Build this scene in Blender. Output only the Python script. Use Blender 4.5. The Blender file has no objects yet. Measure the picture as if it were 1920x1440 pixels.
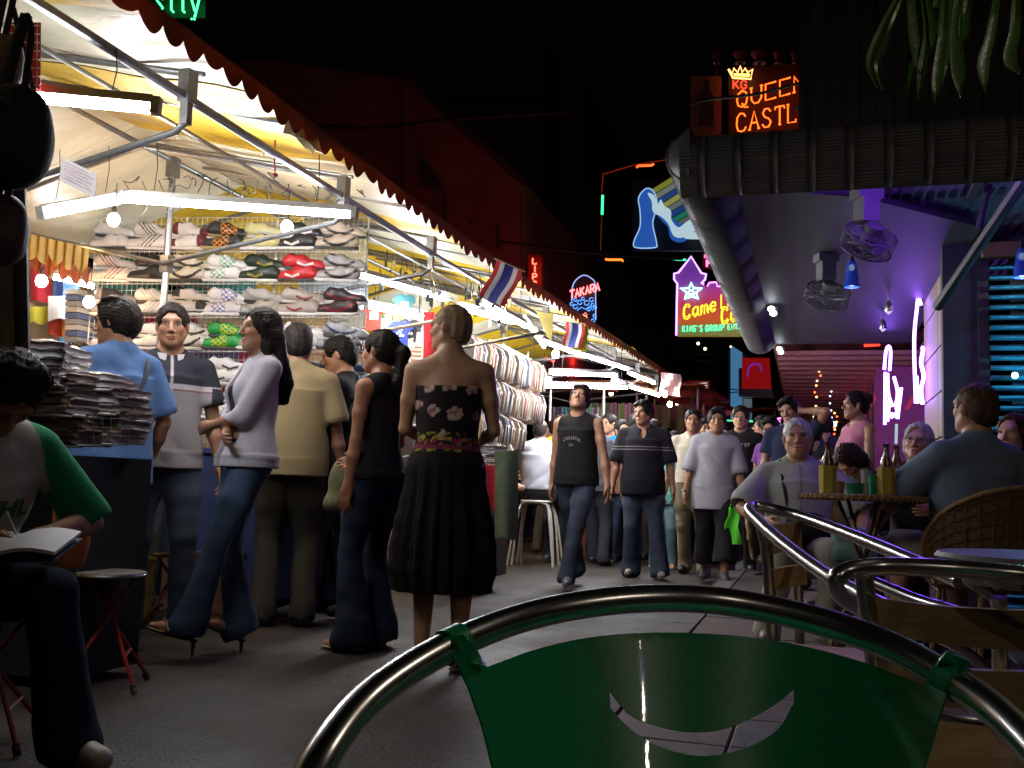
import bpy, bmesh, math, random
import numpy as np
import openvdb
from mathutils import Vector, Matrix, Quaternion, noise as mnoise
random.seed(7)
RNG = np.random.default_rng(7)
SC = bpy.context.scene
COL = SC.collection
# ------------------------------------------------------------------ camera
CAM_F, CAM_H = 1850.0, 0.83
_yaw, _pit, _rol = math.radians(17.1), math.radians(5.9), math.radians(1.95)
_F = Vector((-math.sin(_yaw)*math.cos(_pit), math.cos(_yaw)*math.cos(_pit), math.sin(_pit)))
_R0 = Vector((math.cos(_yaw), math.sin(_yaw), 0)); _U0 = _R0.cross(_F)
_R = math.cos(_rol)*_R0 + math.sin(_rol)*_U0
_U = -math.sin(_rol)*_R0 + math.cos(_rol)*_U0
_C = Vector((0, 0, CAM_H))
cam_d = bpy.data.cameras.new('camera'); cam = bpy.data.objects.new('camera', cam_d); COL.objects.link(cam)
cam.matrix_world = Matrix(((_R.x, _U.x, -_F.x, _C.x), (_R.y, _U.y, -_F.y, _C.y), (_R.z, _U.z, -_F.z, _C.z), (0, 0, 0, 1)))
cam_d.sensor_width = 36.0; cam_d.lens = CAM_F/1920*36; cam_d.clip_start = 0.05; cam_d.clip_end = 400
SC.camera = cam
# ------------------------------------------------------------------ world: night sky
W = bpy.data.worlds.new('World'); SC.world = W; W.use_nodes = True
_n = W.node_tree.nodes; _bg = _n['Background']
_sky = _n.new('ShaderNodeTexSky'); _sky.sky_type = 'NISHITA'; _sky.sun_disc = False
_sky.sun_elevation = math.radians(-4.0); _sky.sun_rotation = math.radians(200)
_hs = _n.new('ShaderNodeHueSaturation'); _hs.inputs['Saturation'].default_value = 0.25
W.node_tree.links.new(_sky.outputs[0], _hs.inputs['Color']); W.node_tree.links.new(_hs.outputs[0], _bg.inputs[0])
_bg.inputs[1].default_value = 0.05
SC.view_settings.view_transform = 'Standard'; SC.view_settings.look = 'None'
SC.view_settings.exposure = -0.75; SC.view_settings.gamma = 1.0; SC.view_settings.use_curve_mapping = False
SC.render.engine = 'CYCLES'
SC.cycles.use_denoising = True
SC.cycles.max_bounces = 5; SC.cycles.diffuse_bounces = 3; SC.cycles.glossy_bounces = 3
SC.cycles.transmission_bounces = 4; SC.cycles.transparent_max_bounces = 8
SC.cycles.sample_clamp_indirect = 4.0
SC.cycles.caustics_reflective = False; SC.cycles.caustics_refractive = False

def ray(x, y): x, y = float(x), float(y); return _F + (x-960)/CAM_F*_R + (720-y)/CAM_F*_U
def PD(x, y, d): return _C + ray(x, y)*float(d)
def PX(x, y, X): q = ray(x, y); return _C + q*(X/q.x)
def PY(x, y, Y): q = ray(x, y); return _C + q*(Y/q.y)
def PZ(x, y, Z): q = ray(x, y); return _C + q*((Z-CAM_H)/q.z)
R90 = math.pi/2
# ------------------------------------------------------------------ materials
MATS = {}
def nodes_of(name):
    m = bpy.data.materials.new(name); m.use_nodes = True
    return m, m.node_tree.nodes, m.node_tree.links, m.node_tree.nodes['Principled BSDF']
def mat(name, col=(.5, .5, .5), rough=.6, metal=0.0, var=.25, scale=12.0, bump=.15, bscale=60.0, emit=None, es=0.0,
        trans=0.0, alpha=1.0, spec=.5, sss=0.0, coat=0.0, stretch=(1, 1, 1), obj=True):
    if name in MATS: return MATS[name]
    m, n, l, b = nodes_of(name)
    tc = n.new('ShaderNodeTexCoord'); mp = n.new('ShaderNodeMapping'); mp.inputs['Scale'].default_value = stretch
    l.new(tc.outputs['Object'], mp.inputs[0])
    nz = n.new('ShaderNodeTexNoise'); nz.inputs['Scale'].default_value = scale; nz.inputs['Detail'].default_value = 6; nz.inputs['Roughness'].default_value = .65
    l.new(mp.outputs[0], nz.inputs['Vector'])
    r = n.new('ShaderNodeValToRGB'); c = col
    r.color_ramp.elements[0].position = .3; r.color_ramp.elements[1].position = .7
    r.color_ramp.elements[0].color = (*[max(0, x*(1-var)) for x in c], 1)
    r.color_ramp.elements[1].color = (*[min(1, x*(1+var*.6)) for x in c], 1)
    l.new(nz.outputs['Fac'], r.inputs[0]); l.new(r.outputs[0], b.inputs['Base Color'])
    b.inputs['Roughness'].default_value = rough; b.inputs['Metallic'].default_value = metal
    b.inputs['Specular IOR Level'].default_value = spec
    b.inputs['Transmission Weight'].default_value = trans; b.inputs['Alpha'].default_value = alpha
    b.inputs['Coat Weight'].default_value = coat
    if bump > 0:
        n2 = n.new('ShaderNodeTexNoise'); n2.inputs['Scale'].default_value = bscale; n2.inputs['Detail'].default_value = 4
        l.new(mp.outputs[0], n2.inputs['Vector'])
        bp = n.new('ShaderNodeBump'); bp.inputs['Strength'].default_value = bump; bp.inputs['Distance'].default_value = .01
        l.new(n2.outputs['Fac'], bp.inputs['Height']); l.new(bp.outputs[0], b.inputs['Normal'])
    if emit is not None:
        b.inputs['Emission Color'].default_value = (*emit, 1); b.inputs['Emission Strength'].default_value = es
    MATS[name] = m; return m
def cloth_trans(name, col, w=.5, var=.3, scale=4):
    """thin cloth that lets lamp light through"""
    if name in MATS: return MATS[name]
    m, n, l, b = nodes_of(name); tc = n.new('ShaderNodeTexCoord'); nz = n.new('ShaderNodeTexNoise'); nz.inputs['Scale'].default_value = scale; nz.inputs['Detail'].default_value = 6
    l.new(tc.outputs['Object'], nz.inputs['Vector']); r = n.new('ShaderNodeValToRGB'); r.color_ramp.elements[0].position = .3; r.color_ramp.elements[1].position = .7
    r.color_ramp.elements[0].color = (*[x*(1-var) for x in col], 1); r.color_ramp.elements[1].color = (*[min(1, x*(1+var*.6)) for x in col], 1)
    l.new(nz.outputs['Fac'], r.inputs[0]); l.new(r.outputs[0], b.inputs['Base Color']); b.inputs['Roughness'].default_value = .45
    t = n.new('ShaderNodeBsdfTranslucent'); l.new(r.outputs[0], t.inputs[0]); mx = n.new('ShaderNodeMixShader'); mx.inputs[0].default_value = w
    l.new(b.outputs[0], mx.inputs[1]); l.new(t.outputs[0], mx.inputs[2]); l.new(mx.outputs[0], n['Material Output'].inputs[0])
    n2 = n.new('ShaderNodeTexNoise'); n2.inputs['Scale'].default_value = 14; l.new(tc.outputs['Object'], n2.inputs['Vector']); bp = n.new('ShaderNodeBump'); bp.inputs['Strength'].default_value = .5; bp.inputs['Distance'].default_value = .02
    l.new(n2.outputs['Fac'], bp.inputs['Height']); l.new(bp.outputs[0], b.inputs['Normal'])
    MATS[name] = m; return m
def glow(name, col, s):
    if name in MATS: return MATS[name]
    m = bpy.data.materials.new(name); m.use_nodes = True; n = m.node_tree.nodes
    n.clear(); e = n.new('ShaderNodeEmission'); o = n.new('ShaderNodeOutputMaterial')
    e.inputs[0].default_value = (*col, 1); e.inputs[1].default_value = s
    m.node_tree.links.new(e.outputs[0], o.inputs[0]); MATS[name] = m; return m
def vmat(name, rough=.8, bump=.2, bscale=200.0, spec=.3, sss=0.0, stretch=(1, 1, 1), var=.18, vscale=25.0, sheen=0.0, bdist=.004):
    """material coloured by the mesh's own 'Col' attribute (prints, stripes, skin, jeans wear)"""
    if name in MATS: return MATS[name]
    m, n, l, b = nodes_of(name)
    at = n.new('ShaderNodeAttribute'); at.attribute_name = 'Col'
    tc = n.new('ShaderNodeTexCoord'); mp = n.new('ShaderNodeMapping'); mp.inputs['Scale'].default_value = stretch
    l.new(tc.outputs['Object'], mp.inputs[0])
    nz = n.new('ShaderNodeTexNoise'); nz.inputs['Scale'].default_value = vscale; nz.inputs['Detail'].default_value = 5
    l.new(mp.outputs[0], nz.inputs['Vector'])
    mr = n.new('ShaderNodeMapRange'); mr.inputs[1].default_value = .3; mr.inputs[2].default_value = .7
    mr.inputs[3].default_value = 1-var; mr.inputs[4].default_value = 1+var
    l.new(nz.outputs['Fac'], mr.inputs[0])
    mx = n.new('ShaderNodeMix'); mx.data_type = 'RGBA'; mx.blend_type = 'MULTIPLY'; mx.inputs[0].default_value = 1
    l.new(at.outputs['Color'], mx.inputs[6]); l.new(mr.outputs[0], mx.inputs[7]); l.new(mx.outputs[2], b.inputs['Base Color'])
    b.inputs['Roughness'].default_value = rough; b.inputs['Specular IOR Level'].default_value = spec
    b.inputs['Sheen Weight'].default_value = sheen
    if sss: b.inputs['Subsurface Weight'].default_value = sss; b.inputs['Subsurface Radius'].default_value = (.012, .005, .003); b.inputs['Subsurface Scale'].default_value = 1
    n2 = n.new('ShaderNodeTexNoise'); n2.inputs['Scale'].default_value = bscale; n2.inputs['Detail'].default_value = 3
    l.new(mp.outputs[0], n2.inputs['Vector'])
    bp = n.new('ShaderNodeBump'); bp.inputs['Strength'].default_value = bump; bp.inputs['Distance'].default_value = bdist
    l.new(n2.outputs['Fac'], bp.inputs['Height']); l.new(bp.outputs[0], b.inputs['Normal'])
    MATS[name] = m; return m
# ------------------------------------------------------------------ object helpers
def tag(o, label=None, cat=None, group=None, kind=None):
    if label: o['label'] = label
    if cat: o['category'] = cat
    if group: o['group'] = group
    if kind: o['kind'] = kind
    return o
def empty(name, label, cat, loc=(0, 0, 0), rz=0.0, group=None):
    o = bpy.data.objects.new(name, None); COL.objects.link(o); o.location = loc; o.rotation_euler = (0, 0, rz)
    o.empty_display_size = .1
    return tag(o, label, cat, group)
def link(name, data, parent=None, m=None):
    o = bpy.data.objects.new(name, data); COL.objects.link(o)
    if parent is not None: o.parent = parent
    if m is not None and not data.materials: data.materials.append(m)
    return o
def pydata(name, v, f, m=None, parent=None, smooth=False):
    me = bpy.data.meshes.new(name); me.from_pydata([tuple(p) for p in v], [], f); me.update()
    if smooth: me.polygons.foreach_set('use_smooth', [True]*len(me.polygons))
    return link(name, me, parent, m)
class MB:
    """collects simple solids in one mesh"""
    def __init__(s): s.v = []; s.f = []; s.mi = []; s.cur = 0; s.sm = []
    def add(s, v, f, smooth=False):
        o = len(s.v); s.v += [tuple(p) for p in v]
        for q in f: s.f.append(tuple(i+o for i in q)); s.mi.append(s.cur); s.sm.append(smooth)
        return s
    def box(s, c, d, M=None):
        x, y, z = d[0]/2, d[1]/2, d[2]/2
        P = [Vector((a*x, b*y, e*z)) for e in (-1, 1) for b in (-1, 1) for a in (-1, 1)]
        if M is not None: P = [M @ p for p in P]
        c = Vector(c)
        return s.add([c+p for p in P], [(0, 2, 3, 1), (4, 5, 7, 6), (0, 1, 5, 4), (2, 6, 7, 3), (0, 4, 6, 2), (1, 3, 7, 5)])
    def tube(s, pts, r, n=8, caps=True, closed=False, flat=1.0):
        pts = [Vector(p) for p in pts]; N = len(pts); rr = r if hasattr(r, '__len__') else [r]*N
        V = []; up = None
        for i, p in enumerate(pts):
            if closed: t = pts[(i+1) % N]-pts[i-1]
            else: t = pts[min(i+1, N-1)]-pts[max(i-1, 0)]
            t.normalize()
            if up is None:
                up = Vector((0, 0, 1)) if abs(t.z) < .9 else Vector((1, 0, 0))
            a = t.cross(up); a.normalize(); b = a.cross(t); b.normalize(); up = b
            for k in range(n):
                an = 2*math.pi*k/n; V.append(p + a*(math.cos(an)*rr[i]) + b*(math.sin(an)*rr[i]*flat))
        F = []
        for i in range(N if closed else N-1):
            j = (i+1) % N
            for k in range(n): F.append((i*n+k, i*n+(k+1) % n, j*n+(k+1) % n, j*n+k))
        s.add(V, F, True)
        if caps and not closed:
            o = len(s.v)-len(V)
            s.f.append(tuple(o+k for k in range(n))[::-1]); s.f.append(tuple(o+(N-1)*n+k for k in range(n))); s.mi += [s.cur]*2; s.sm += [False]*2
        return s
    def lathe(s, prof, c=(0, 0, 0), n=20, M=None, cap=True):
        V = []; c = Vector(c)
        for r, z in prof:
            for k in range(n):
                a = 2*math.pi*k/n; p = Vector((r*math.cos(a), r*math.sin(a), z))
                V.append(c + (M @ p if M is not None else p))
        F = [(i*n+k, i*n+(k+1) % n, (i+1)*n+(k+1) % n, (i+1)*n+k) for i in range(len(prof)-1) for k in range(n)]
        if cap: F += [tuple(range(n))[::-1], tuple((len(prof)-1)*n+k for k in range(n))]
        return s.add(V, F, True)
    def sphere(s, c, r, n=10, sc=(1, 1, 1), M=None):
        prof = [(max(1e-4, r*math.sin(math.pi*i/n)), -r*math.cos(math.pi*i/n)) for i in range(n+1)]
        o = len(s.v); s.lathe(prof, (0, 0, 0), n+4); c = Vector(c)
        for i in range(o, len(s.v)):
            p = Vector((s.v[i][0]*sc[0], s.v[i][1]*sc[1], s.v[i][2]*sc[2]))
            if M is not None: p = M @ p
            s.v[i] = tuple(c+p)
        return s
    def sheet(s, G, thick=0.0, closed_u=False):
        """G[i][j] grid of points; thick>0 gives it a back side"""
        G = [[Vector(p) for p in row] for row in G]; a, b = len(G), len(G[0])
        F = [(i*b+j, i*b+j+1, (i+1)*b+j+1, (i+1)*b+j) for i in range(a-1) for j in range(b-1)]
        V = [p for row in G for p in row]
        if not thick: return s.add(V, F, True)
        Nn = [Vector((0, 0, 0)) for _ in V]
        for q in F:
            nn = (V[q[1]]-V[q[0]]).cross(V[q[2]]-V[q[0]])
            for i in q: Nn[i] += nn
        V2 = [p - n_.normalized()*thick if n_.length > 0 else p for p, n_ in zip(V, Nn)]; o = a*b
        F2 = F + [tuple(i+o for i in q)[::-1] for q in F]
        rim = [i*b for i in range(a)] + [(a-1)*b+j for j in range(1, b)] + [i*b+b-1 for i in range(a-2, -1, -1)] + [j for j in range(b-2, 0, -1)]
        for k in range(len(rim)):
            i, j = rim[k], rim[(k+1) % len(rim)]; F2.append((i, j, j+o, i+o)[::-1])
        return s.add(V+V2, F2, True)
    def mesh(s, name, mats):
        me = bpy.data.meshes.new(name); me.from_pydata(s.v, [], s.f)
        me.polygons.foreach_set('use_smooth', s.sm); me.polygons.foreach_set('material_index', s.mi)
        for m in (mats if isinstance(mats, (list, tuple)) else [mats]): me.materials.append(m)
        me.update(); return me
    def build(s, name, mats, parent=None, auto=True):
        me = s.mesh(name, mats)
        if auto and any(s.sm):
            try: me.set_sharp_from_angle(angle=math.radians(45))
            except Exception: pass
        return link(name, me, parent)
def copy_tree(o, parent=None, **kw):
    c = o.copy(); COL.objects.link(c)
    if parent is not None: c.parent = parent
    for ch in o.children: copy_tree(ch, c)
    return c
def bez(pts, n=12, closed=False):
    """Catmull-Rom through points"""
    P = [Vector(p) for p in pts]; N = len(P); out = []
    rng = range(N) if closed else range(N-1)
    for i in rng:
        p0 = P[(i-1) % N] if closed or i > 0 else P[0]*2-P[1]
        p1 = P[i]; p2 = P[(i+1) % N]; p3 = P[(i+2) % N] if closed or i+2 < N else P[-1]*2-P[-2]
        for k in range(n):
            t = k/n; out.append(.5*((2*p1)+(p2-p0)*t+(2*p0-5*p1+4*p2-p3)*t*t+(3*p1-p0-3*p2+p3)*t**3))
    if not closed: out.append(P[-1].copy())
    return out
M_METAL = mat('brushed steel', (.62, .61, .6), rough=.24, metal=1, var=.08, bump=.05)
# ------------------------------------------------------------------ ground
def ground_mat():
    m, n, l, b = nodes_of('worn asphalt')
    tc = n.new('ShaderNodeTexCoord')
    def nz(sc, d=6, r=.6):
        x = n.new('ShaderNodeTexNoise'); x.inputs['Scale'].default_value = sc; x.inputs['Detail'].default_value = d; x.inputs['Roughness'].default_value = r
        l.new(tc.outputs['Object'], x.inputs['Vector']); return x
    a, c, e = nz(1.1), nz(9, 8, .7), nz(120, 3)
    vo = n.new('ShaderNodeTexVoronoi'); vo.inputs['Scale'].default_value = 70; l.new(tc.outputs['Object'], vo.inputs['Vector'])
    r = n.new('ShaderNodeValToRGB'); r.color_ramp.elements[0].position = .32; r.color_ramp.elements[0].color = (.009, .0062, .0038, 1)
    r.color_ramp.elements[1].position = .72; r.color_ramp.elements[1].color = (.042, .028, .0165, 1)
    mx = n.new('ShaderNodeMix'); mx.data_type = 'FLOAT'; mx.inputs[0].default_value = .5
    l.new(a.outputs['Fac'], mx.inputs[2]); l.new(c.outputs['Fac'], mx.inputs[3]); l.new(mx.outputs[0], r.inputs[0])
    gv = n.new('ShaderNodeTexVoronoi'); gv.inputs['Scale'].default_value = 3.2; l.new(tc.outputs['Object'], gv.inputs['Vector'])
    gm = n.new('ShaderNodeMath'); gm.operation = 'LESS_THAN'; gm.inputs[1].default_value = .075; l.new(gv.outputs['Distance'], gm.inputs[0])
    g2 = n.new('ShaderNodeMix'); g2.data_type = 'RGBA'; l.new(gm.outputs[0], g2.inputs[0]); l.new(r.outputs[0], g2.inputs[6]); g2.inputs[7].default_value = (.006, .005, .004, 1)
    st = nz(.55, 5, .7); sr = n.new('ShaderNodeMapRange'); sr.inputs[1].default_value = .42; sr.inputs[2].default_value = .62; sr.inputs[3].default_value = .45; sr.inputs[4].default_value = 1.25; l.new(st.outputs['Fac'], sr.inputs[0])
    g3 = n.new('ShaderNodeMix'); g3.data_type = 'RGBA'; g3.blend_type = 'MULTIPLY'; g3.inputs[0].default_value = 1; l.new(g2.outputs[2], g3.inputs[6]); l.new(sr.outputs[0], g3.inputs[7]); l.new(g3.outputs[2], b.inputs['Base Color'])
    rr = n.new('ShaderNodeMapRange'); rr.inputs[1].default_value = .35; rr.inputs[2].default_value = .7; rr.inputs[3].default_value = .42; rr.inputs[4].default_value = .85
    l.new(a.outputs['Fac'], rr.inputs[0]); l.new(rr.outputs[0], b.inputs['Roughness'])
    ad = n.new('ShaderNodeMath'); ad.operation = 'MULTIPLY_ADD'; ad.inputs[1].default_value = .6
    l.new(vo.outputs['Distance'], ad.inputs[0]); l.new(c.outputs['Fac'], ad.inputs[2])
    bp = n.new('ShaderNodeBump'); bp.inputs['Strength'].default_value = .4; bp.inputs['Distance'].default_value = .015
    l.new(ad.outputs[0], bp.inputs['Height']); l.new(bp.outputs[0], b.inputs['Normal'])
    return m
g = MB(); G = [[(x, y, 0.012*mnoise.noise(Vector((x*.9, y*.9, 0))) - .006 if (abs(x) < 9 and y < 20) else -.004) for y in [-60]+[(-4+i*.25) for i in range(96)]+[40, 160]] for x in [-120]+[(-6+i*.25) for i in range(21)]+[-.81]]
g.sheet(G); o = g.build('street_ground', ground_mat()); tag(o, kind='structure')
g = MB(); g.box((30, 50, -.02), (61.6, 220, .06)); tag(g.build('pavement_base', mat('mortar bed', (.04, .03, .026), .9)), kind='structure')
M_TILE = mat('pavement tile', (.075, .04, .032), rough=.7, var=.35, scale=9, bump=.4, bscale=60)
M_TILE2 = mat('pavement tile grey', (.055, .045, .04), rough=.7, var=.35, scale=9, bump=.4, bscale=60)
pav = empty('pavement', None, None); pav['kind'] = 'structure'
tm = MB(); tm.box((0, 0, 0), (.396, .396, .05)); 
tme = tm.mesh('paving_tile', M_TILE); bmx = bmesh.new(); bmx.from_mesh(tme); bmesh.ops.bevel(bmx, geom=bmx.edges[:], offset=.006, segments=1, affect='EDGES'); bmx.to_mesh(tme); bmx.free()
tme2 = tme.copy(); tme2.materials.clear(); tme2.materials.append(M_TILE2)
for i in range(5):
    for j in range(44):
        o = link('paving_tile', tme2 if (i*7+j*3) % 5 in (0, 3) else tme, pav)
        o.location = (-.45+i*.4, .6+j*.4, .032+random.uniform(-.0015, .0015)); o.rotation_euler = (random.uniform(-.006, .006), random.uniform(-.006, .006), random.uniform(-.01, .01))
kb = MB(); kb.box((0, 0, 0), (.15, .985, .10)); kme = kb.mesh('kerb_stone', mat('kerb concrete', (.09, .08, .07), .8, var=.3, scale=6, bump=.4))
kr = empty('kerb', None, None); kr['kind'] = 'structure'
for j in range(18):
    o = link('kerb_stone', kme, kr); o.location = (-.735, .5+j, .008)
# litter on the street
M_LIT = mat('litter', (.25, .24, .22), .8)
for i, (x, y) in enumerate([(670, 1303), (700, 1178), (960, 1155), (860, 1150), (1290, 1118)]):
    p = PZ(x, y, .004); m = MB(); m.sheet([[(p.x+(a-1)*.03+random.uniform(-.006, .006), p.y+(b-1)*.02+random.uniform(-.006, .006), .006+random.uniform(0, .012)) for b in range(3)] for a in range(3)], .001)
    tag(m.build('paper_scrap', M_LIT), ['crumpled pale scrap on the asphalt beside the chair rim', 'flat scrap of litter behind the bare calves', 'small scrap lying on the open street right of the skirt', 'thin scrap near the hem of the black skirt', 'scrap of litter in front of the walking men'][i], 'litter')
# ------------------------------------------------------------------ far buildings on the left
M_WALLR = mat('rendered wall', (.42, .24, .20), rough=.9, var=.3, scale=.7, bump=.4, bscale=8)
M_WALLD = mat('dark concrete', (.12, .10, .09), rough=.9, var=.35, scale=.9, bump=.4, bscale=8)
M_GLD = mat('night window glass', (.02, .022, .03), rough=.12, var=.1, bump=0)
def prism(name, poly, y0, y1, m, parent=None):
    """poly: list of (x, z) on the plane Y=y0, pushed back to y1"""
    n = len(poly); v = [(x, y0, z) for x, z in poly]+[(x, y1, z) for x, z in poly]
    return pydata(name, v, [tuple(range(n)), tuple(range(2*n-1, n-1, -1))]+[(i, i+n, (i+1) % n+n, (i+1) % n) for i in range(n)], m, parent)
def pxz(pts, Y): return [(PY(x, y, Y).x, PY(x, y, Y).z) for x, y in pts]
bA = empty('shophouse', 'low dark red shophouse with a sloping roof edge behind the stall roofs', 'building', (-9, 15, 0))
bA_ = Matrix.Translation((9, -15, 0))
def inparent(o, par):
    o.matrix_parent_inverse = Matrix.Translation(-par.location); return o
inparent(prism('wall', pxz([(380, 700), (380, 120), (500, 112), (765, 150), (985, 345), (985, 700)], 16), 16, 22, M_WALLR, bA), bA)
inparent(prism('side_wall', pxz([(765, 700), (765, 158), (980, 350), (980, 700)], 15.95), 15.75, 15.95, M_WALLR, bA), bA)
inparent(prism('roof_edge', pxz([(765, 142), (765, 158), (990, 358), (990, 342)], 15.9), 15.5, 15.74, M_WALLD, bA), bA)
inparent(prism('window_hood', pxz([(795, 310), (795, 352), (832, 354)], 15.6), 15.45, 15.7, M_WALLD, bA), bA)
for x in (830, 880, 930):
    inparent(prism('drain_pipe', pxz([(x, 420), (x, 300+(x-765)), (x+4, 300+(x-765)), (x+4, 420)], 15.6), 15.6, 15.68, M_WALLD, bA), bA)
bB = empty('tower_block', 'tall dark red tower block rising behind the shophouse roof', 'building', (-6, 24, 0))
inparent(prism('wall', pxz([(850, 760), (850, 94), (1016, 92), (1016, 760)], 24), 24, 32, M_WALLR, bB), bB)
inparent(prism('corner_pillar', pxz([(1017, 760), (1017, 92), (1034, 96), (1034, 760)], 23.6), 23.6, 32, M_WALLD, bB), bB)
inparent(prism('side_wing', pxz([(1036, 760), (1036, 130), (1088, 140), (1095, 760)], 24.5), 24.5, 32, M_WALLR, bB), bB)
inparent(prism('ledge', pxz([(846, 190), (846, 186), (1016, 186), (1016, 190)], 23.85), 23.8, 23.98, M_WALLD, bB), bB)
bC = empty('office_block', 'dark grey block with louvred floors at the end of the street', 'building', (-3, 34, 0))
inparent(prism('wall', pxz([(1096, 900), (1096, 300), (1280, 300), (1280, 620), (1420, 630), (1420, 900)], 34), 34, 44, M_WALLD, bC), bC)
for i in range(12):
    inparent(prism('louvre', pxz([(1305, 668+i*13), (1305, 662+i*13), (1345, 662+i*13), (1345, 668+i*13)], 33.8), 33.7, 33.98, M_WALLR, bC), bC)
for x in (1272, 1350):
    inparent(prism('column', pxz([(x, 860), (x, 640), (x+14, 640), (x+14, 860)], 33.6), 33.3, 33.98, M_WALLD, bC), bC)
# lit bluish glass stair tower
bD = empty('glass_stair_tower', 'narrow pale blue lit glass stair tower far down the street', 'building', (1, 30, 0))
inparent(prism('wall', pxz([(1366, 860), (1366, 640), (1404, 668), (1404, 860)], 30.3), 30.3, 33, M_WALLD, bD), bD)
M_BLUEP = glow('blue lit glass', (.10, .32, .62), .8)
for i in range(6):
    y = 655+i*22
    inparent(prism('glass_pane', pxz([(1370, y+20), (1370, y-6 if i else y-8), (1392, y-1+8*(i == 0)), (1392, y+20)], 30.2), 30.15, 30.2, M_BLUEP, bD), bD)
for i in range(5):
    inparent(prism('glass_pane', pxz([(1394, 700+i*24+22), (1394, 700+i*24), (1410, 700+i*24), (1410, 700+i*24+22)], 30.2), 30.15, 30.2, glow('pale lit glass', (.28, .38, .45), .45), bD), bD)
# overhead cables
M_CAB = mat('black cable', (.012, .012, .012), .6, bump=0)
def cable(pts, r, label, depthY=None):
    m = MB(); m.tube(bez(pts, 10), r, 6); return tag(m.build('cable', M_CAB), label, 'cable')
cable([PY(480, 228, 11), PY(700, 240, 11.5), PY(860, 222, 12), PY(1090, 208, 13)], .03, 'thick black cable sagging across the red buildings')
cable([PY(700, -5, 12), PY(780, 60, 12.5), PY(845, 95, 13)], .008, 'thin cable slanting down at the top of the dark sky')
cable([PY(930, 452, 13), PY(1040, 466, 13), PY(1170, 480, 13.5), PY(1280, 486, 14)], .02, 'dark cable strung in front of the neon signs')
cable([PY(1292, 196, 7.8), PY(1330, 186, 7.8), PY(1420, 176, 7.6), PY(1520, 150, 7.4)], .012, 'black cable across the crown and bottle sign')
cable([PY(1490, 206, 7.2), PY(1560, 165, 7.0), PY(1640, 110, 6.8), PY(1720, 60, 6.6)], .012, 'black cable rising behind the palm leaves')
for k in range(5):
    cable([PY(1240, 690+k*14, 22), PY(1300, 720+k*16, 22), PY(1420, 735+k*18-20*(k % 2), 23)], .012, ['highest', 'second highest', 'middle', 'second lowest', 'lowest'][k]+' of the sagging wires over the far stalls')
# ------------------------------------------------------------------ cafe on the right
M_SHEET = mat('grey corrugated sheet', (.075, .066, .062), rough=.55, metal=.0, var=.25, scale=3, bump=.15, bscale=40)
M_CEIL = mat('ceiling panel', (.06, .055, .06), rough=.55, var=.12, scale=2, bump=.05)
M_DARK = mat('dark painted timber', (.035, .03, .03), rough=.6, var=.3)
M_DARKB = mat('dark cladding', (.05, .038, .028), rough=.7, var=.4, scale=5)
cafe = empty('cafe_canopy', 'grey corrugated cafe canopy with rolled edge over the tables', 'canopy', (0, 5.5, 0))
def ch(o, par=cafe): return inparent(o, par)
# rolled front edge (faces us) : profile over z, runs along X
def roll_prof(t):   # t 0 top -> 1 bottom : (offset towards outside, z)
    a = t*math.pi*.5; return .16*math.sin(a*1.7)**1 if t < .55 else .16*math.sin(a*1.7), 2.82-.34*t
prof = [(0.00, 2.84), (.055, 2.82), (.10, 2.77), (.125, 2.71), (.13, 2.65), (.115, 2.59), (.085, 2.535), (.04, 2.50), (.0, 2.485)]
def dense(pr, n, amp, waves):
    P = bez([(a, b, 0) for a, b in pr], n); out = []
    for i, p in enumerate(P):
        q = P[min(i+1, len(P)-1)]-P[max(i-1, 0)]; nn = Vector((q.y, -q.x, 0)).normalized() * -1
        out.append(p+nn*amp*math.sin(i/len(P)*waves*2*math.pi))
    return [(p.x, p.y) for p in out]
dp = dense(prof, 12, .0035, 24)
m = MB(); m.sheet([[(x, 5.5-o_, z) for o_, z in dp] for x in np.linspace(-.72, 2.6, 12)], .004)
ch(m.build('front_roll', M_SHEET, cafe))
m0 = MB(); m0.sheet([[(dx, -o_*1.06-.012, z) for o_, z in [(p.x, p.y) for p in bez([(a, b, 0) for a, b in prof], 3)]] for dx in (-.022, .022)], .014); rb = m0.mesh('rib_band', M_SHEET)
for i in range(17):
    o = link('rib_band', rb, cafe); o.location = (-.60+i*.195, 5.5, 0); o.matrix_parent_inverse = Matrix.Translation(-cafe.location)
# rolled side edge along the street
prof2 = [(-.10, 2.86), (-.02, 2.85), (.04, 2.80), (.055, 2.72), (.03, 2.65), (-.03, 2.60), (-.11, 2.585), (-.19, 2.60), (-.25, 2.65), (-.30, 2.71)]
P2 = [(p.x, p.y) for p in bez([(a, b, 0) for a, b in prof2], 3)]
ys = np.arange(5.5, 12.6, .012); rowsG = []
for y in ys:
    a = .0035*math.sin(y/.042*2*math.pi); rowsG.append([(-.755-o_-(a if 3 < i < 22 else 0)*0-(-a), y, z-a) for i, (o_, z) in enumerate(P2)])
rowsG = [[(-.755-o_, y, z-.009*math.sin(y/.06*2*math.pi)) for (o_, z) in P2] for y in ys]
m = MB(); m.sheet(rowsG, 0); ch(m.build('side_roll', M_SHEET, cafe))
m = MB()
for y in np.arange(5.5, 12.6, .055): m.tube([(-.755-o_, y, z-.002) for o_, z in P2[2:]], .0075, 4, caps=False)
ro = ch(m.build('corrugation', M_SHEET, cafe)); ro['kind'] = 'stuff'
# corner cap
m = MB(); m.sheet([[(-.755-o_*(1-t)*1.0+t*.09, 5.5-.13*math.sin(t*math.pi*.5), z-(.0)*t) for o_, z in P2[:22]] for t in np.linspace(0, 1, 5)], .004); ch(m.build('corner_cap', M_SHEET, cafe))
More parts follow.
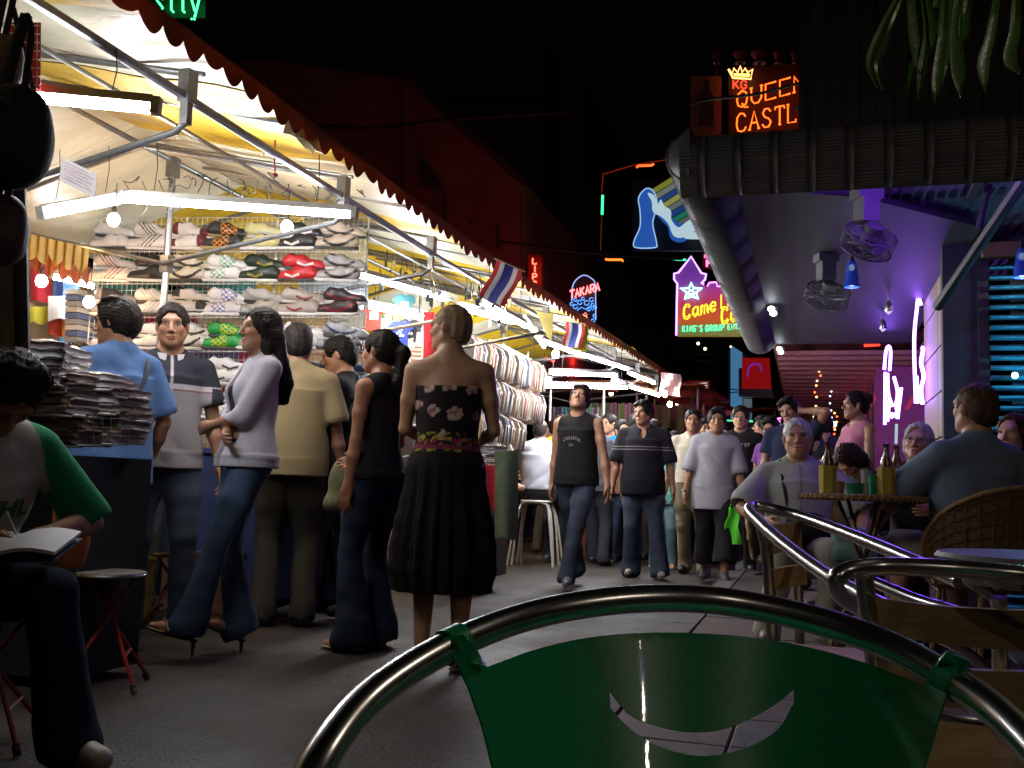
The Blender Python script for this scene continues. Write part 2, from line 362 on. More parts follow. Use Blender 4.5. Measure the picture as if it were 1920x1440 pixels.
# ceiling panels
cpoly = [(-.47, 6.0), (.30, 6.40), (1.10, 7.25), (1.10, 12.6), (-.47, 12.6)]
nC = len(cpoly); v = [(x, y, 2.70) for x, y in cpoly]+[(x, y, 2.74) for x, y in cpoly]
ch(pydata('ceiling_panel', v, [tuple(range(nC))[::-1], tuple(range(nC, 2*nC))]+[(i, (i+1) % nC, (i+1) % nC+nC, i+nC) for i in range(nC)], M_CEIL, cafe))
m = MB(); m.sheet([[(x, y, 2.805+.008*math.sin(x/.07*2*math.pi)) for y in (5.56, 7.0, 9.5)] for k, x in enumerate(np.arange(-.75, 3.2, .0117))], 0); ch(m.build('roof_sheet', mat('pale corrugated sheet', (.32, .30, .30), .5), cafe))
for x0 in (.1, .95):
    m = MB(); m.box((x0, 6.2, 2.765), (.05, 1.1, .05)); ch(m.build('roof_joist', M_DARK, cafe))
m = MB(); p0, p1 = PY(1935, 315, 5.9), PY(1758, 575, 7.35); m.tube([p0, p1], .035, 8); ch(m.build('brace', M_DARK, cafe))
m = MB(); p0, p1 = PY(1858, 330, 6.6), PY(1835, 430, 6.6); m.tube([p0, p1], .02, 8); ch(m.build('hanger_bar', M_DARK, cafe))
# added violet tube, kept out of sight above the ceiling edge to light the sheet
def neon_mat(c, s): return glow('neon %.2f %.2f %.2f %.1f' % (*c, s), c, s)
VIOLET = (.20, .06, 1.0)
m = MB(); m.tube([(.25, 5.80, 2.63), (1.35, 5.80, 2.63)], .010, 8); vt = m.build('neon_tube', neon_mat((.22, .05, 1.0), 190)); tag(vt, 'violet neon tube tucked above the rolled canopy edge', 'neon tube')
# upper cladding of the building above the cafe : separate boards
up = empty('upper_facade', 'dark brown boarded facade above the cafe canopy, right of the crown sign', 'building', (1, 6.6, 2.8))
for i in range(22):
    x0 = .02+i*.105; m = MB(); m.box((x0, 6.62+(.012 if i % 2 else 0), 4.0), (.10, .05, 2.3)); inparent(m.build('board', M_DARKB, up), up)
m = MB(); m.box((1.1, 6.75, 4.0), (2.4, .15, 2.4)); inparent(m.build('wall', M_DARK, up), up)
for i in range(8):
    m = MB(); m.box((.0+i*.33, 6.35, 2.93), (.22, .3, .10)); inparent(m.build('roof_tile', M_DARKB, up), up)
# right-hand wall of the cafe
cw = empty('cafe_wall', 'panelled cafe wall behind the grey haired woman', 'wall', (1.0, 9, 0))
M_PAN = mat('wall panel', (.34, .25, .17), rough=.5, var=.3, scale=3, stretch=(6, 6, .6), bump=.2)
zz = 0.06
for i, hgt in enumerate([.45, .42, .42, .38, .38, .36, .24]):
    for j in range(2):
        m = MB(); m.box((1.03, 9.02-.55+j*1.06, zz+hgt/2), (.05, 1.04, hgt-.016)); inparent(m.build('panel', M_PAN, cw), cw)
    zz += hgt
m = MB(); m.box((1.10, 9.0, 1.38), (.06, 2.3, 2.64)); inparent(m.build('backing', M_DARK, cw), cw)
cp = MB(); cp.box((1.03, 7.93, 1.38), (.2, .32, 2.64)); cp.box((1.03, 7.74, 1.38), (.26, .05, 2.64))
tag(cp.build('pillar', M_DARK), 'dark square pillar between the panelled wall and teal shutter', 'pillar')
cp = MB(); cp.box((1.165, 7.70, 1.35), (.07, .06, 2.6)); tag(cp.build('door_jamb', M_DARK), 'tall dark jamb at the left of the teal shutter', 'door frame')
# teal shutter behind the seated man
sh = empty('roller_shutter', 'teal lit roller shutter behind the man in the pale blue shirt', 'shutter', (2.0, 7.6, 0))
M_TEAL = mat('teal painted slat', (.05, .22, .30), rough=.35, metal=.3, var=.2, scale=3)
for i in range(34):
    m = MB(); m.tube([(1.20, 7.62, .12+i*.072), (2.9, 7.62, .12+i*.072)], .040, 8, flat=.5); inparent(m.build('slat', M_TEAL, sh), sh)
m = MB(); m.box((2.0, 7.6, 2.62), (1.7, .1, .1)); inparent(m.build('shutter_box', mat('ochre timber', (.25, .13, .05), .6), sh), sh)
m = MB(); m.box((2.15, 7.75, 1.4), (1.6, .05, 2.7)); inparent(m.build('backing', M_DARK, sh), sh)
# lamp added where a bulb reflects, to light the shutter teal
wl = empty('wall_lamp', 'small round lamp glowing on the teal shutter', 'lamp', PY(1903, 704, 7.50))
m = MB(); m.sphere((0, 0, 0), .022, 10); m.build('bulb', glow('cool bulb', (.35, .85, 1.0), 18), wl)
m = MB(); m.tube([(0, .06, .0), (0, 0, 0)], .012, 6); m.build('fitting', M_DARK, wl)
ld = bpy.data.lights.new('lamp glow', 'POINT'); ld.energy = 8; ld.color = (.10, .65, 1.0); ld.shadow_soft_size = .03; lo_ = bpy.data.objects.new('lamp_light', ld); COL.objects.link(lo_); lo_.parent = wl; lo_.location = (.1, -.10, 0)
# red-lit slatted awning further along
M_SLAT = mat('red brown slat', (.30, .10, .09), rough=.6, var=.3)
sa = empty('slatted_awning', 'long slatted awning glowing red beyond the cafe ceiling', 'awning', (.3, 16, 2.7))
for i in range(30):
    y = 12.9+i*.42; m = MB(); m.box((.42, y, 2.62-.012*i), (1.75, .16, .05)); inparent(m.build('slat', M_SLAT, sa), sa)
for x in (-.46, 1.28):
    m = MB(); m.tube([(x, 12.75, 2.70), (x, 25.5, 2.33)], .035, 6); inparent(m.build('side_rail', M_SLAT, sa), sa)
m = MB(); m.box((.42, 19, 2.85), (1.9, 12.8, .03)); inparent(m.build('roof_sheet', mat('dark red sheet', (.16, .04, .04), .7), sa), sa)
# far right facade with magenta wall
mw = empty('bar_front', 'magenta lit bar front beyond the violet neon', 'building', (.9, 15, 0))
M_MAG = mat('magenta wall', (.34, .05, .22), rough=.6, var=.2)
inparent(prism('wall', [(.80, 0.06), (.80, 2.6), (1.5, 2.6), (1.5, 0.06)], 14.0, 25.0, M_MAG, mw), mw)
for i in range(4):
    m = MB(); m.box((.785, 14.6+i*1.3, 1.3), (.02, .06, 2.3)); inparent(m.build('frame_post', M_DARK, mw), mw)
m = MB(); m.tube([(.76, 14.2, 2.2), (.76, 17.5, 2.2)], .014, 6); inparent(m.build('neon_tube', neon_mat((1, .06, .35), 7), mw), mw)
# rear block closing the street
inparent(prism('wall', [(-1.2, 0), (-1.2, 4), (3, 4), (3, 0)], 27, 29, M_WALLD, mw), mw)

m = MB(); m.tube([(-4.6, 9, 2.95), (-4.2, 16, 2.95)], .02, 6); tag(m.build('neon_tube', neon_mat((1, .035, .03), 20)), 'red neon line lying behind the stall roofs, lighting the buildings', 'neon tube')  # added source, out of sight, to redden the buildings behind the stalls
m = MB(); m.tube([(-7.2, 19.5, 3.5), (-4.4, 19.5, 3.5)], .02, 6); tag(m.build('neon_tube', neon_mat((1, .035, .03), 110)), 'red neon line in front of the tower block, behind the awning', 'neon tube')  # second added source, hidden by the awning, for the tower walls
# ------------------------------------------------------------------ neon lettering, one tube mesh per letter
LET = {
 'A': [[(0, 0), (.5, 1.4), (1, 0)], [(.2, .5), (.8, .5)]], 'B': [[(0, 0), (0, 1.4), (.6, 1.4), (.85, 1.2), (.85, .95), (.6, .75), (0, .75)], [(.6, .75), (.95, .55), (.95, .2), (.65, 0), (0, 0)]],
 'C': [[(.95, 1.1), (.75, 1.35), (.35, 1.4), (.05, 1.1), (0, .5), (.15, .1), (.5, 0), (.8, .05), (1, .3)]], 'D': [[(0, 0), (0, 1.4), (.5, 1.4), (.95, 1.0), (.95, .4), (.5, 0), (0, 0)]],
 'E': [[(.9, 0), (0, 0), (0, 1.4), (.9, 1.4)], [(0, .72), (.7, .72)]], 'F': [[(0, 0), (0, 1.4), (.9, 1.4)], [(0, .72), (.7, .72)]],
 'G': [[(.95, 1.1), (.7, 1.4), (.3, 1.4), (0, 1.0), (0, .4), (.3, 0), (.7, 0), (.95, .3), (.95, .65), (.55, .65)]], 'I': [[(.5, 0), (.5, 1.4)]],
 'K': [[(0, 0), (0, 1.4)], [(.9, 1.4), (0, .6)], [(.25, .8), (1, 0)]], 'L': [[(0, 1.4), (0, 0), (.85, 0), (.85, .2)]], 'M': [[(0, 0), (.1, 1.4), (.5, .5), (.9, 1.4), (1, 0)]],
 'N': [[(0, 0), (0, 1.4), (1, 0), (1, 1.4)]], 'O': [[(.5, 1.4), (.12, 1.2), (0, .7), (.12, .2), (.5, 0), (.88, .2), (1, .7), (.88, 1.2), (.5, 1.4)]],
 'P': [[(0, 0), (0, 1.4), (.65, 1.4), (.9, 1.15), (.9, .9), (.65, .65), (0, .65)]], 'Q': [[(.5, 1.4), (.12, 1.2), (0, .7), (.12, .2), (.5, 0), (.88, .2), (1, .7), (.88, 1.2), (.5, 1.4)], [(.5, .3), (.75, -.1), (1.1, -.15)]],
 'R': [[(0, 0), (0, 1.4), (.65, 1.4), (.9, 1.15), (.9, .9), (.65, .7), (0, .7)], [(.45, .7), (.95, 0)]], 'S': [[(.9, 1.15), (.65, 1.4), (.25, 1.4), (.05, 1.1), (.25, .8), (.7, .62), (.92, .35), (.7, 0), (.25, 0), (0, .25)]],
 'T': [[(0, 1.2), (0, 1.4), (1, 1.4), (1, 1.2)], [(.5, 1.4), (.5, 0)]], 'U': [[(0, 1.4), (.02, .35), (.3, 0), (.7, 0), (.98, .35), (1, 1.4)]], 'Y': [[(0, 1.4), (.5, .7), (1, 1.4)], [(.5, .7), (.5, 0)]],
 "'": [[(.4, 1.4), (.3, 1.1)]], 'a': [[(.85, .85), (.5, .95), (.1, .75), (.05, .3), (.4, 0), (.85, .25)], [(.85, .9), (.85, .2), (1, 0)]], 'm': [[(0, 0), (0, .9)], [(0, .7), (.25, .92), (.5, .7), (.5, 0)], [(.5, .7), (.75, .92), (1, .7), (1, 0)]],
 'e': [[(.05, .5), (.9, .5), (.8, .85), (.45, .95), (.1, .7), (.05, .3), (.4, 0), (.9, .15)]], 'l': [[(.4, 1.4), (.4, .1), (.6, 0)]], 'o': [[(.5, .95), (.1, .75), (.1, .2), (.5, 0), (.9, .2), (.9, .75), (.5, .95)]],
 's': [[(.85, .8), (.5, .95), (.15, .75), (.5, .5), (.85, .25), (.5, 0), (.1, .15)]], 't': [[(.45, 1.3), (.45, .15), (.7, 0)], [(.1, .9), (.85, .9)]], 'y': [[(0, .9), (.4, .1)], [(.9, .9), (.3, -.45), (.0, -.4)]],
}
def serifs(st):
    out = [list(s) for s in st]
    for s in st:
        for p in (s[0], s[-1]):
            if p[1] in (0, 1.4): out.append([(p[0]-.14, p[1]), (p[0]+.14, p[1])])
    return out
def neon_text(txt, p0, p1, hgt, plane, r, mt, parent, serif=False, wfac=.72, smooth=False, double=0):
    """p0,p1: baseline ends in picture pixels, read off the photograph once; plane turns them into places on the sign's own plane"""
    n = len(txt); dx, dy = (p1[0]-p0[0])/n, (p1[1]-p0[1])/n
    for i, c in enumerate(txt):
        if c == ' ': continue
        m = MB(); st = serifs(LET[c]) if serif else LET[c]
        def q(u, v): return plane(p0[0]+dx*(i+.14+u*wfac), p0[1]+dy*(i+u*wfac)-v*hgt/1.4)
        for s in st:
            pts = [q(*a) for a in s]
            if double:
                cx = [q(a[0]*(1-double)+.5*double, a[1]*(1-double)+.7*double) for a in s]; m.tube(cx, r*.7, 5)
            m.tube(pts, r, 5)
        o = m.build('letter', mt, parent)
        if parent is not None: o.matrix_parent_inverse = Matrix.Translation(-parent.location)
def neon_line(pts, plane, r, mt, parent, name='neon_tube', closed=False, curve=0):
    P = [plane(*p) for p in pts]
    if curve: P = bez(P, curve, closed)
    m = MB(); m.tube(P, r, 6, closed=closed and not False); o = m.build(name, mt, parent)
    if parent is not None: o.matrix_parent_inverse = Matrix.Translation(-parent.location)
    return o
def sgn(name, label, cat, loc): return empty(name, label, cat, loc)
def panel(pts, plane, back, m, parent, name='board'):
    P = [plane(*p) for p in pts]; B = [p+Vector(back) for p in P]; n = len(P)
    o = pydata(name, P+B, [tuple(range(n)), tuple(range(2*n-1, n-1, -1))]+[(i, i+n, (i+1) % n+n, (i+1) % n) for i in range(n)], m, parent)
    o.matrix_parent_inverse = Matrix.Translation(-parent.location); return o
M_SIGNB = mat('sign backing dark', (.06, .008, .006), rough=.6, var=.2)  # red in the base colour stands in for the halo around the neon
# QUEEN CASTLE with crown
Y0 = 8.6; pl = lambda x, y: PY(x, y, Y0)
s = sgn('neon_sign', 'red and yellow neon sign reading Queen Castle above the canopy', 'sign', PY(1440, 190, Y0))
panel([(1366, 300), (1366, 128), (1515, 118), (1515, 300)], lambda x, y: PY(x, y, Y0+.10), (0, .08, 0), M_SIGNB, s)
RY = neon_mat((1.0, .13, .012), 5)
neon_text('QUEEN', (1378, 203), (1512, 166), 30, pl, .0075, RY, s, serif=True); neon_text('CASTLE', (1378, 248), (1522, 222), 34, pl, .0075, RY, s, serif=True)
WY = neon_mat((1.0, .45, .15), 5)
neon_line([(1366, 130), (1374, 146), (1408, 148), (1411, 130), (1402, 136), (1397, 128), (1392, 136), (1388, 124), (1383, 136), (1376, 128), (1373, 138), (1366, 130)], pl, .009, WY, s, 'crown')
neon_line([(1376, 140), (1406, 141)], pl, .012, neon_mat((1, .6, .1), 6), s, 'crown_band')
neon_text('KG', (1373, 166), (1402, 166), 15, pl, .007, neon_mat((1, .05, .02), 4), s)
# bottle poster beside it
s = sgn('poster_box', 'dim red poster box with a dark bottle shape, left of the crown', 'sign', PY(1325, 200, 8.7))
panel([(1293, 258), (1296, 143), (1352, 143), (1352, 258)], lambda x, y: PY(x, y, 8.72), (0, .08, 0), mat('faded red poster', (.30, .09, .05), .7, var=.3), s)
panel([(1311, 236), (1311, 180), (1319, 165), (1320, 148), (1330, 148), (1331, 165), (1338, 180), (1338, 236)], lambda x, y: PY(x, y, 8.70), (0, .012, 0), mat('bottle shape dark', (.05, .02, .015), .6), s, 'bottle_shape')
# roof ornaments above
for i, (x, w) in enumerate([(1344, 8), (1388, 12), (1424, 14), (1460, 9), (1492, 8)]):
    m = MB(); c = PY(x, 100, 9.2); k_ = w/1850*9.2
    m.lathe([(k_*.9, -.10), (k_*.5, -.07), (k_*1.2, .0), (k_*.8, .04), (k_*.2, .08), (.004, .14)], c, 10)
    m.box(c+Vector((0, 0, -.6)), (.03, .03, 1.0)); tag(m.build('finial', mat('red finial', (.28, .04, .03), .6)), ['small finial at the far left of the roof line over the crown sign', 'finial right above the neon crown', 'widest finial in the row over the crown sign', 'finial over the right half of the red lettering', 'finial at the far right of the roof line over the crown sign'][i], 'ornament')
# blue reclining figure sign : flat light box
Y0 = 12.5; pl = lambda x, y: PY(x, y, Y0)
s = sgn('light_box_sign', 'blue and white light box sign of a reclining figure with stripes', 'sign', PY(1250, 400, Y0))
BL = glow('sign blue', (.03, .14, .62), 1.0); WHT = glow('sign white', (.62, .85, .95), 1.15)
def shape(pts, off, m, name):
    P = bez([Vector((x, y, 0)) for x, y in pts], 5, True)
    panel([(p.x, p.y) for p in P], lambda x, y: PY(x, y, Y0-off), (0, .05, 0), m, s, name)
shape([(1202, 362), (1214, 353), (1226, 360), (1232, 380), (1228, 400), (1224, 420), (1231, 455), (1228, 464), (1192, 464), (1189, 452), (1200, 425), (1200, 395), (1197, 375)], 0, BL, 'blue_figure_part')
shape([(1228, 395), (1240, 412), (1252, 425), (1256, 444), (1268, 452), (1284, 450), (1300, 434), (1318, 420), (1340, 402), (1330, 398), (1300, 412), (1272, 418), (1254, 400), (1240, 385)], 0, BL, 'blue_figure_part')
shape([(1214, 362), (1226, 366), (1233, 382), (1239, 374), (1246, 386), (1257, 394), (1258, 410), (1272, 426), (1290, 414), (1318, 402), (1330, 408), (1296, 436), (1278, 444), (1262, 440), (1252, 418), (1238, 404), (1224, 396), (1222, 378)], .06, WHT, 'white_figure_part')
shape([(1300, 436), (1345, 432), (1345, 445), (1285, 446)], .06, WHT, 'white_figure_part')
m = MB()
neon_line([(1202, 362), (1214, 353), (1226, 360), (1232, 380), (1228, 400), (1224, 420), (1231, 455), (1228, 464), (1192, 464), (1189, 452), (1200, 425), (1200, 395), (1197, 375)], lambda x, y: PY(x, y, Y0-.03), .008, neon_mat((.35, .6, .9), 1.6), s, 'outline', True, 5)
for i, (c, e) in enumerate([((.30, .32, .04), .9), ((.25, .27, .24), .9), ((.03, .08, .3), .9), ((.42, .42, .12), .9), ((.18, .22, .2), .9), ((.02, .08, .3), .9), ((.02, .25, .16), .9), ((.16, .18, .16), .9), ((.02, .03, .12), .9)]):
    x, y = 1219+i*6.2, 357+i*9.2; a = -.62; L = 78-i*3
    panel([(x, y), (x+L*.85, y+L*a*.85), (x+L*.85+4.5, y+L*a*.85+7.0), (x+4.5, y+7.0)], lambda x, y: PY(x, y, Y0+.02), (0, .03, 0), glow('stripe %d' % i, c, e), s, 'stripe')
panel([(1185, 470), (1185, 335), (1350, 335), (1350, 470)], lambda x, y: PY(x, y, Y0+.12), (0, .06, 0), mat('sign board black', (.02, .02, .02), .6), s)
# Camelot castle sign
Y0 = 13.2; pl = lambda x, y: PY(x, y, Y0)
s = sgn('neon_sign', 'castle shaped neon sign with yellow Camelot lettering', 'sign', PY(1340, 570, Y0))
M_CB = None
def castle_mat():
    m, n, l, b = nodes_of('castle sign face')
    tc = n.new('ShaderNodeTexCoord'); sp = n.new('ShaderNodeSeparateXYZ'); l.new(tc.outputs['Object'], sp.inputs[0])
    mr = n.new('ShaderNodeMapRange'); z0, z1 = PY(1300, 628, Y0).z, PY(1300, 490, Y0).z
    mr.inputs[1].default_value = z0; mr.inputs[2].default_value = z1; l.new(sp.outputs[2], mr.inputs[0])
    r = n.new('ShaderNodeValToRGB'); cr = r.color_ramp; cr.elements[0].position = 0; cr.elements[0].color = (.30, .16, .01, 1); cr.elements[1].position = 1; cr.elements[1].color = (.16, .03, .42, 1)
    for p, c in ((.14, (.18, .26, .03)), (.3, (.85, .10, .01)), (.48, (.75, .03, .04)), (.66, (.65, .04, .30)), (.8, (.25, .04, .5))):
        e = cr.elements.new(p); e.color = (*c, 1)
    nz = n.new('ShaderNodeTexNoise'); nz.inputs['Scale'].default_value = 4; l.new(tc.outputs['Object'], nz.inputs[0])
    mm = n.new('ShaderNodeMath'); mm.operation = 'MULTIPLY_ADD'; mm.inputs[1].default_value = .16; l.new(nz.outputs['Fac'], mm.inputs[0]); l.new(mr.outputs[0], mm.inputs[2])
    l.new(mm.outputs[0], r.inputs[0]); l.new(r.outputs[0], b.inputs['Emission Color']); b.inputs['Emission Strength'].default_value = .95; b.inputs['Base Color'].default_value = (.1, .05, .05, 1)
    return m
panel([(1269, 629), (1270, 528), (1264, 522), (1264, 512), (1272, 510), (1296, 481), (1318, 512), (1324, 514), (1322, 524), (1316, 530), (1324, 538), (1330, 530), (1343, 529), (1347, 537), (1366, 538), (1440, 540), (1440, 629)], lambda x, y: PY(x, y, Y0+.06), (0, .12, 0), castle_mat(), s)
NV = neon_mat((.55, .30, 1.0), 5)
neon_line([(1268, 629), (1269, 570), (1270, 532), (1264, 524), (1264, 513), (1272, 511), (1296, 481), (1315, 512), (1324, 514), (1322, 524), (1315, 531), (1320, 533)], pl, .014, NV, s)
neon_line([(1326, 537), (1330, 530), (1343, 529), (1345, 537), (1350, 537), (1352, 535), (1362, 538), (1370, 538)], pl, .012, neon_mat((.9, .25, .9), 4), s)
neon_line([(1296, 530), (1300, 540), (1316, 541), (1305, 548), (1309, 560), (1297, 555), (1284, 560), (1288, 548), (1276, 541), (1292, 540)], pl, .016, neon_mat((.2, .75, 1.0), 9), s, 'star', True)
neon_line([(1293, 545), (1299, 545), (1302, 552), (1290, 552)], pl, .014, neon_mat((.3, .85, 1.0), 8), s, 'star', True)
YL = neon_mat((.95, .85, .05), 2.6)
neon_text('Camelot', (1279, 600), (1394, 568), 28, pl, .010, YL, s, wfac=.8, double=.28); neon_text('Castle', (1350, 608), (1450, 590), 32, pl, .010, YL, s, wfac=.8, double=.28)
neon_text("KING'S", (1279, 622), (1318, 621), 11, pl, .009, neon_mat((.1, 1, .45), 3.2), s, wfac=.7); neon_text("GROUP", (1322, 621), (1359, 619), 11, pl, .009, neon_mat((.1, 1, .4), 3.2), s, wfac=.7)
neon_text("ENTERTAIN", (1364, 618), (1424, 615), 10, pl, .008, neon_mat((.1, 1, .5), 3), s, wfac=.7)
# LIPS vertical
Y0 = 14.5; pl = lambda x, y: PY(x, y, Y0)
s = sgn('neon_sign', 'tall narrow red neon sign reading Lips down its length', 'sign', PY(1003, 510, Y0))
panel([(990, 550), (990, 476), (1016, 478), (1016, 556)], lambda x, y: PY(x, y, Y0+.08), (0, .1, 0), mat('red sign box', (.35, .03, .02), .6), s)
NR = neon_mat((1, .12, .06), 8)
for i, c in enumerate('LIPS'): neon_text(c, (997, 495+i*14.5), (1011, 495+i*14.5), 11, pl, .012, NR, s, wfac=.55)
# TAKARA
Y0 = 15.0; pl = lambda x, y: PY(x, y, Y0)
s = sgn('neon_sign', 'arched blue neon sign with red slanting Takara lettering', 'sign', PY(1095, 560, Y0))
panel([(1068, 640), (1071, 535), (1080, 520), (1096, 513), (1112, 521), (1119, 535), (1119, 640)], lambda x, y: PY(x, y, Y0+.10), (0, .06, 0), mat('sign board black', (.02, .02, .02), .6), s)
NB = neon_mat((.10, .35, 1.0), 3.0)
neon_line([(1072, 565), (1073, 540), (1080, 525), (1095, 516), (1110, 523), (1116, 536), (1117, 600)], pl, .009, neon_mat((.35, .45, .9), 2.2), s, curve=4)
neon_text('TAKARA', (1068, 560), (1125, 544), 15, pl, .013, neon_mat((1, .12, .12), 9), s, wfac=.75)
for x, y, r_ in [(1079, 562, 3), (1087, 567, 4), (1100, 568, 4.5), (1109, 562, 4), (1079, 575, 4), (1111, 572, 3), (1116, 576, 3), (1072, 570, 3), (1115, 592, 3), (1093, 560, 3), (1104, 580, 3), (1112, 601, 3), (1084, 590, 3)]:
    neon_line([(x+r_*math.cos(a), y+r_*math.sin(a)) for a in np.linspace(0, 5.5, 8)], pl, .008, NB, s, 'bubble')
neon_line([(1082, 582), (1090, 576), (1098, 580), (1106, 574), (1112, 582)], pl, .007, NB, s); neon_line([(1094, 590), (1098, 586), (1101, 591), (1097, 593)], pl, .008, neon_mat((1, .15, .15), 4), s, 'heart')
# green script top left
Y0 = 9.0; pl = lambda x, y: PY(x, y, Y0)
s = sgn('neon_sign', 'green neon lettering cut off at the top left of the sky', 'sign', PY(330, 0, Y0))
NG = neon_mat((.06, 1, .25), 6)
neon_text('stly', (288, 22), (378, 24), 42, pl, .013, NG, s, wfac=.75)
panel([(280, 34), (280, -60), (385, -60), (385, 34)], lambda x, y: PY(x, y, Y0+.12), (0, .05, 0), mat('sign board green dark', (.03, .06, .035), .6), s)
# loose neon pieces in the dark
def tubeobj(pts, Y, r, c, st, label):
    m = MB(); m.tube([PY(x, y, Y) for x, y in pts], r, 6); tag(m.build('neon_tube', neon_mat(c, st)), label, 'neon tube')
tubeobj([(1130, 366), (1129, 402)], 16, .022, (.05, 1, .3), 4, 'short upright green neon tube left of the blue figure sign')
tubeobj([(1193, 314), (1197, 311), (1222, 310), (1226, 307)], 16, .02, (1, .12, .02), 4, 'short orange neon tube above the blue figure sign')
tubeobj([(1130, 327), (1190, 309), (1260, 298)], 16.1, .006, (1, .05, .02), .5, 'faint long red neon line above the blue figure sign')
tubeobj([(1131, 328), (1128, 362)], 16.1, .008, (1, .05, .02), .35, 'faint red upright line above the green tube')
tubeobj([(1128, 406), (1126, 470)], 16.1, .008, (.7, .1, .02), .25, 'faint red upright line below the green tube')
tubeobj([(1135, 486), (1141, 487), (1166, 487), (1168, 490)], 15, .018, (1, .16, .02), 5, 'short orange neon tube right of the arched blue sign')
tubeobj([(1254, 485), (1272, 487), (1286, 487)], 14, .014, (.05, 1, .4), 4, 'short green neon tube beside the castle sign spire')
tubeobj([(1182, 656), (1192, 662)], 14, .012, (.05, 1, .4), 3, 'tiny green neon stroke at the edge of the stall awning')
s = sgn('neon_sign', 'small pink neon sign half hidden behind the canopy edge', 'sign', PY(1335, 490, 14)); pl = lambda x, y: PY(x, y, 14)
neon_text('ROCK', (1320, 484), (1350, 484), 6, pl, .008, neon_mat((1, .15, .4), 4), s, wfac=.7); neon_text('K', (1322, 500), (1346, 497), 13, pl, .016, neon_mat((1, .15, .4), 5), s, wfac=.7)
panel([(1316, 504), (1316, 474), (1360, 474), (1360, 504)], lambda x, y: PY(x, y, 14.08), (0, .06, 0), M_SIGNB, s)
# SAMUI ART
Y0 = 24; pl = lambda x, y: PY(x, y, Y0)
s = sgn('shop_sign', 'dark red shop sign with white letters reading Samui Art', 'sign', PY(1305, 725, Y0))
panel([(1283, 736), (1283, 714), (1330, 714), (1330, 736)], lambda x, y: PY(x, y, Y0+.08), (0, .1, 0), mat('sign red deep', (.22, .02, .02), .6, emit=(.3, .02, .02), es=.35), s)
WL = neon_mat((.9, .85, .8), 1.1); neon_text('SAMUI', (1284, 732), (1306, 732), 8, pl, .016, WL, s, wfac=.7); neon_text('ART', (1309, 732), (1327, 732), 9, pl, .018, WL, s, wfac=.7)
neon_line([(1311, 719), (1326, 718)], pl, .014, WL, s)
# red box with violet outline
s = sgn('light_box_sign', 'red light box sign with a violet loop hanging beyond the canopy', 'sign', PY(1415, 700, 16)); pl = lambda x, y: PY(x, y, 16)
panel([(1391, 728), (1391, 671), (1442, 671), (1446, 728)], pl, (0, .2, 0), glow('box red', (.55, .01, .012), .6), s)
panel([(1385, 742), (1385, 690), (1391, 690), (1391, 729), (1446, 729), (1452, 744)], lambda x, y: PY(x, y, 15.98), (0, .25, 0), M_DARK, s, 'frame')
neon_line([(1402, 706), (1404, 690), (1412, 683), (1424, 684), (1428, 696)], lambda x, y: PY(x, y, 15.9), .018, neon_mat((.30, .04, .55), .8), s, curve=4)
# pink "OPEN"-like letters, green floor line, small reds
s = sgn('neon_sign', 'small pink neon word above the heads beside the old man', 'sign', PY(1455, 790, 19)); pl = lambda x, y: PY(x, y, 19)
neon_text('IOE', (1441, 798), (1466, 796), 12, pl, .02, neon_mat((1, .25, .75), 4), s, wfac=.75)
tubeobj([(1352, 788), (1412, 790)], 24, .02, (.1, 1, .45), 2, 'thin green neon line behind the man with glasses')
tubeobj([(1435, 802), (1475, 806)], 19, .02, (1, .1, .03), 3, 'orange neon stroke under the small pink word')
tubeobj([(1520, 773), (1562, 765)], 20, .02, (1, .03, .02), 3, 'red neon line under the slatted awning, lower')
tubeobj([(1538, 700), (1608, 695)], 16, .016, (1, .03, .02), 3.5, 'red neon line along the slats of the far awning')
tubeobj([(1536, 735), (1545, 735)], 17, .03, (1, .03, .02), 4, 'small red neon dash among the light strings')
tubeobj([(1620, 648), (1650, 646)], 13.6, .02, (1, .05, .03), 4, 'red neon dash above the pink-top woman, upper')
tubeobj([(1626, 662), (1636, 662)], 13.6, .02, (1, .05, .03), 4, 'red neon dash above the pink-top woman, lower')
# violet neon figures on the cafe wall
V1 = neon_mat((.28, .10, 1.0), 44)
s = sgn('neon_sign', 'tall violet neon outline nearest the panelled cafe wall', 'sign', PY(1722, 680, 9.8)); pl = lambda x, y: PY(x, y, 9.8)
neon_line([(1717, 800-44), (1714, 640), (1719, 580), (1722, 560), (1727, 572)], pl, .016, V1, s, curve=4); neon_line([(1727, 652), (1731, 655), (1727, 680), (1732, 705), (1727, 730), (1730, 758)], pl, .018, V1, s, curve=4)
neon_line([(1716, 705), (1718, 756)], lambda x, y: PY(x+3, y, 9.85), .014, V1, s)
s = sgn('neon_sign', 'shorter jagged violet neon outline further along the cafe', 'sign', PY(1675, 720, 11.8)); pl = lambda x, y: PY(x, y, 11.8)
for pts in ([(1658, 693), (1661, 660), (1666, 649), (1670, 660), (1668, 695)], [(1660, 698), (1659, 796)], [(1664, 700), (1666, 740), (1674, 762)], [(1676, 706), (1683, 735), (1680, 760), (1683, 772)], [(1690, 727), (1686, 760), (1683, 785)], [(1668, 745), (1664, 790)]):
    neon_line(pts, pl, .018, V1, s, curve=3)
neon_text('co', (1668, 784), (1684, 782), 14, pl, .010, V1, s) if 'c' in LET else neon_text('oo', (1668, 784), (1684, 782), 14, pl, .010, V1, s)
tubeobj([(1700, 768), (1712, 745)], 10.6, .02, (.5, .03, .10), 1.2, 'dim crimson tube below the tall violet neon')
tubeobj([(1681, 795), (1680, 832)], 11, .016, (.5, .7, .8), 1.3, 'pale upright tube behind the grey haired woman')
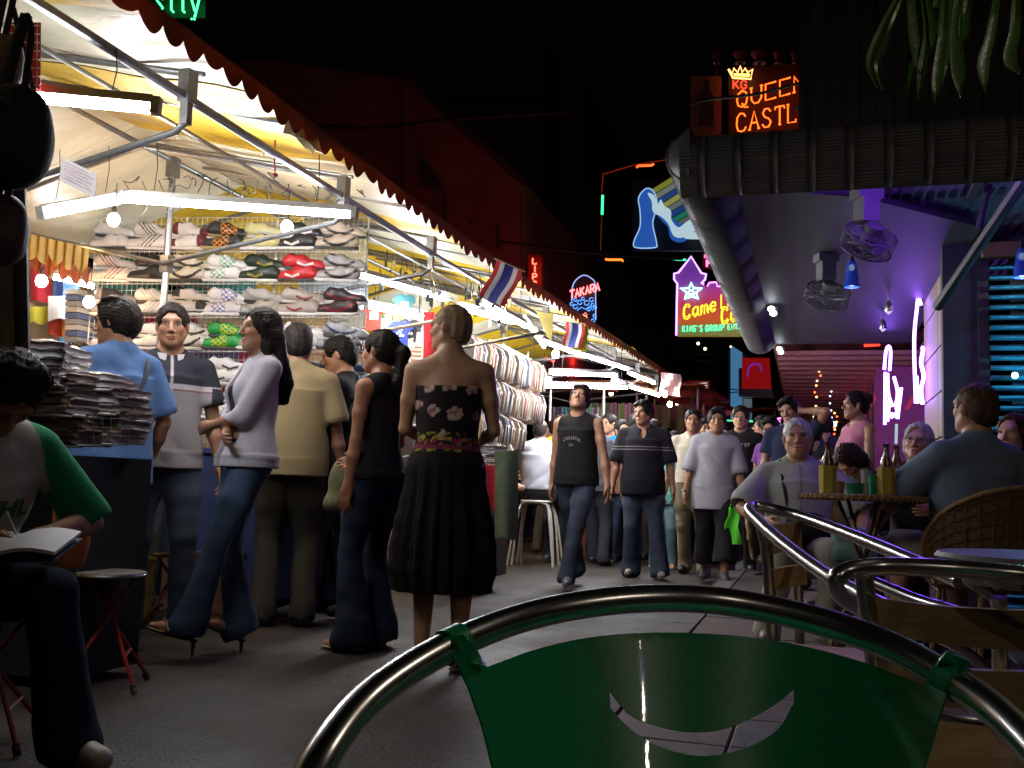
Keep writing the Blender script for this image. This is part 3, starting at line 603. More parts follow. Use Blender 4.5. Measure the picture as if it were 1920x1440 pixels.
# strings of small lamps
def lamp_string(pts, Y, n, cols, label):
    e = sgn('string_lights', label, 'lights', PY(*pts[0], Y)); P = bez([PY(x, y, Y) for x, y in pts], 8)
    m = MB(); m.tube(P, .003, 4); o = m.build('wire', M_CAB, e); o.matrix_parent_inverse = Matrix.Translation(-e.location)
    sm = MB(); sm.sphere((0, 0, 0), .016, 5); mm = {}
    for i in range(n):
        p = P[int(i/(n-1)*(len(P)-1))]; c = cols[i % len(cols)]
        if c not in mm: mm[c] = sm.mesh('bulb', glow('string bulb %.2f %.2f' % c[:2], c, 6))
        o = link('bulb', mm[c], e); o.matrix_parent_inverse = Matrix.Translation(-e.location); o.location = p+Vector((random.uniform(-.02, .02), 0, random.uniform(-.01, .01)))
lamp_string([(1543, 672), (1537, 700), (1530, 730), (1527, 770), (1524, 800)], 14.5, 14, [(1, .45, .12), (1, .15, .03), (1, .6, .25)], 'string of orange bulbs hanging down left of the magenta wall')
lamp_string([(1556, 725), (1557, 750), (1558, 780), (1556, 800)], 16.5, 8, [(.6, .65, .9)], 'string of pale bulbs beside the orange string')
lamp_string([(1566, 775), (1568, 800), (1562, 822)], 15, 7, [(1, .5, .1), (1, .1, .02)], 'short string of orange bulbs above the pink-top woman')
for i, (x, y, Y, c, r_) in enumerate([(1563, 796, 16, (.8, .9, 1), .05), (1309, 644, 30, (1, .8, .5), .05), (1370, 650, 30, (1, .75, .4), .03), (1322, 654, 30, (1, .7, .4), .05), (1189, 452, 25, (.7, .7, 1), .02)]):
    m = MB(); m.sphere(PY(x, y, Y), r_, 6); tag(m.build('lamp_globe', glow('globe %d' % i, c, 5)), ['white globe lamp left of the woman in the pink top', 'small warm lamp under the castle sign, leftmost', 'tiny warm lamp under the castle sign at right', 'small warm lamp under the castle sign, lower', 'tiny white light point left of the blue figure sign'][i], 'lamp')
# ------------------------------------------------------------------ fans, pendants, spots
M_FAN = mat('fan plastic', (.08, .075, .07), rough=.5, var=.15)
def fan(p, tilt, yaw, r, label):
    e = empty('ceiling_fan', label, 'fan', p); e.rotation_euler = (0, 0, yaw)
    m = MB(); m.box((0, 0, -.03), (.16, .12, .06)); m.build('bracket', M_FAN, e)
    m = MB(); m.box((0, 0, -.13), (.11, .12, .15)); m.build('control_box', M_FAN, e)
    m = MB(); m.tube([(0, 0, -.2), (0, -.02, -.28)], .018, 8); m.build('stem', M_FAN, e)
    R_ = Matrix.Rotation(tilt, 3, 'X'); c = Vector((0, -.03, -.31))
    m = MB(); m.lathe([(.02, .10), (.055, .09), (.06, .0), (.03, -.02)], c, 14, R_); m.build('motor', M_FAN, e)
    g_ = MB()
    for rr in (r, r*.97, r*.72, r*.45):
        for zz in (.03, -.07):
            g_.tube([c+R_ @ Vector((rr*math.cos(a), rr*math.sin(a), zz*(1 if rr > .9*r else 1.3)-(.0))) for a in np.linspace(0, 2*math.pi, 28)[:-1]], .0035 if rr < r*.9 else .006, 4, closed=True)
    for a in np.linspace(0, 2*math.pi, 37)[:-1]:
        ca, sa = math.cos(a), math.sin(a)
        g_.tube([c+R_ @ Vector((r*.12*ca, r*.12*sa, -.095)), c+R_ @ Vector((r*.7*ca, r*.7*sa, -.09)), c+R_ @ Vector((r*ca, r*sa, -.07)), c+R_ @ Vector((r*ca, r*sa, .03)), c+R_ @ Vector((r*.3*ca, r*.3*sa, .045))], .002, 3)
    g_.build('cage', M_FAN, e)
    for k in range(4):
        a0 = k*math.pi/2+.3; rows = []
        for t in np.linspace(.15, .88, 5):
            w = .5-.12*t; rows.append([c+R_ @ Vector((r*t*math.cos(a0+w*s_), r*t*math.sin(a0+w*s_), -.02+.022*s_)) for s_ in (-1, 0, 1)])
        m = MB(); m.sheet(rows, .003); m.build('blade', mat('fan blade', (.10, .10, .11), .3), e)
fan(PZ(1625, 356, 2.69), .75, .5, .155, 'large caged fan hanging from the cafe ceiling, nearer one')
fan(PZ(1549, 478, 2.69), .65, .4, .165, 'smaller looking caged fan hanging beside the blue pendant lamp')
M_SHADE = mat('blue glass shade', (.04, .10, .55), rough=.15, var=.1, bump=0, trans=.0, alpha=.85, spec=.8)
def pendant(p, drop, label, power=7):
    e = empty('pendant_lamp', label, 'lamp', p)
    m = MB(); m.tube([(0, 0, 0), (0, 0, -drop)], .004, 5); m.build('cord', M_CAB, e)
    m = MB(); m.lathe([(.012, -drop+.05), (.018, -drop), (.02, -drop-.02)], n=10); m.build('cap', M_DARK, e)
    m = MB(); m.sheet([[(r*math.cos(a), r*math.sin(a), z) for a in np.linspace(0, 2*math.pi, 21)] for r, z in ((.022, -drop-.01), (.034, -drop-.05), (.045, -drop-.13), (.055, -drop-.21))], .003); m.build('glass_shade', M_SHADE, e)
    m = MB(); m.sphere((0, 0, -drop-.06), .022, 8, (1, 1, 1.2)); m.build('bulb', glow('pendant bulb', (.75, .9, 1), 14), e)
    ld = bpy.data.lights.new('pendant light', 'POINT'); ld.energy = power; ld.color = (.85, .92, 1.0); ld.shadow_soft_size = .02
    lo = bpy.data.objects.new('pendant_light', ld); COL.objects.link(lo); lo.parent = e; lo.location = (0, 0, -drop-.23)
    return e
pendant(PZ(1597, 462, 2.69), .10, 'blue glass pendant lamp hanging between the two fans', 1.2)
pendant(PZ(1915, 438, 2.69), .10, 'blue glass pendant lamp at the right edge before the shutter', 2)
for i, (x, y) in enumerate([(1666, 552), (1655, 588)]):
    p = PZ(x, y, 2.69); e = empty('ceiling_spot', ['chrome ceiling spot nearer the violet neon', 'chrome ceiling spot further down the cafe ceiling'][i], 'lamp', p)
    m = MB(); m.tube([(0, 0, 0), (0, 0, -.08)], .008, 6); m.build('stem', M_METAL, e)
    m = MB(); m.lathe([(.015, -.06), (.03, -.09), (.035, -.15), (.03, -.16)], n=12); m.build('lamp_head', M_METAL, e)
    m = MB(); m.sphere((0, 0, -.165), .02, 6); m.build('bulb', glow('dim bulb', (.9, .9, 1), 1.2), e)
for i, (x, y, z) in enumerate([(1446, 583, 2.62), (1461, 657, 2.62)]):
    p = PZ(x, y, z); e = empty('edge_floodlight', ['white floodlight on the canopy edge, nearer', 'white floodlight on the canopy edge, further'][i], 'lamp', p)
    for k, dz in enumerate((.0, -.045)):
        m = MB(); m.sphere((.0+k*.02, -.01*k, .02+dz), .035, 8, (1, 1.3, .8)); m.build('lens', glow('flood lens', (.85, .95, 1), 12), e)
    m = MB(); m.box((.03, .06, .0), (.06, .06, .10)); m.build('housing', M_DARK, e)
    ld = bpy.data.lights.new('flood light', 'POINT'); ld.energy = .8; ld.color = (.85, .93, 1.0); ld.shadow_soft_size = .04
    lo = bpy.data.objects.new('flood_light', ld); COL.objects.link(lo); lo.parent = e; lo.location = (-.02, -.10, -.06)
# unseen pendants added out of view to light the chairs and near people
for i, (x, y, z) in enumerate([(1.3, 2.2, 2.75), (1.9, -.6, 2.75), (.2, -1.4, 2.9)]):
    e = pendant(Vector((x, y, z)), .10, ['blue glass pendant lamp over the empty chairs at right', 'blue glass pendant lamp behind the photographer, right', 'blue glass pendant lamp behind the photographer, left'][i], [22, 17, 10][i])
    e.children[-1].data.color = (1, .86, .66)
# ------------------------------------------------------------------ palm leaves, top right
M_LEAF = mat('palm leaf', (.028, .07, .010), rough=.35, var=.35, scale=14, bump=.15)
palm = empty('palm_plant', 'drooping green palm leaves hanging in from the top right', 'plant', PY(1790, -120, 3.6))
def leaf(pts, Y, w, tw=0.0):
    P = bez([PY(x, y, Y+dy) for x, y, dy in pts], 5); m = MB(); rows = []
    for i, p in enumerate(P):
        t = i/(len(P)-1); d = (P[min(i+1, len(P)-1)]-P[max(i-1, 0)]).normalized(); sd = d.cross(Vector((0, -1, 0))); sd.normalize()
        ww = w*(.55+.45*math.sin(min(1, t*1.3)*math.pi*.5))*(1-max(0, (t-.72)/.28)**1.6)+.0006
        sd = (sd*math.cos(tw)+Vector((0, 1, 0))*math.sin(tw)); rows.append([p-sd*ww+Vector((0, -.006, 0)), p, p+sd*ww+Vector((0, -.006, 0))])
    m.sheet(rows, .0006); o = m.build('leaf', M_LEAF, palm); o.matrix_parent_inverse = Matrix.Translation(-palm.location)
for pts, w in [([(1692, -20, 0), (1655, 50, 0), (1631, 115, 0), (1646, 168, 0)], .012), ([(1700, -20, 0), (1672, 50, 0), (1646, 120, .05), (1655, 168, .05)], .011),
    ([(1706, -20, 0), (1712, 60, 0), (1722, 110, 0), (1727, 140, 0)], .020), ([(1722, -20, 0), (1714, 80, .05), (1702, 140, .05), (1698, 186, .05)], .013), ([(1728, -20, 0), (1738, 60, 0), (1730, 120, 0), (1720, 192, 0)], .013),
    ([(1735, -20, 0), (1748, 50, 0), (1748, 96, 0)], .012), ([(1772, -20, 0), (1768, 60, 0), (1758, 140, 0), (1753, 196, 0)], .016), ([(1786, -20, .1), (1782, 70, .1), (1776, 140, .1), (1779, 186, .1)], .014), ([(1798, -20, 0), (1793, 60, 0), (1795, 120, 0), (1802, 184, 0)], .020),
    ([(1818, -20, 0), (1808, 40, 0), (1806, 86, 0)], .016), ([(1872, -20, 0), (1856, 70, 0), (1843, 120, 0), (1848, 176, 0)], .018), ([(1905, -20, 0), (1902, 60, 0), (1893, 110, 0), (1912, 140, 0)], .018), ([(1760, -20, .1), (1756, 30, .1), (1750, 70, .1)], .018)]:
    leaf(pts, 3.2, w, random.uniform(-.4, .4))
m = MB(); m.tube([PY(1700, -30, 3.2), PY(1790, -70, 3.3), PY(1910, -40, 3.2)], .012, 6); o = m.build('stem', M_LEAF, palm); o.matrix_parent_inverse = Matrix.Translation(-palm.location)
# ------------------------------------------------------------------ people: signed distance fields -> one continuous skin per body
def _v(a): return np.array(a, dtype=np.float32)
class SDF:
    def __init__(s, lo, hi, vox):
        s.vox = vox; s.lo = _v(lo)-vox*4; s.n = np.ceil((_v(hi)+vox*4-s.lo)/vox).astype(int)+1
        s.ax = [(s.lo[i]+np.arange(s.n[i], dtype=np.float32)*vox) for i in range(3)]
        s.a = np.full(tuple(s.n), 1.0, dtype=np.float32)
    def blk(s, lo, hi):
        i0 = np.clip(np.floor((lo-s.lo)/s.vox).astype(int), 0, s.n); i1 = np.clip(np.ceil((hi-s.lo)/s.vox).astype(int)+1, 0, s.n)
        sl = tuple(slice(i0[k], i1[k]) for k in range(3))
        X = s.ax[0][sl[0]][:, None, None]; Y = s.ax[1][sl[1]][None, :, None]; Z = s.ax[2][sl[2]][None, None, :]
        return sl, X, Y, Z
    def merge(s, sl, d, k, sub=False):
        o = s.a[sl]
        if o.size == 0: return
        if sub:
            if k > 0: h = np.maximum(k-np.abs(o+d), 0)/k; s.a[sl] = np.maximum(o, -d)+h*h*k*.25
            else: s.a[sl] = np.maximum(o, -d)
        else:
            if k > 0: h = np.maximum(k-np.abs(o-d), 0)/k; s.a[sl] = np.minimum(o, d)-h*h*k*.25
            else: s.a[sl] = np.minimum(o, d)
    def cap(s, a, b, ra, rb, k=.02, sub=False):
        a, b = _v(a), _v(b); r = max(ra, rb)+k+s.vox*4
        sl, X, Y, Z = s.blk(np.minimum(a, b)-r, np.maximum(a, b)+r)
        ab = b-a; L = float(ab@ab)+1e-9
        t = np.clip(((X-a[0])*ab[0]+(Y-a[1])*ab[1]+(Z-a[2])*ab[2])/L, 0, 1)
        d = np.sqrt((X-a[0]-t*ab[0])**2+(Y-a[1]-t*ab[1])**2+(Z-a[2]-t*ab[2])**2)-(ra+(rb-ra)*t)
        s.merge(sl, d, k, sub)
    def ell(s, c, r, M=None, k=.02, sub=False):
        c, r = _v(c), _v(r); R_ = float(r.max())+k+s.vox*4
        sl, X, Y, Z = s.blk(c-R_, c+R_)
        x, y, z = X-c[0], Y-c[1], Z-c[2]
        if M is not None:
            m = np.array(M, dtype=np.float32)
            x, y, z = m[0, 0]*x+m[1, 0]*y+m[2, 0]*z, m[0, 1]*x+m[1, 1]*y+m[2, 1]*z, m[0, 2]*x+m[1, 2]*y+m[2, 2]*z
        k0 = np.sqrt((x/r[0])**2+(y/r[1])**2+(z/r[2])**2); k1 = np.sqrt((x/r[0]**2)**2+(y/r[1]**2)**2+(z/r[2]**2)**2)+1e-6
        s.merge(sl, k0*(k0-1)/k1, k, sub)
    def col(s, a, b, ra, rb, M, k=.03):
        """elliptic column from a to b; ra, rb = (half width, half depth)"""
        a, b = _v(a), _v(b); r = max(*ra, *rb)+k+s.vox*4
        sl, X, Y, Z = s.blk(np.minimum(a, b)-r, np.maximum(a, b)+r); m = np.array(M, dtype=np.float32)
        L = float(np.linalg.norm(b-a)); w = (b-a)/L; x, y, z = X-a[0], Y-a[1], Z-a[2]
        u = m[0, 0]*x+m[1, 0]*y+m[2, 0]*z; v = m[0, 1]*x+m[1, 1]*y+m[2, 1]*z; h = w[0]*x+w[1]*y+w[2]*z
        t = np.clip(h/L, 0, 1); rx = ra[0]+(rb[0]-ra[0])*t; ry = ra[1]+(rb[1]-ra[1])*t
        d = (np.sqrt((u/rx)**2+(v/ry)**2)-1)*np.minimum(rx, ry)
        s.merge(sl, np.maximum(d, np.maximum(-h, h-L)), k)
    def plane(s, p, n):
        """keep the side the normal points away from (d = (x-p).n  <= 0)"""
        p, n = _v(p), _v(n); n = n/np.linalg.norm(n)
        X = s.ax[0][:, None, None]; Y = s.ax[1][None, :, None]; Z = s.ax[2][None, None, :]
        s.a = np.maximum(s.a, (X-p[0])*n[0]+(Y-p[1])*n[1]+(Z-p[2])*n[2])
    def disp(s, fn):
        X = s.ax[0][:, None, None]; Y = s.ax[1][None, :, None]; Z = s.ax[2][None, None, :]
        s.a = s.a+fn(X, Y, Z)
    def mesh(s, name, colfn=None):
        b = s.vox*3; arr = np.clip(s.a, -b, b)
        g = openvdb.FloatGrid(b); g.copyFromArray(arr)
        pts, quads = g.convertToQuads(isovalue=0.0) if hasattr(g, 'convertToQuads') else (None, None)
        P = pts.astype(np.float32)*s.vox+s.lo
        me = bpy.data.meshes.new(name)
        me.vertices.add(len(P)); me.vertices.foreach_set('co', P.ravel())
        q = quads[:, ::-1].astype(np.int32) if True else quads
        me.loops.add(q.size); me.loops.foreach_set('vertex_index', q.ravel())
        me.polygons.add(len(q)); me.polygons.foreach_set('loop_start', np.arange(len(q), dtype=np.int32)*4)
        me.polygons.foreach_set('use_smooth', np.ones(len(q), dtype=bool))
        me.update(calc_edges=True)
        if colfn is not None:
            c = np.ones((len(P), 4), dtype=np.float32); c[:, :3] = colfn(P) if callable(colfn) else colfn
            at = me.attributes.new('Col', 'FLOAT_COLOR', 'POINT'); at.data.foreach_set('color', c.ravel())
        return me
def rotm(yaw=0, pitch=0, roll=0):
    """local y forward; yaw>0 turns to the person's left, pitch>0 looks up, roll>0 tilts to right shoulder"""
    return Matrix.Rotation(yaw, 3, 'Z') @ Matrix.Rotation(pitch, 3, 'X') @ Matrix.Rotation(roll, 3, 'Y')
def ik(S, T, l1, l2, hint):
    S, T, hint = Vector(S), Vector(T), Vector(hint); d = T-S; L = d.length
    if L > (l1+l2)*.999: T = S+d*((l1+l2)*.999/L); d = T-S; L = d.length
    u = d.normalized(); a = (l1*l1-l2*l2+L*L)/(2*L); hgt = math.sqrt(max(0, l1*l1-a*a))
    h = hint-u*hint.dot(u)
    if h.length < 1e-4: h = Vector((0, 0, 1))-u*u.z
    h.normalize(); return S+u*a+h*hgt, T
M_SKIN = vmat('skin', rough=.48, bump=.12, bscale=260, spec=.4, sss=.0, var=.10, vscale=18)
M_CLOTH = vmat('woven cloth', rough=.9, bump=.3, bscale=420, spec=.15, var=.06, vscale=40, sheen=.02)
M_DENIM = vmat('denim', rough=.92, bump=.5, bscale=520, spec=.12, var=.14, vscale=60)
M_HAIR = vmat('hair', rough=.5, bump=.5, bscale=230, spec=.10, stretch=(1, 1, .1), var=.3, vscale=80, bdist=.003)
M_LEATH = vmat('shoe leather', rough=.45, bump=.2, bscale=200, spec=.5, var=.2)
M_EYEW = mat('eye white', (.42, .38, .35), rough=.3, var=.05, bump=0)
M_EYED = mat('iris', (.02, .012, .008), rough=.1, var=.0, bump=0)

TAN = (.36, .20, .12); BROWN = (.27, .14, .075); PALE = (.52, .32, .23); PINK = (.55, .33, .25)
BLACK = (.012, .011, .011)
def hand(s, Wp, d, n, side, curl=.35, sc=1.0, spread=.12, thumb=.6):
    """side: unit vector towards the thumb"""
    d, n, side = d.normalized(), n.normalized(), side.normalized()
    k = .012
    pc = Wp+d*.045*sc
    M = np.array([list(side), list(d), list(n)]).T
    s.cap(Wp-d*.01, Wp+d*.02*sc, .024*sc, .026*sc, .02)
    s.ell(pc, (.041*sc, .054*sc, .0165*sc), M, .018)
    for i, (off, L) in enumerate(((.030, .070), (.0105, .079), (-.0095, .073), (-.028, .058))):
        r = .0088*sc
        p = Wp+d*(.082 if 0 < i < 3 else .076)*sc+side*off*sc
        ang = curl*(.6+.12*i); dd = d+side*(spread*(1.2-i)*.25)
        dd.normalize()
        for seg, (fl, an) in enumerate(((.45, ang), (.32, ang*2.1), (.23, ang*2.9))):
            q = p+(dd*math.cos(an)+n*math.sin(an))*L*fl*sc
            s.cap(p, q, r*(1-.08*seg), r*(1-.08*(seg+1)), .004 if seg else .008); p = q
    p = Wp+d*.02*sc+side*.026*sc+n*.006; q = p+(side*thumb+d*.75+n*.30).normalized()*.045*sc
    s.cap(p, q, .014*sc, .0105*sc, .014); q2 = q+(d+side*.12+n*.35).normalized()*.030*sc; s.cap(q, q2, .0105*sc, .0085*sc, .004)
def wr(amp, seed, fx=1.0):
    """soft cloth folds"""
    a = np.random.default_rng(seed).uniform(0, 6.28, 8)
    def fn(X, Y, Z):
        r1 = 1-2*np.abs(np.sin(15*fx*Z+12*X*np.sin(a[0])+2.2*np.sin(7*X+a[1])+1.5*np.sin(9*Y+a[6])+a[2])); r2 = 1-2*np.abs(np.sin(11*Z*fx-19*X+13*Y+a[3]+1.6*np.sin(9*Z+a[5])))
        w = r1*.45*(.5+.5*np.sin(9*X+7*Y+5*Z+a[7]))+r2*.5*(.5+.5*np.sin(8*Z-6*X+a[4]))+np.sin(23*X+17*Y+21*Z+a[4])*.35
        return (amp*w).astype(np.float32)
    return fn
def person(label, at, face=0.0, H=1.70, build=1.0, sex='m', skin=TAN, top=None, legs=None, shoes=None, hair=None, vox=.0075,
           lean=(0, 0), twist=0.0, head=(0, 0, 0), larm=None, rarm=None, lleg=None, rleg=None, sit=None, group=None, extra=None,
           belly=0.0, rise=0.0, palm=(None, None), curl=(.4, .4), mouth=0.0, brow=True, shift=(0, 0), floor=0.0, hipw=1.0):
    """at: world position of the feet; face: 0 looks at the camera, 90 to image right, 180 away; arm targets are wrist positions (x right, y forward, z up)"""
    at = Vector(at); q = _C-at; ang = math.atan2(q.y, q.x)+math.radians(face)
    root = empty('person', label, 'person', at, ang-R90, group)
    k = H/1.72; B = build; fem = sex == 'f'
    pz = (.93*k+rise if sit is None else sit+.09); pel = Vector((shift[0], shift[1], pz))
    T = Matrix.Rotation(math.radians(twist), 3, 'Z') @ Matrix.Rotation(-math.radians(lean[0]), 3, 'X') @ Matrix.Rotation(math.radians(lean[1]), 3, 'Y')
    def tp(x, y, z): return pel+T @ (Vector((x, y, z-.93))*k)
    shw = (.165 if fem else .185)*(.5+.5*B)
    waist, chest, neck = tp(0, 0, 1.10), tp(0, .005, 1.27), tp(0, -.012, 1.455)
    Tm = np.array(T)
    HR = T @ rotm(math.radians(head[0]), math.radians(head[1]), math.radians(head[2]))
    hb = neck+T @ Vector((0, .012, .055))*k
    hc = hb+(T @ rotm(math.radians(head[0])*.5, math.radians(head[1])*.6, math.radians(head[2])*.6)) @ Vector((0, .015, .093))*k
    hs = (.995 if not fem else .95)*(.6+.4*k)
    def hp(x, y, z): return hc+HR @ (Vector((x, y, z))*hs)
    Hm = np.array(HR)
    sh = [tp(s_*shw, -.01, 1.392) for s_ in (-1, 1)]
    arms = []
    for i, (spec_, sgn) in enumerate(((larm, -1), (rarm, 1))):   # larm: the arm at local -x (the person's left when seen from behind)
        if spec_ is None: spec_ = (sgn*(shw+.075+.03*B), .05, .80, sgn*.3, -1, 0)
        tw = spec_[:3]
        tgt = Vector((tw[0], tw[1], tw[2]))*k if sit is None else Vector(tw)
        el, wr_ = ik(sh[i], tgt, .285*k, .255*k, spec_[3:6] if len(spec_) > 3 else (sgn*.4, -1, -.3))
        arms.append((sh[i], el, wr_, sgn))
    legs_ = []
    for i, (spec_, sgn) in enumerate(((lleg, -1), (rleg, 1))):
        hip = pel+Vector((sgn*.092*hipw, 0, -.02))*k
        if spec_ is None: spec_ = (sgn*.11, 0, .085)
        tgt = Vector(spec_[:3])*(k if sit is None else 1)
        kn, an = ik(hip, tgt, .42*k, .415*k, spec_[3:6] if len(spec_) > 3 else (sgn*.08, 1, 0))
        yaw = math.radians(spec_[6] if len(spec_) > 6 else sgn*-8)
        legs_.append((hip, kn, an, yaw, spec_[7] if len(spec_) > 7 else 0.0, sgn))
    allp = [pel, hc, waist]+[p for a in arms for p in a[:3]]+[p for l in legs_ for p in l[:3]]
    lo = np.min([list(p) for p in allp], axis=0)-np.array([.22, .24, .13]); hi = np.max([list(p) for p in allp], axis=0)+np.array([.22, .24, .16])
    def torso(s, g, bl=0.0):
        w = (.92 if fem else 1.0)*B; kk = .09
        s.ell(pel+Vector((0, 0, .01)), (_v((.155*(.5+.5*B)*(1.04 if fem else 1)*hipw, .105*B, .12))*k+g), None, kk)
        s.ell(waist+T @ Vector((0, belly*.5+.0, 0)), _v((.125*w, .095*B+belly*.6, .13))*k+g, Tm, kk)
        s.ell(chest, _v((.148*w, .103*B, .165))*k+g, Tm, kk)
        s.cap(tp(-shw*.78, -.012, 1.385), tp(shw*.78, -.012, 1.385), .052*k+g*.7, .052*k+g*.7, .06)
        for e in (-1, 1): s.cap(tp(e*shw*.62, -.022, 1.405), neck+T @ Vector((e*.01, -.008, .022)), .034*k+g*.6, .042*k+g*.3, .05)
        if not fem: s.col(tp(0, 0, 1.0), tp(0, 0, 1.32), ((.128*w)*k+g, .09*B*k+g+belly*.5), (.15*w*k+g, .095*B*k+g), Tm, .05)
        if fem:
            for e in (-1, 1): s.ell(tp(e*.065, .075, 1.27), _v((.055, .05, .055))*k+g, Tm, .035)
    # ---- body
    s = SDF(lo, hi, vox)
    torso(s, 0)
    s.cap(neck-T @ Vector((0, .01, .06)), hc+HR @ Vector((0, -.018, -.045)), (.058 if not fem else .047)*k, (.056 if not fem else .046)*k, .035)
    s.ell(hp(0, -.014, .030), _v((.0745, .094, .083))*hs, Hm, .02)
    s.ell(hp(0, .022, -.035), _v((.056, .066, .080))*hs, Hm, .03)
    for e in (-1, 1):
        s.ell(hp(e*.034, .052, -.018), _v((.027, .026, .026))*hs, Hm, .02)
        s.cap(hp(e*.052, .0, -.045), hp(e*.015, .062, -.088), .020*hs, .018*hs, .03)
        s.ell(hp(e*.0765, -.008, -.002), _v((.009, .019, .031))*hs, Hm @ np.array(Matrix.Rotation(e*-.35, 3, 'Z')), .006)
    s.ell(hp(0, .066, -.097), _v((.022, .018, .016))*hs, Hm, .02)
    s.cap(hp(-.036, .076, .030), hp(.036, .076, .030), .012*hs, .012*hs, .02)
    for e in (-1, 1): s.ell(hp(e*.031, .098, .010), _v((.017, .013, .011))*hs, Hm, .012, sub=True)
    s.cap(hp(0, .086, .018), hp(0, .108, -.026), .0075*hs, .0115*hs, .010)
    for e in (-1, 1): s.ell(hp(e*.013, .094, -.031), _v((.009, .010, .008))*hs, Hm, .006)
    s.ell(hp(0, .087, -.056), _v((.024, .010, .0065))*hs, Hm, .005); s.ell(hp(0, .0855, -.068-mouth*.012), _v((.021, .010, .0065))*hs, Hm, .005)
    if mouth > 0: s.ell(hp(0, .097, -.063-mouth*.004), _v((.016, .014, .004+.006*mouth))*hs, Hm, .003, sub=True)
    for i, (S, E_, Wp, sgn) in enumerate(arms):
        ab = .85 if fem else 1.0
        s.cap(S, S+(E_-S)*.5, .047*k*ab*(.4+.6*B), .043*k*ab*(.4+.6*B), .03); s.cap(S+(E_-S)*.5, E_, .043*k*ab*(.4+.6*B), .034*k*ab, .02)
        s.cap(E_, E_+(Wp-E_)*.35, .035*k*ab, .039*k*ab, .015); s.cap(E_+(Wp-E_)*.35, Wp, .039*k*ab, .024*k*ab, .015)
        d = (Wp-E_).normalized(); pn = palm[i]
        n = Vector(pn) if pn is not None else Vector((-sgn, .15, 0))
        n = n-d*n.dot(d); n.normalize(); sd = d.cross(n)*(1 if sgn < 0 else -1)
        if pn is None and sd.y < 0: sd = -sd
        hand(s, Wp, d, n, sd, curl[i], .97*k if not fem else .88*k)
    for hip, kn, an, yaw, tip, sgn in legs_:
        lb = (.4+.6*B)
        s.cap(hip, hip+(kn-hip)*.5, .082*k*lb, .066*k*lb, .05); s.cap(hip+(kn-hip)*.5, kn, .066*k*lb, .050*k, .03)
        s.cap(kn, kn+(an-kn)*.32, .049*k, .054*k, .02); s.cap(kn+(an-kn)*.32, an, .054*k, .034*k, .02)
        ca = Vector((math.sin(-yaw), math.cos(yaw), 0)); ft = Matrix.Rotation(-tip, 3, Vector((ca.y, -ca.x, 0)))
        back = (an-kn).normalized().cross(Vector((1, 0, 0))) * 0
        dn = Vector((0, 0, -1)) if True else None
        fwd = ft @ ca; up = ft @ Vector((0, 0, 1))
        s.cap(an-fwd*.025*k-up*.045*k, an+fwd*.12*k-up*.055*k, .032*k, .026*k, .02); s.cap(an+fwd*.10*k-up*.058*k, an+fwd*.165*k-up*.062*k, .029*k, .018*k, .02)
    hset = hair or {}
    hcol = _v(hset.get('col', (.015, .011, .009))); sk = _v(skin)*_v((1.06, .95, .84))
    hcen = _v(hc); Hinv = Hm.T.astype(np.float32)
    def skincol(P):
        c = np.tile(sk, (len(P), 1)); q = ((P-hcen) @ Hm.astype(np.float32))/hs
        near = (np.abs(q) < .16).all(axis=1)
        def blob(cx, cy, cz, rx, ry, rz): return np.clip(1.6-1.6*np.sqrt(((q[:, 0]-cx)/rx)**2+((q[:, 1]-cy)/ry)**2+((q[:, 2]-cz)/rz)**2), 0, 1)*near
        lip = np.maximum(blob(0, .095, -.0575, .030, .03, .011), blob(0, .095, -.069-mouth*.012, .027, .03, .011))
        c = c*(1-lip[:, None]*.85)+lip[:, None]*.85*_v((.42, .13, .11) if fem else sk*_v((.95, .62, .6)))
        if brow:
            br = np.maximum(blob(-.032, .085, .034, .024, .03, .0065), blob(.032, .085, .034, .024, .03, .0065))
            c = c*(1-br[:, None]*.85)+br[:, None]*.85*(hcol*.8+.2*sk)
        ey = np.maximum(blob(-.031, .09, .012, .022, .02, .014), blob(.031, .09, .012, .022, .02, .014)); c = c*(1-ey[:, None]*.22)
        if hset.get('style') == 'buzz':
            st = np.clip((q[:, 2]+q[:, 1]*-.55-.022)*60, 0, 1)*near*(q[:, 2] > -.06); c = c*(1-st[:, None]*.75)+st[:, None]*.75*hcol
        ck = np.maximum(blob(-.04, .07, -.02, .03, .04, .03), blob(.04, .07, -.02, .03, .04, .03)); c = c*(1+ck[:, None]*_v((.12, -.04, -.04)))
        return c
    me = s.mesh('body', skincol); me.materials.append(M_SKIN); link('body', me, root)
    # ---- eyes
    if brow:
        for e in (-1, 1):
            m = MB(); MM = HR
            m.sphere(hp(e*.031, .0805, .0105), .0118*hs, 8, (1.15, .62, .36), MM)
            m.cur = 1; m.sphere(hp(e*.031, .0845, .0105), .0062*hs, 6, (.95, .75, .68), MM)
            m.cur = 2; m.tube([hp(e*.031+t*.0155, .0865-abs(t)*.006, .0185-.003-t*t*.005) for t in (-1, -.5, 0, .5, 1)], .0026, 5)
            m.build('eye', [M_EYEW, M_EYED, MATS.get('lash') or mat('lash', (.01, .008, .007), var=0, bump=0)], root)
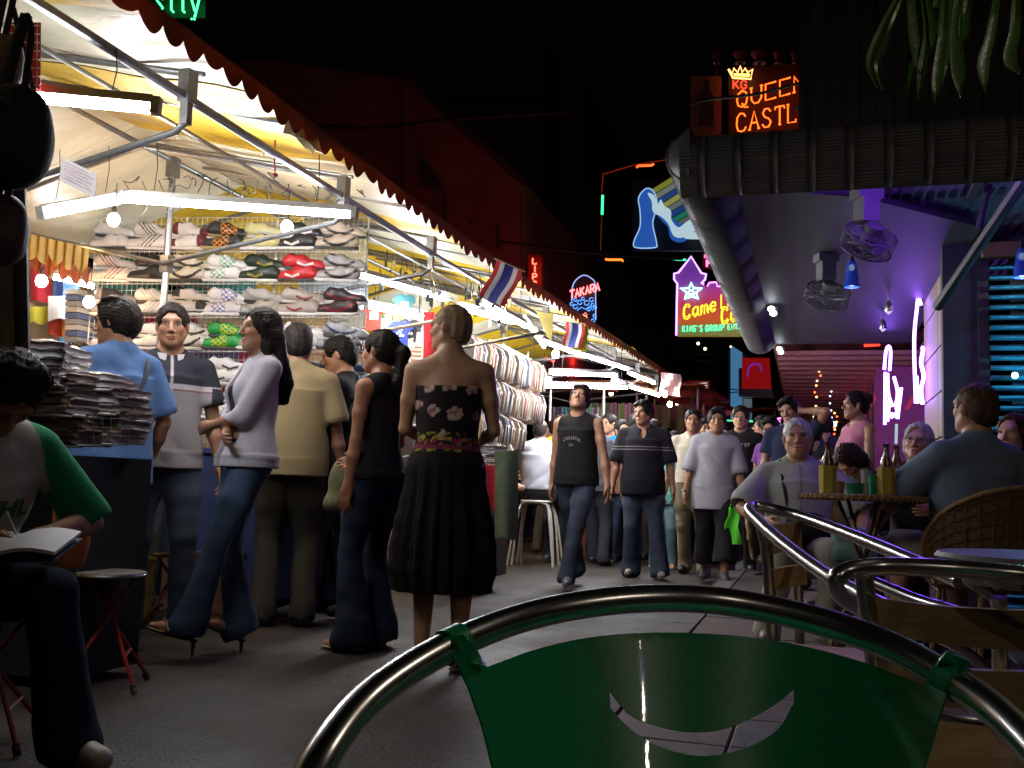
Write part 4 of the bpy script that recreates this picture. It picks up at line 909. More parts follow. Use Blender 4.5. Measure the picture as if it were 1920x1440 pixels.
    # ---- hair
    if hset.get('style') and hset['style'] != 'buzz':
        st = hset['style']; hv = min(vox, .0062); hl = hset.get('len', .25)
        lo2 = _v(hc)-_v((.19, .24, .14+(hl+.1 if st in ('long', 'pony') else 0))); hi2 = _v(hc)+_v((.19, .2, .18))
        s = SDF(lo2, hi2, hv)
        t = hset.get('thick', .012 if st not in ('bald', 'grey') else .007)
        s.ell(hp(0, -.014, .034), _v((.0745+t, .094+t, .085+t))*hs, Hm, .0)
        if st in ('short', 'bald', 'grey'):
            s.ell(hp(0, -.05, -.02), _v((.066+t*.7, .055+t, .07))*hs, Hm, .03)
        if st == 'full':
            s.ell(hp(0, -.035, .0), _v((.080+t*.6, .080+t, .090))*hs, Hm, .03); s.ell(hp(.012, .06, .088), _v((.058, .032, .022)), Hm, .02); s.ell(hp(-.02, .01, .115), _v((.06, .05, .02)), Hm, .02)
        if st == 'bob':
            s.ell(hp(0, -.03, -.03), _v((.092, .082, .11))*hs, Hm, .03)
        if st in ('long', 'pony', 'bun'):
            s.ell(hp(0, -.045, -.01), _v((.075+t*.6, .065+t, .075))*hs, Hm, .03)
        if st == 'long':
            p0 = hp(0, -.07, -.04)
            pb = neck+T @ Vector((0, -.115, -hl*.55)); pb2 = neck+T @ Vector((0, -.125, -hl))
            for dx in (-.06, -.02, .02, .06):
                o = T @ Vector((dx, 0, 0)); o2 = T @ Vector((dx*1.25, 0, 0)); s.cap(p0+o, pb+o2, .040, .030, .03); s.cap(pb+o2, pb2+o2*.8, .030, .014, .02)
            for e in (-1, 1):
                if hset.get('front', 1): s.cap(hp(e*.078, .012, .02), hp(e*.075, -.01, -.09), .018, .022, .03); s.cap(hp(e*.075, -.01, -.09), neck+T @ Vector((e*.085, .0, -.02)), .022, .02, .03); s.cap(neck+T @ Vector((e*.085, .0, -.02)), pb+T @ Vector((e*.05, .01, 0)), .022, .022, .03)
        if st == 'pony':
            p0 = hp(0, -.105, .03); s.ell(p0, (.03, .03, .03), None, .01)
            p1 = hp(0, -.15, -.01); p2 = neck+T @ Vector((.0, -.10, -.02)); p3 = neck+T @ Vector((0, -.12, -hl))
            s.cap(p0, p1, .022, .034, .015); s.cap(p1, p2, .034, .036, .02); s.cap(p2, p3, .034, .012, .02)
        if st == 'bun': s.ell(hp(0, -.11, .06), (.045, .04, .04), None, .015)
        # carve the face, ears and nape
        if st != 'bald':
            s.ell(hp(0, .134, -.022), _v((.080, .100, .122))*hs, Hm, .008, sub=True); s.ell(hp(.02, .118, .05), _v((.045, .045, .030))*hs, Hm, .010, sub=True)
            if st in ('short', 'grey'):
                s.ell(hp(0, .02, -.095), _v((.13, .10, .075))*hs, Hm, .01, sub=True)
                for e in (-1, 1): s.ell(hp(e*.085, .012, -.012), _v((.022, .030, .036))*hs, Hm, .006, sub=True)
            if st == 'full': s.ell(hp(0, .01, -.12), _v((.13, .10, .07))*hs, Hm, .01, sub=True)
            if st in ('pony', 'bun'):
                for e in (-1, 1): s.ell(hp(e*.085, .008, -.012), _v((.022, .03, .034))*hs, Hm, .006, sub=True)
                s.ell(hp(0, .03, -.10), _v((.13, .10, .07))*hs, Hm, .01, sub=True)
            if st in ('bob',): s.ell(hp(0, .10, -.03), _v((.070, .10, .13))*hs, Hm, .01, sub=True)
        else:
            s.ell(hp(0, .01, .075), _v((.088, .12, .07))*hs, Hm, .006, sub=True); s.ell(hp(0, .128, -.03), _v((.10, .128, .118))*hs, Hm, .01, sub=True)
            s.ell(hp(0, .02, -.10), _v((.13, .10, .07))*hs, Hm, .01, sub=True)
        rs = hset.get('rough', .0025)
        def hn(X, Y, Z):
            az = np.arctan2(X-hc.x, Y-hc.y); tuft = .0013*np.sin(az*44+3*np.sin(14*(Z-hc.z)))+.0014*np.sin(48*X+31*Y+9*np.sin(40*Z))*np.sin(57*Y-40*X+25*Z) if st in ('full', 'short', 'bob') else 0
            return (tuft+rs*(np.sin(160*X+30*np.sin(12*Z)+40*Y)*.6+np.sin(90*Y-60*X+20*Z)*.5+np.sin(210*(X+Y)+15*Z)*.4)).astype(np.float32)
        s.disp(hn)
        me = s.mesh('hair', lambda P: hcol*(1+.25*np.sin(P[:, :1]*140+P[:, 1:2]*90)*np.ones((1, 3)))); me.materials.append(M_HAIR); ho = link('hair', me, root)
        if vox <= .0062 and st != 'bald':
            me.calc_loop_triangles() if False else None
            nv = len(me.vertices); rs_ = random.Random(nv); mb = MB(); L0 = {'long': .05, 'pony': .022, 'bob': .03, 'full': .024}.get(st, .014)
            for _ in range(420):
                vv = me.vertices[rs_.randrange(nv)]; n_ = vv.normal
                if n_.length < .5 or vv.co.z < hc.z-.11: continue
                dd = (n_*.55+Vector((rs_.uniform(-.5, .5), rs_.uniform(-.5, .5), -.9 if st in ('long', 'bob') else rs_.uniform(-.6, .3)))).normalized(); L_ = L0*rs_.uniform(.5, 1.2)
                p_ = vv.co-n_*.003; mb.tube([p_, p_+dd*L_*.5+n_*.002, p_+dd*L_+Vector((0, 0, -.3*L_))], [.0016, .0012, .0003], 3, caps=False)
            hm = mb.mesh('hair_strands', mat('hair strand %.2f' % hcol[0], tuple(float(x) for x in hcol), .5, bump=0)); link('hair_strands', hm, ho)['kind'] = 'stuff'
    # ---- clothes
    cv = max(vox, .007)
    if top:
        g = top.get('g', .012); s = SDF(lo-.03, hi+.03, cv)
        torso(s, g)
        hem = top.get('hem', .84)
        if hem < .95 and sit is None:     # shirt hanging loose over the hips
            hw = (.163*(.5+.5*B)*(1.04 if fem else 1)*hipw*k+g+.025, .118*B*k+g+.024+belly*.4)
            s.col(pel+Vector((0, 0, (hem-.93)*k-.03)), pel+Vector((0, 0, .012)), hw, (hw[0]*.99, hw[1]*.99), np.eye(3), .004)
            if not fem or top.get('loose'): s.col(pel, tp(0, 0, 1.33), (hw[0]*.985, hw[1]*.985), (.150*B*k+g, .10*B*k+g), Tm, .004)
            else: s.col(pel, tp(0, 0, 1.12), (hw[0]*.985, hw[1]*.985), (.120*B*k+g, .09*B*k+g), Tm, .012)
        sl = top.get('sleeve', .5); sg = top.get('sg', .016)
        if top.get('straps'):
            for e in (-1, 1): s.cap(tp(e*.10, -.06, 1.40), tp(e*.09, .05, 1.38), .045*k, .045*k, .02)
        s.disp(wr(top.get('fold', .0035), hash(label) % 9999))
        # torso is cut before the sleeves are added
        if top.get('tank'):
            for i, (S, E_, Wp, sgn) in enumerate(arms): s.ell(S+T @ Vector((sgn*.035, 0, -.0)), _v((.062, .12, .10))*k, Tm, .01, sub=True)
        if sl > 0 and not top.get('tank') and not top.get('strapless'):
            for i, (S, E_, Wp, sgn) in enumerate(arms):
                e2 = min(sl, 1.0); end = S+(E_-S)*e2
                s.cap(S, end, .046*k*(.4+.6*B)+sg*.6, .044*k*(.4+.6*B)+sg+top.get('flare', .008), .03)
                d = (E_-S).normalized()
                if sl > 1:
                    e3 = sl-1; en = E_+(Wp-E_)*e3; s.cap(E_, en, .040*k+sg*.8, .030*k+sg*.8, .02); end = en; d = (Wp-E_).normalized()
                s.ell(end+d*.06, (.075, .075, .075), None, .0, sub=True) if sl <= 1 else s.cap(end+d*.05, end+d*.14, .055, .06, 0, sub=True)
        if top.get('strapless') is not None and top.get('strapless'): s.plane(tp(0, 0, top['strapless']), T @ Vector((0, 0, 1)))
        # neckline
        s.ell(neck+T @ Vector((0, .022 if not top.get('vneck') else .04, .035)), _v((.062+.02*top.get('scoop', 0), .062+.03*top.get('scoop', 0), .055+.05*top.get('scoop', 0)))*k, Tm, .008, sub=True)
        if top.get('vneck'): s.ell(neck+T @ Vector((0, .105, -.02)), _v((.03, .06, .11))*k, Tm, .008, sub=True)
        if top.get('collar'):
            cc = top['collar']
        if sit is None or top.get('cut', True): s.plane(pel+Vector((0, 0, (hem-.93)*k)), (0, 0, -1))
        if top.get('openfront') is not None:
            s.ell(tp(0, .14, 1.10), _v((top['openfront'], .12, .34))*k, Tm, .01, sub=True)
        me = s.mesh(top.get('name', 'shirt'), top['col']); me.materials.append(top.get('mat', M_CLOTH)); so = link(top.get('name', 'shirt'), me, root)
        if top.get('collar'):
            m = MB(); cp = []
            ring = [neck+T @ (Vector((math.sin(a)*.073*(1 if abs(a) < 2.6 else .9), -math.cos(a)*.066+.016, .012 - .03*(1-math.cos(a))*.5))*k) for a in np.linspace(-2.75, 2.75, 17)]
            ro = [p+T @ (Vector((math.sin(a)*.018, -math.cos(a)*.016, -.036-.012*(abs(a)/2.75)**3))*k) for p, a in zip(ring, np.linspace(-2.75, 2.75, 17))]
            ri = [p+T @ Vector((0, 0, .012)) for p in ring]
            m.sheet([ri, [(a+b)/2+Vector((0, 0, .004)) for a, b in zip(ri, ro)], ro], .004)
            m.build('collar', mat('collar cloth %.2f %.2f %.2f' % tuple(top['collar']), top['collar'], rough=.85, var=.12), root)
        for pr in top.get('prints', []):
            text_print(so, root, pr, T, pel, k)
    if legs:
        s = SDF(lo-.03, hi+.03, cv); g = legs.get('g', .012)
        s.ell(pel+Vector((0, 0, .0)), _v((.155*(.5+.5*B)*hipw, .108*B, .12))*k+g, None, .05)
        if belly: s.ell(pel+Vector((0, belly*.35, .04)), _v((.14*B, .10+belly*.5, .09))*k+g, None, .05)
        ln = legs.get('len', 1.0)     # 1 = ankle, .5 = knee
        kd = legs.get('skirt')
        ends = []
        for hip, kn, an, yaw, tip, sgn in legs_:
            lb = (.4+.6*B)
            if kd: continue
            s.cap(hip, hip+(kn-hip)*.5, .090*k*lb+g, .074*k*lb+g, .05)
            rk = legs.get('knee', .062)*k+g*.5; ra = legs.get('hemr', .058)*k+g*.5
            if ln > .5:
                s.cap(hip+(kn-hip)*.5, kn, .074*k*lb+g, rk, .03)
                e = kn+(an-kn)*((ln-.5)*2)+(an-kn).normalized()*(.02*k if ln >= 1 else 0); s.cap(kn, e, rk, ra, .02); ends.append((e, (an-kn).normalized(), ra))
                if ln >= 1: s.cap(e-(an-kn).normalized()*.05, e+Vector((0, .02, -.01)), ra, ra*1.08, .02)
            else:
                e = hip+(kn-hip)*(ln*2); s.cap(hip+(kn-hip)*.5, e, .078*k*lb+g, legs.get('hemr', .078)*k+g, .03); ends.append((e, (kn-hip).normalized(), legs.get('hemr', .078)*k+g))
        if kd:
            hz = kd; c0 = pel+Vector((0, 0, .02)); 
            N = 7
            for i in range(N):
                t = i/(N-1); z = pel.z+.06*k+(hz*k-pel.z-.06*k)*t; rr = (.15+.10*math.sin(min(1, t*1.15)*math.pi*.5)-(.025 if i == N-1 else 0))*k
                s.ell(Vector((pel.x, pel.y, z)), (rr, rr*.72, .11*k), None, .06)
            def pleat(X, Y, Z):
                a = np.arctan2(Y-pel.y, X-pel.x); return ((.010*np.sin(a*15+.6*np.sin(a*4))+.005*np.sin(a*31+1))*np.clip((pel.z+.06-Z)*3, 0, 1)).astype(np.float32)
            s.disp(pleat)
            s.plane((0, 0, hz*k), (0, 0, -1))
            s.ell(Vector((pel.x, pel.y, hz*k-.02)), (.17*k, .12*k, .06), None, .01, sub=True)
        else: s.disp(wr(legs.get('fold', .004), hash(label) % 777+3, .8))
        for e, d, ra in ends:
            if ln < 1 or True: s.ell(e+d*(ra*.9+.012), (ra*1.15,)*3, None, 0, sub=True)
        if sit is None: s.plane(pel+Vector((0, 0, .10*k)), (0, 0, 1))
        else: s.plane(pel+Vector((0, 0, .11)), (0, 0, 1))
        nm = legs.get('name', 'trousers' if not kd else 'skirt')
        me = s.mesh(nm, legs['col']); me.materials.append(legs.get('mat', M_CLOTH)); link(nm, me, root)
    if shoes:
        for hip, kn, an, yaw, tip, sgn in legs_:
            ca = Vector((math.sin(-yaw), math.cos(yaw), 0)); ft = Matrix.Rotation(-tip, 3, Vector((ca.y, -ca.x, 0)))
            fwd = ft @ ca; up = ft @ Vector((0, 0, 1)); sd = fwd.cross(up)
            a = an-up*.085*k
            Mf = np.array([list(sd), list(fwd), list(up)]).T
            s = SDF(np.minimum(_v(an), _v(an+fwd*.2))-.13, np.maximum(_v(an), _v(an+fwd*.2))+.13, .006)
            st = shoes.get('style', 'sneaker')
            if st in ('sneaker', 'dress'):
                s.cap(a-fwd*.03*k+up*.045, a+fwd*.05*k+up*.06, .044*k, .040*k, .02); s.cap(a+fwd*.05*k+up*.05, a+fwd*.15*k+up*.036, .042*k, .035*k, .02)
                if st == 'sneaker': s.cap(an-up*.02, an+up*.0, .046*k, .046*k, .02)
                s.plane(a, -up)
                s.cap(an+up*.01, an+up*.08, .030, .05, 0, sub=True)
            else:
                s.ell(a+fwd*.065*k+up*.008, _v((.046, .135, .013))*k, Mf, .004)
                s.cap(a+fwd*.09*k+sd*.04+up*.02, a+fwd*.12*k+up*.055, .010, .010, .008); s.cap(a+fwd*.09*k-sd*.04+up*.02, a+fwd*.12*k+up*.055, .010, .010, .008)
                if st == 'heel':
                    s.cap(a-fwd*.04*k, a-fwd*.05*k-up*.0, .010, .006, .01)
                    s.cap(an-up*.02-sd*.036, an-up*.02+sd*.036, .006, .006, .005)
                    for e in (-1, 1): s.cap(an-up*.02+sd*e*.036, a+fwd*.02*k+sd*e*.04+up*.01, .006, .006, .005)
            zc = shoes['col']; so_ = _v(shoes.get('sole', (.5, .48, .45))); an_ = _v(a); upn = _v(up)
            cf = lambda P, zc=zc, so_=so_, an_=an_, upn=upn: np.where((((P-an_) @ upn) < .024)[:, None], so_, (zc(P) if callable(zc) else _v(zc)))
            me = s.mesh('shoe', cf); me.materials.append(M_LEATH); o = link('shoe', me, root)
            if st == 'heel':
                m = MB(); b0 = a-fwd*.045*k; m.tube([b0+up*.01, b0-Vector((0, 0, .07))], [.013, .005], 6); m.build('heel', mat('heel dark', (.03, .02, .02), .4), o)
    info = dict(root=root, hp=hp, HR=HR, tp=tp, T=T, arms=arms, legs=legs_, pel=pel, k=k, hc=hc, neck=neck)
    if extra: extra(info)
    return info
def text_print(shirt, root, pr, T, pel, k):
    """flat lettering laid on the cloth: (text, z, size, x, colour, side[, bend])"""
    from mathutils.bvhtree import BVHTree
    txt, z, size, x0, col, side = pr[:6]
    cu = bpy.data.curves.new('print', 'FONT'); cu.body = txt; cu.size = size; cu.align_x = 'CENTER'; cu.resolution_u = 2; cu.offset = size*.02
    to = bpy.data.objects.new('print_tmp', cu); COL.objects.link(to)
    me = bpy.data.meshes.new_from_object(to.evaluated_get(bpy.context.evaluated_depsgraph_get())); bpy.data.objects.remove(to)
    bm = bmesh.new(); bm.from_mesh(me); bmesh.ops.triangulate(bm, faces=bm.faces)
    bmesh.ops.subdivide_edges(bm, edges=[e for e in bm.edges if e.calc_length() > .02], cuts=1); bmesh.ops.triangulate(bm, faces=bm.faces)
    vs = shirt.data; bv = BVHTree.FromPolygons([v.co.copy() for v in vs.vertices], [tuple(p.vertices) for p in vs.polygons])
    bend = pr[6] if len(pr) > 6 else 0
    for v in bm.verts:
        xx = v.co.x+x0; zz = v.co.y-bend*v.co.x**2
        p = pel+T @ (Vector((-xx*side, .6*side, z-.93+zz))*k)
        hit = bv.ray_cast(p, T @ Vector((0, -side, 0)))
        v.co = (hit[0]+T @ Vector((0, side*.004, 0))) if hit[0] is not None else pel
    bm.to_mesh(me); bm.free()
    link('print', me, root, mat('print ink %.2f %.2f %.2f' % tuple(col), col, .7, var=.3, scale=80))
# ------------------------------------------------------------------ market stalls on the left
M_PIPE = mat('galvanised pipe', (.34, .34, .33), rough=.38, metal=.85, var=.3, scale=20, bump=.1)
M_TARPW = mat('white tarpaulin', (.76, .70, .50), rough=.32, var=.18, scale=2.2, stretch=(1, 2.5, 1), bump=.5, bscale=14, spec=.6)
M_TARPY = mat('yellow tarpaulin', (.78, .50, .03), rough=.4, var=.25, scale=2.5, stretch=(1, 2.5, 1), bump=.5, bscale=14, spec=.5)
M_VAL = cloth_trans('rust valance cloth', (.34, .10, .035), .45, .35)
M_VALY = cloth_trans('yellow valance cloth', (.60, .38, .06), .4, .3)
NTH = ['topmost', 'second from top', 'third from top', 'fourth from top', 'fifth from top', 'sixth from top', 'seventh from top', 'eighth from top', 'ninth from top', 'tenth from top', 'eleventh from top', 'lowest']
def Xr(y): return -2.37 if y < 6 else -2.37+(y-6)*.040
RZ = 2.31
brk = [.6, 1.9, 3.21, 4.57, 5.83, 7.06, 8.35, 9.65, 10.95, 12.25, 13.5]
segs = [(.3, 4.57, 'shoe stall frame with white and yellow roof nearest the camera'), (4.57, 7.06, 'second stall frame, beside the shoe rack, bright with tubes'), (7.06, 9.65, 'third stall frame, over the racks of hanging shirts'), (9.65, 13.6, 'last stall frame of the row, furthest down the street')]
def wav(x, y): return .03*mnoise.noise(Vector((x*1.7, y*2.3, 3)))+.012*mnoise.noise(Vector((x*3, y*9, 8)))
for si, (ya, yb, lab) in enumerate(segs):
    st = empty('market_stall', lab, 'stall', (Xr(ya)-.7, ya, 0)); off = Matrix.Translation(-st.location)
    def pt(o): o.matrix_parent_inverse = off; return o
    def pipe(name, pts, r, n=8): m = MB(); m.tube(pts, r, n); return pt(m.build(name, M_PIPE, st))
    pipe('rail', [(Xr(y), y, RZ) for y in np.linspace(ya, yb-.01, 6)], .019)
    pipe('ridge_pipe', [(Xr(y)-1.31, y, 2.70) for y in np.linspace(ya, yb-.01, 6)], .016)
    pipe('back_rail', [(Xr(y)-2.55, y, 2.36) for y in np.linspace(ya, yb-.01, 6)], .016)
    pipe('purlin', [(Xr(y)-.62, y, 2.53) for y in np.linspace(ya, yb-.01, 6)], .011)
    for y in brk:
        if not (ya < y <= yb+.001): continue
        x = Xr(y)
        m = MB(); m.box((x, y, RZ+.045), (.05, .06, .13)); m.box((x, y, RZ-.06), (.035, .035, .10)); pt(m.build('bracket', M_PIPE, st))
        pipe('beam', [(x, y, RZ+.10), (x-1.31, y+.05, 2.70)], .014)
        pipe('beam', [(x-1.31, y+.05, 2.70), (x-2.55, y+.05, 2.37)], .014)
        pipe('beam', [(x, y+.10, RZ+.14), (x-1.31, y+.16, 2.745)], .010)
        pipe('beam', [(x+.1, y+.62, RZ+.12), (x-1.31, y+.62, 2.755)], .010)
        pipe('strut', [(x, y, RZ-.10), (x-.05, y+.01, RZ-.13), (x-1.31, y+.30, 2.07)], .014)
        pipe('strut', [(x-1.31, y+.30, 2.07), (x-2.5, y+.2, 2.32)], .012)
    for y in (4.90, 10.9):
        if ya < y < yb+.4 and not (y == 4.9 and si == 1):
            pipe('pole', [(Xr(y)-1.31, y, 0), (Xr(y)-1.31, y, 2.70)], .020)
            m = MB(); m.box((Xr(y)-1.31, y, 2.66), (.06, .06, .12)); pt(m.build('joint', M_PIPE, st)); m = MB(); m.box((Xr(y)-1.31, y, 2.07), (.055, .055, .10)); pt(m.build('joint', M_PIPE, st))
    # roof sheets : several sheets of tarpaulin, each its own object, white and yellow
    ys_ = np.arange(ya, yb+.01, .10); i = 0; cut = [ya]
    while cut[-1] < yb-.7: cut.append(min(yb, cut[-1]+[1.1, .55, .9, .7][i % 4])); i += 1
    cut[-1] = yb
    for j in range(len(cut)-1):
        a, b = cut[j], cut[j+1]-.004; yy = np.linspace(a, b, max(3, int((b-a)/.07)))
        rows = []
        for y in yy:
            sag = math.sin((y-a)/(b-a)*math.pi)*.03
            rows.append([(Xr(y)+.20-1.51*t, y, 2.42+.36*t+wav(t*1.5, y)-sag*math.sin(t*math.pi)+(j % 2)*.006) for t in np.linspace(0, 1, 16)])
        m = MB(); m.sheet(rows, .003); pt(m.build('roof_sheet', [M_TARPW, M_TARPW, M_TARPY, M_TARPW, M_TARPY][(j+si) % 5], st))
        rows = [[(Xr(y)-1.32-1.35*t, y, 2.79-.42*t+wav(t*1.5+4, y)) for t in np.linspace(0, 1, 12)] for y in yy]
        m = MB(); m.sheet(rows, .003); pt(m.build('rear_roof_sheet', [M_TARPY, M_TARPW, M_TARPY][(j+si) % 3], st))
    # scalloped valance
    yv = np.arange(ya, yb, .010); rows = []
    pitch = .125
    for y in yv:
        ph = ((y+.05*mnoise.noise(Vector((y*2.3, 4, 0))))/pitch) % 1; d = .035+(.05+.03*mnoise.noise(Vector((y*6, 9, 0))))*(abs(math.sin(ph*math.pi)))**.8+.022*mnoise.noise(Vector((0, y*2.1, 5)))
        rip = .014*mnoise.noise(Vector((1, y*5, 0))); x0 = Xr(y)+.205
        rows.append([(x0+rip*t+.01*t, y, 2.42-(d+.02)*t+.012) for t in (0, .25, .5, .75, 1)])
    m = MB(); m.sheet(rows, .002); pt(m.build('valance', M_VAL, st))
# torn flap of sheet curling over the valance
m = MB(); c0 = PY(600, 262, 3.95)
rows = [[c0+Vector((-.10+.05*s_+.02*math.sin(t*4), -.16+.10*t*3, -.02+.10*math.sin(s_*2.6)*(1-t*.3)+.01*math.sin(t*9))) for s_ in np.linspace(0, 1.3, 8)] for t in np.linspace(0, 1, 8)]
m.sheet(rows, .002); tag(m.build('torn_sheet', M_TARPW), 'torn pale flap of roofing sheet curling over the scalloped edge', 'sheet')
m = MB()
m.tube([PY(516, 262, 3.9), PY(514, 290, 3.9), PY(516, 322, 3.9)], .004, 5); m.sphere(PY(516, 328, 3.9), .013, 6, (1, 1, .8)); m.tube([PY(500, 275, 3.9), PY(494, 292, 3.9)], .003, 4)
tag(m.build('ribbon', mat('red ribbon', (.35, .05, .03), .7)), 'red ribbon scrap dangling from the stall rail', 'ribbon')
# yellow scalloped valance at the back left
st = MB(); rows = []
for i in range(90):
    t = i/89; p = PD(48+t*118, 436+t*30, 5.9); ph = (i/18) % 1; d = .09+.07*abs(math.sin(ph*math.pi))**.8
    rows.append([p+Vector((0, .01*math.sin(i*.5), -d*s_)) for s_ in (0, .33, .66, 1)])
st.sheet(rows, .002); tag(st.build('valance', M_VALY), 'yellow scalloped cloth edge at the back left of the stall', 'awning edge')
st = MB(); rows = []
for i in range(80):
    t = i/79; p = PD(48+t*118, 466+t*34, 6.1); ph = (i/16+.5) % 1; d = .05+.08*abs(math.sin(ph*math.pi))**.8
    rows.append([p+Vector((0, .01*math.sin(i*.5), -d*s_)) for s_ in (0, .33, .66, 1)])
st.sheet(rows, .002); tag(st.build('valance', M_VAL), 'rust coloured scalloped cloth edge just below the yellow one', 'awning edge')
# ------------------------------------------------------------------ lamps of the stalls
M_TUBE = glow('fluorescent glass', (.90, .93, 1.0), 250)
M_FIX = mat('lamp fitting enamel', (.55, .53, .47), rough=.4)
M_FIXY = mat('yellowed lamp fitting', (.45, .36, .2), rough=.5)
def fluo(a, b, label, yel=False, hang=.25):
    a, b = Vector(a), Vector(b); c = (a+b)/2; e = empty('fluorescent_lamp', label, 'lamp', c, group='fluorescent tubes under the stall roofs')
    d = (b-a).normalized(); h = Vector((0, 0, 1)); sd = d.cross(h).normalized(); L = (b-a).length
    M3 = Matrix((sd, d, sd.cross(d))).transposed()
    m = MB(); m.box((0, 0, .036), (.034, L, .03), M3); m.build('housing', M_FIXY if yel else M_FIX, e)
    for s_ in (-1, 1): m = MB(); m.box(d*s_*(L/2+.012)+Vector((0, 0, .015)), (.036, .03, .06), M3); m.build('end_cap', M_FIXY if yel else M_FIX, e)
    m = MB(); m.tube([-d*(L/2-.01), d*(L/2-.01)], .0145, 8); m.build('tube', M_TUBE, e)
    for s_ in (-.35, .35): m = MB(); m.tube([d*L*s_+Vector((0, 0, .06)), d*L*s_+Vector((.004, .01, .06+hang*.5)), d*L*s_+Vector((0, 0, .06+hang))], .0025, 4); m.build('hanging_wire', M_CAB, e)
fluo(PD(286, 206, 3.45), PD(-230, 158, 3.45), 'near fluorescent tube under the roof beside the black backpack', True, .15)
fluo(PD(80, 404, 4.6), PD(214, 379, 5.2), 'slanting fluorescent tube left of the warm bulb over the shoes')
fluo(PD(224, 374, 5.2), PD(660, 404, 5.0), 'long fluorescent tube across the top of the shoe rack')
fluo(PD(655, 512, 6.4), PD(832, 560, 7.0), 'fluorescent tube just right of the shoe rack, upper')
fluo(PD(690, 575, 7.2), PD(800, 596, 8.0), 'fluorescent tube over the printed shirts, lower')
fluo(PD(900, 566, 6.9), PD(985, 612, 8.4), 'fluorescent tube behind the small striped flag')
fluo(PD(985, 600, 8.4), PD(1020, 650, 9.8), 'fluorescent tube near the strong warm bulb')
fluo(PD(1035, 700, 9.6), PD(1155, 704, 10.2), 'upper of the far tubes over the tank top man')
fluo(PD(1010, 724, 10.4), PD(1175, 727, 10.8), 'middle of the far tubes over the tank top man')
fluo(PD(1150, 716, 11.0), PD(1236, 742, 12.6), 'furthest tube near the pink plastic sheet')
fluo(PD(940, 655, 9.6), PD(1010, 690, 10.8), 'tube half hidden by the hanging shirts')
fluo(PD(98, 519, 6.6), PD(176, 538, 6.8), 'small bright tube at the back left by the yellow cloth edge', hang=.1)
def bulb(px, py, d, label, pw=.034, cord=.18, s=200):
    p = PD(px, py, d); e = empty('light_bulb', label, 'lamp', p, group='bare warm bulbs of the stalls')
    m = MB(); m.sphere((0, 0, 0), pw, 8, (1, 1, 1.15)); m.build('glass', glow('warm bulb glass', (1.0, .62, .32), s), e)
    m = MB(); m.lathe([(.012, pw*.9), (.014, pw+.03), (.006, pw+.045)], n=8); m.build('socket', M_DARK, e)
    m = MB(); m.tube([(0, 0, pw+.04), (.005, 0, pw+cord)], .003, 4); m.build('cord', M_CAB, e)
bulb(213, 412, 5.6, 'warm bare bulb at the left end of the top shoe row'); bulb(538, 426, 5.5, 'warm bare bulb over the right part of the shoe rack')
bulb(1042, 664, 9.2, 'dazzling bare bulb left of the second striped flag', .035, s=500); bulb(1246, 738, 12.2, 'bare bulb under the pink plastic sheet', .035); bulb(1256, 758, 13.5, 'small bare bulb beyond the pink plastic sheet')
bulb(78, 527, 5.9, 'bare bulb glowing in front of the red shirt at the back'); bulb(167, 566, 6.2, 'bare bulb above the man in the blue shirt'); bulb(868, 640, 8.6, 'bare bulb hidden behind the short haired woman', .03)
# tangled wires
m = MB()
for k in range(26):
    x = 240+k*17+random.uniform(-8, 8); y = 330+abs(k-8)*1.5; P = [PD(x, y, 5.2)]
    for j in range(4): P.append(P[-1]+Vector((random.uniform(-.05, .05), random.uniform(-.04, .04), random.uniform(-.06, .015))))
    m.tube(bez(P, 4), .0025, 4)
tag(m.build('wire_tangle', M_CAB), 'tangle of black wires above the shoe rack', 'wires', kind='stuff')
# paper notice
P = [PD(116, 294, 4.1), PD(182, 326, 4.1), PD(178, 371, 4.1), PD(111, 338, 4.1)]
pp = mat('notice paper', (.34, .31, .30), .8, var=.1); e = empty('paper_notice', 'white paper notice hanging from the stall frame, top left', 'notice', P[0])
o = pydata('sheet', P+[p+Vector((0, .003, 0)) for p in P], [(0, 1, 2, 3), (7, 6, 5, 4), (0, 4, 5, 1), (1, 5, 6, 2), (2, 6, 7, 3), (3, 7, 4, 0)], pp, e); o.matrix_parent_inverse = Matrix.Translation(-e.location)
m = MB()
for k in range(6):
    a = P[0].lerp(P[3], .15+k*.13); b = P[1].lerp(P[2], .15+k*.13); a2 = a.lerp(b, .1); b2 = a.lerp(b, .9 if k % 2 else .8); m.tube([a2+Vector((0, -.003, 0)), b2+Vector((0, -.003, 0))], .0022, 3)
o = m.build('faint_lines', mat('faded print', (.45, .3, .3), .8), e); o.matrix_parent_inverse = Matrix.Translation(-e.location)
# ------------------------------------------------------------------ shoes
def shoe_field(bare=False):
    s = SDF((-.05, -.15, 0), (.05, .15, .12), .0055)
    s.cap((0, -.10, .052), (0, -.02, .050), .040, .038, .02); s.cap((0, -.02, .046), (0, .09, .034), .040, .033, .02); s.cap((0, .09, .028), (0, .118, .022), .031, .022, .02)
    s.cap((0, -.108, .05), (0, -.088, .090), .034, .027, .02); s.ell((0, -.035, .080), (.027, .040, .026), None, .03)
    s.ell((0, -.068, .122), (.024, .040, .040), None, .006, sub=True); s.plane((0, 0, .018), (0, 0, -1))
    return s
def sole_field():
    s = SDF((-.05, -.15, -.01), (.05, .15, .04), .0055)
    s.cap((0, -.10, .013), (0, -.02, .013), .042, .034, .02); s.cap((0, -.02, .013), (0, .09, .013), .034, .040, .03); s.cap((0, .09, .013), (0, .105, .016), .038, .034, .02)
    s.plane((0, 0, .022), (0, 0, 1)); s.plane((0, 0, 0), (0, 0, -1)); return s
SF = shoe_field(); SOLE = sole_field()
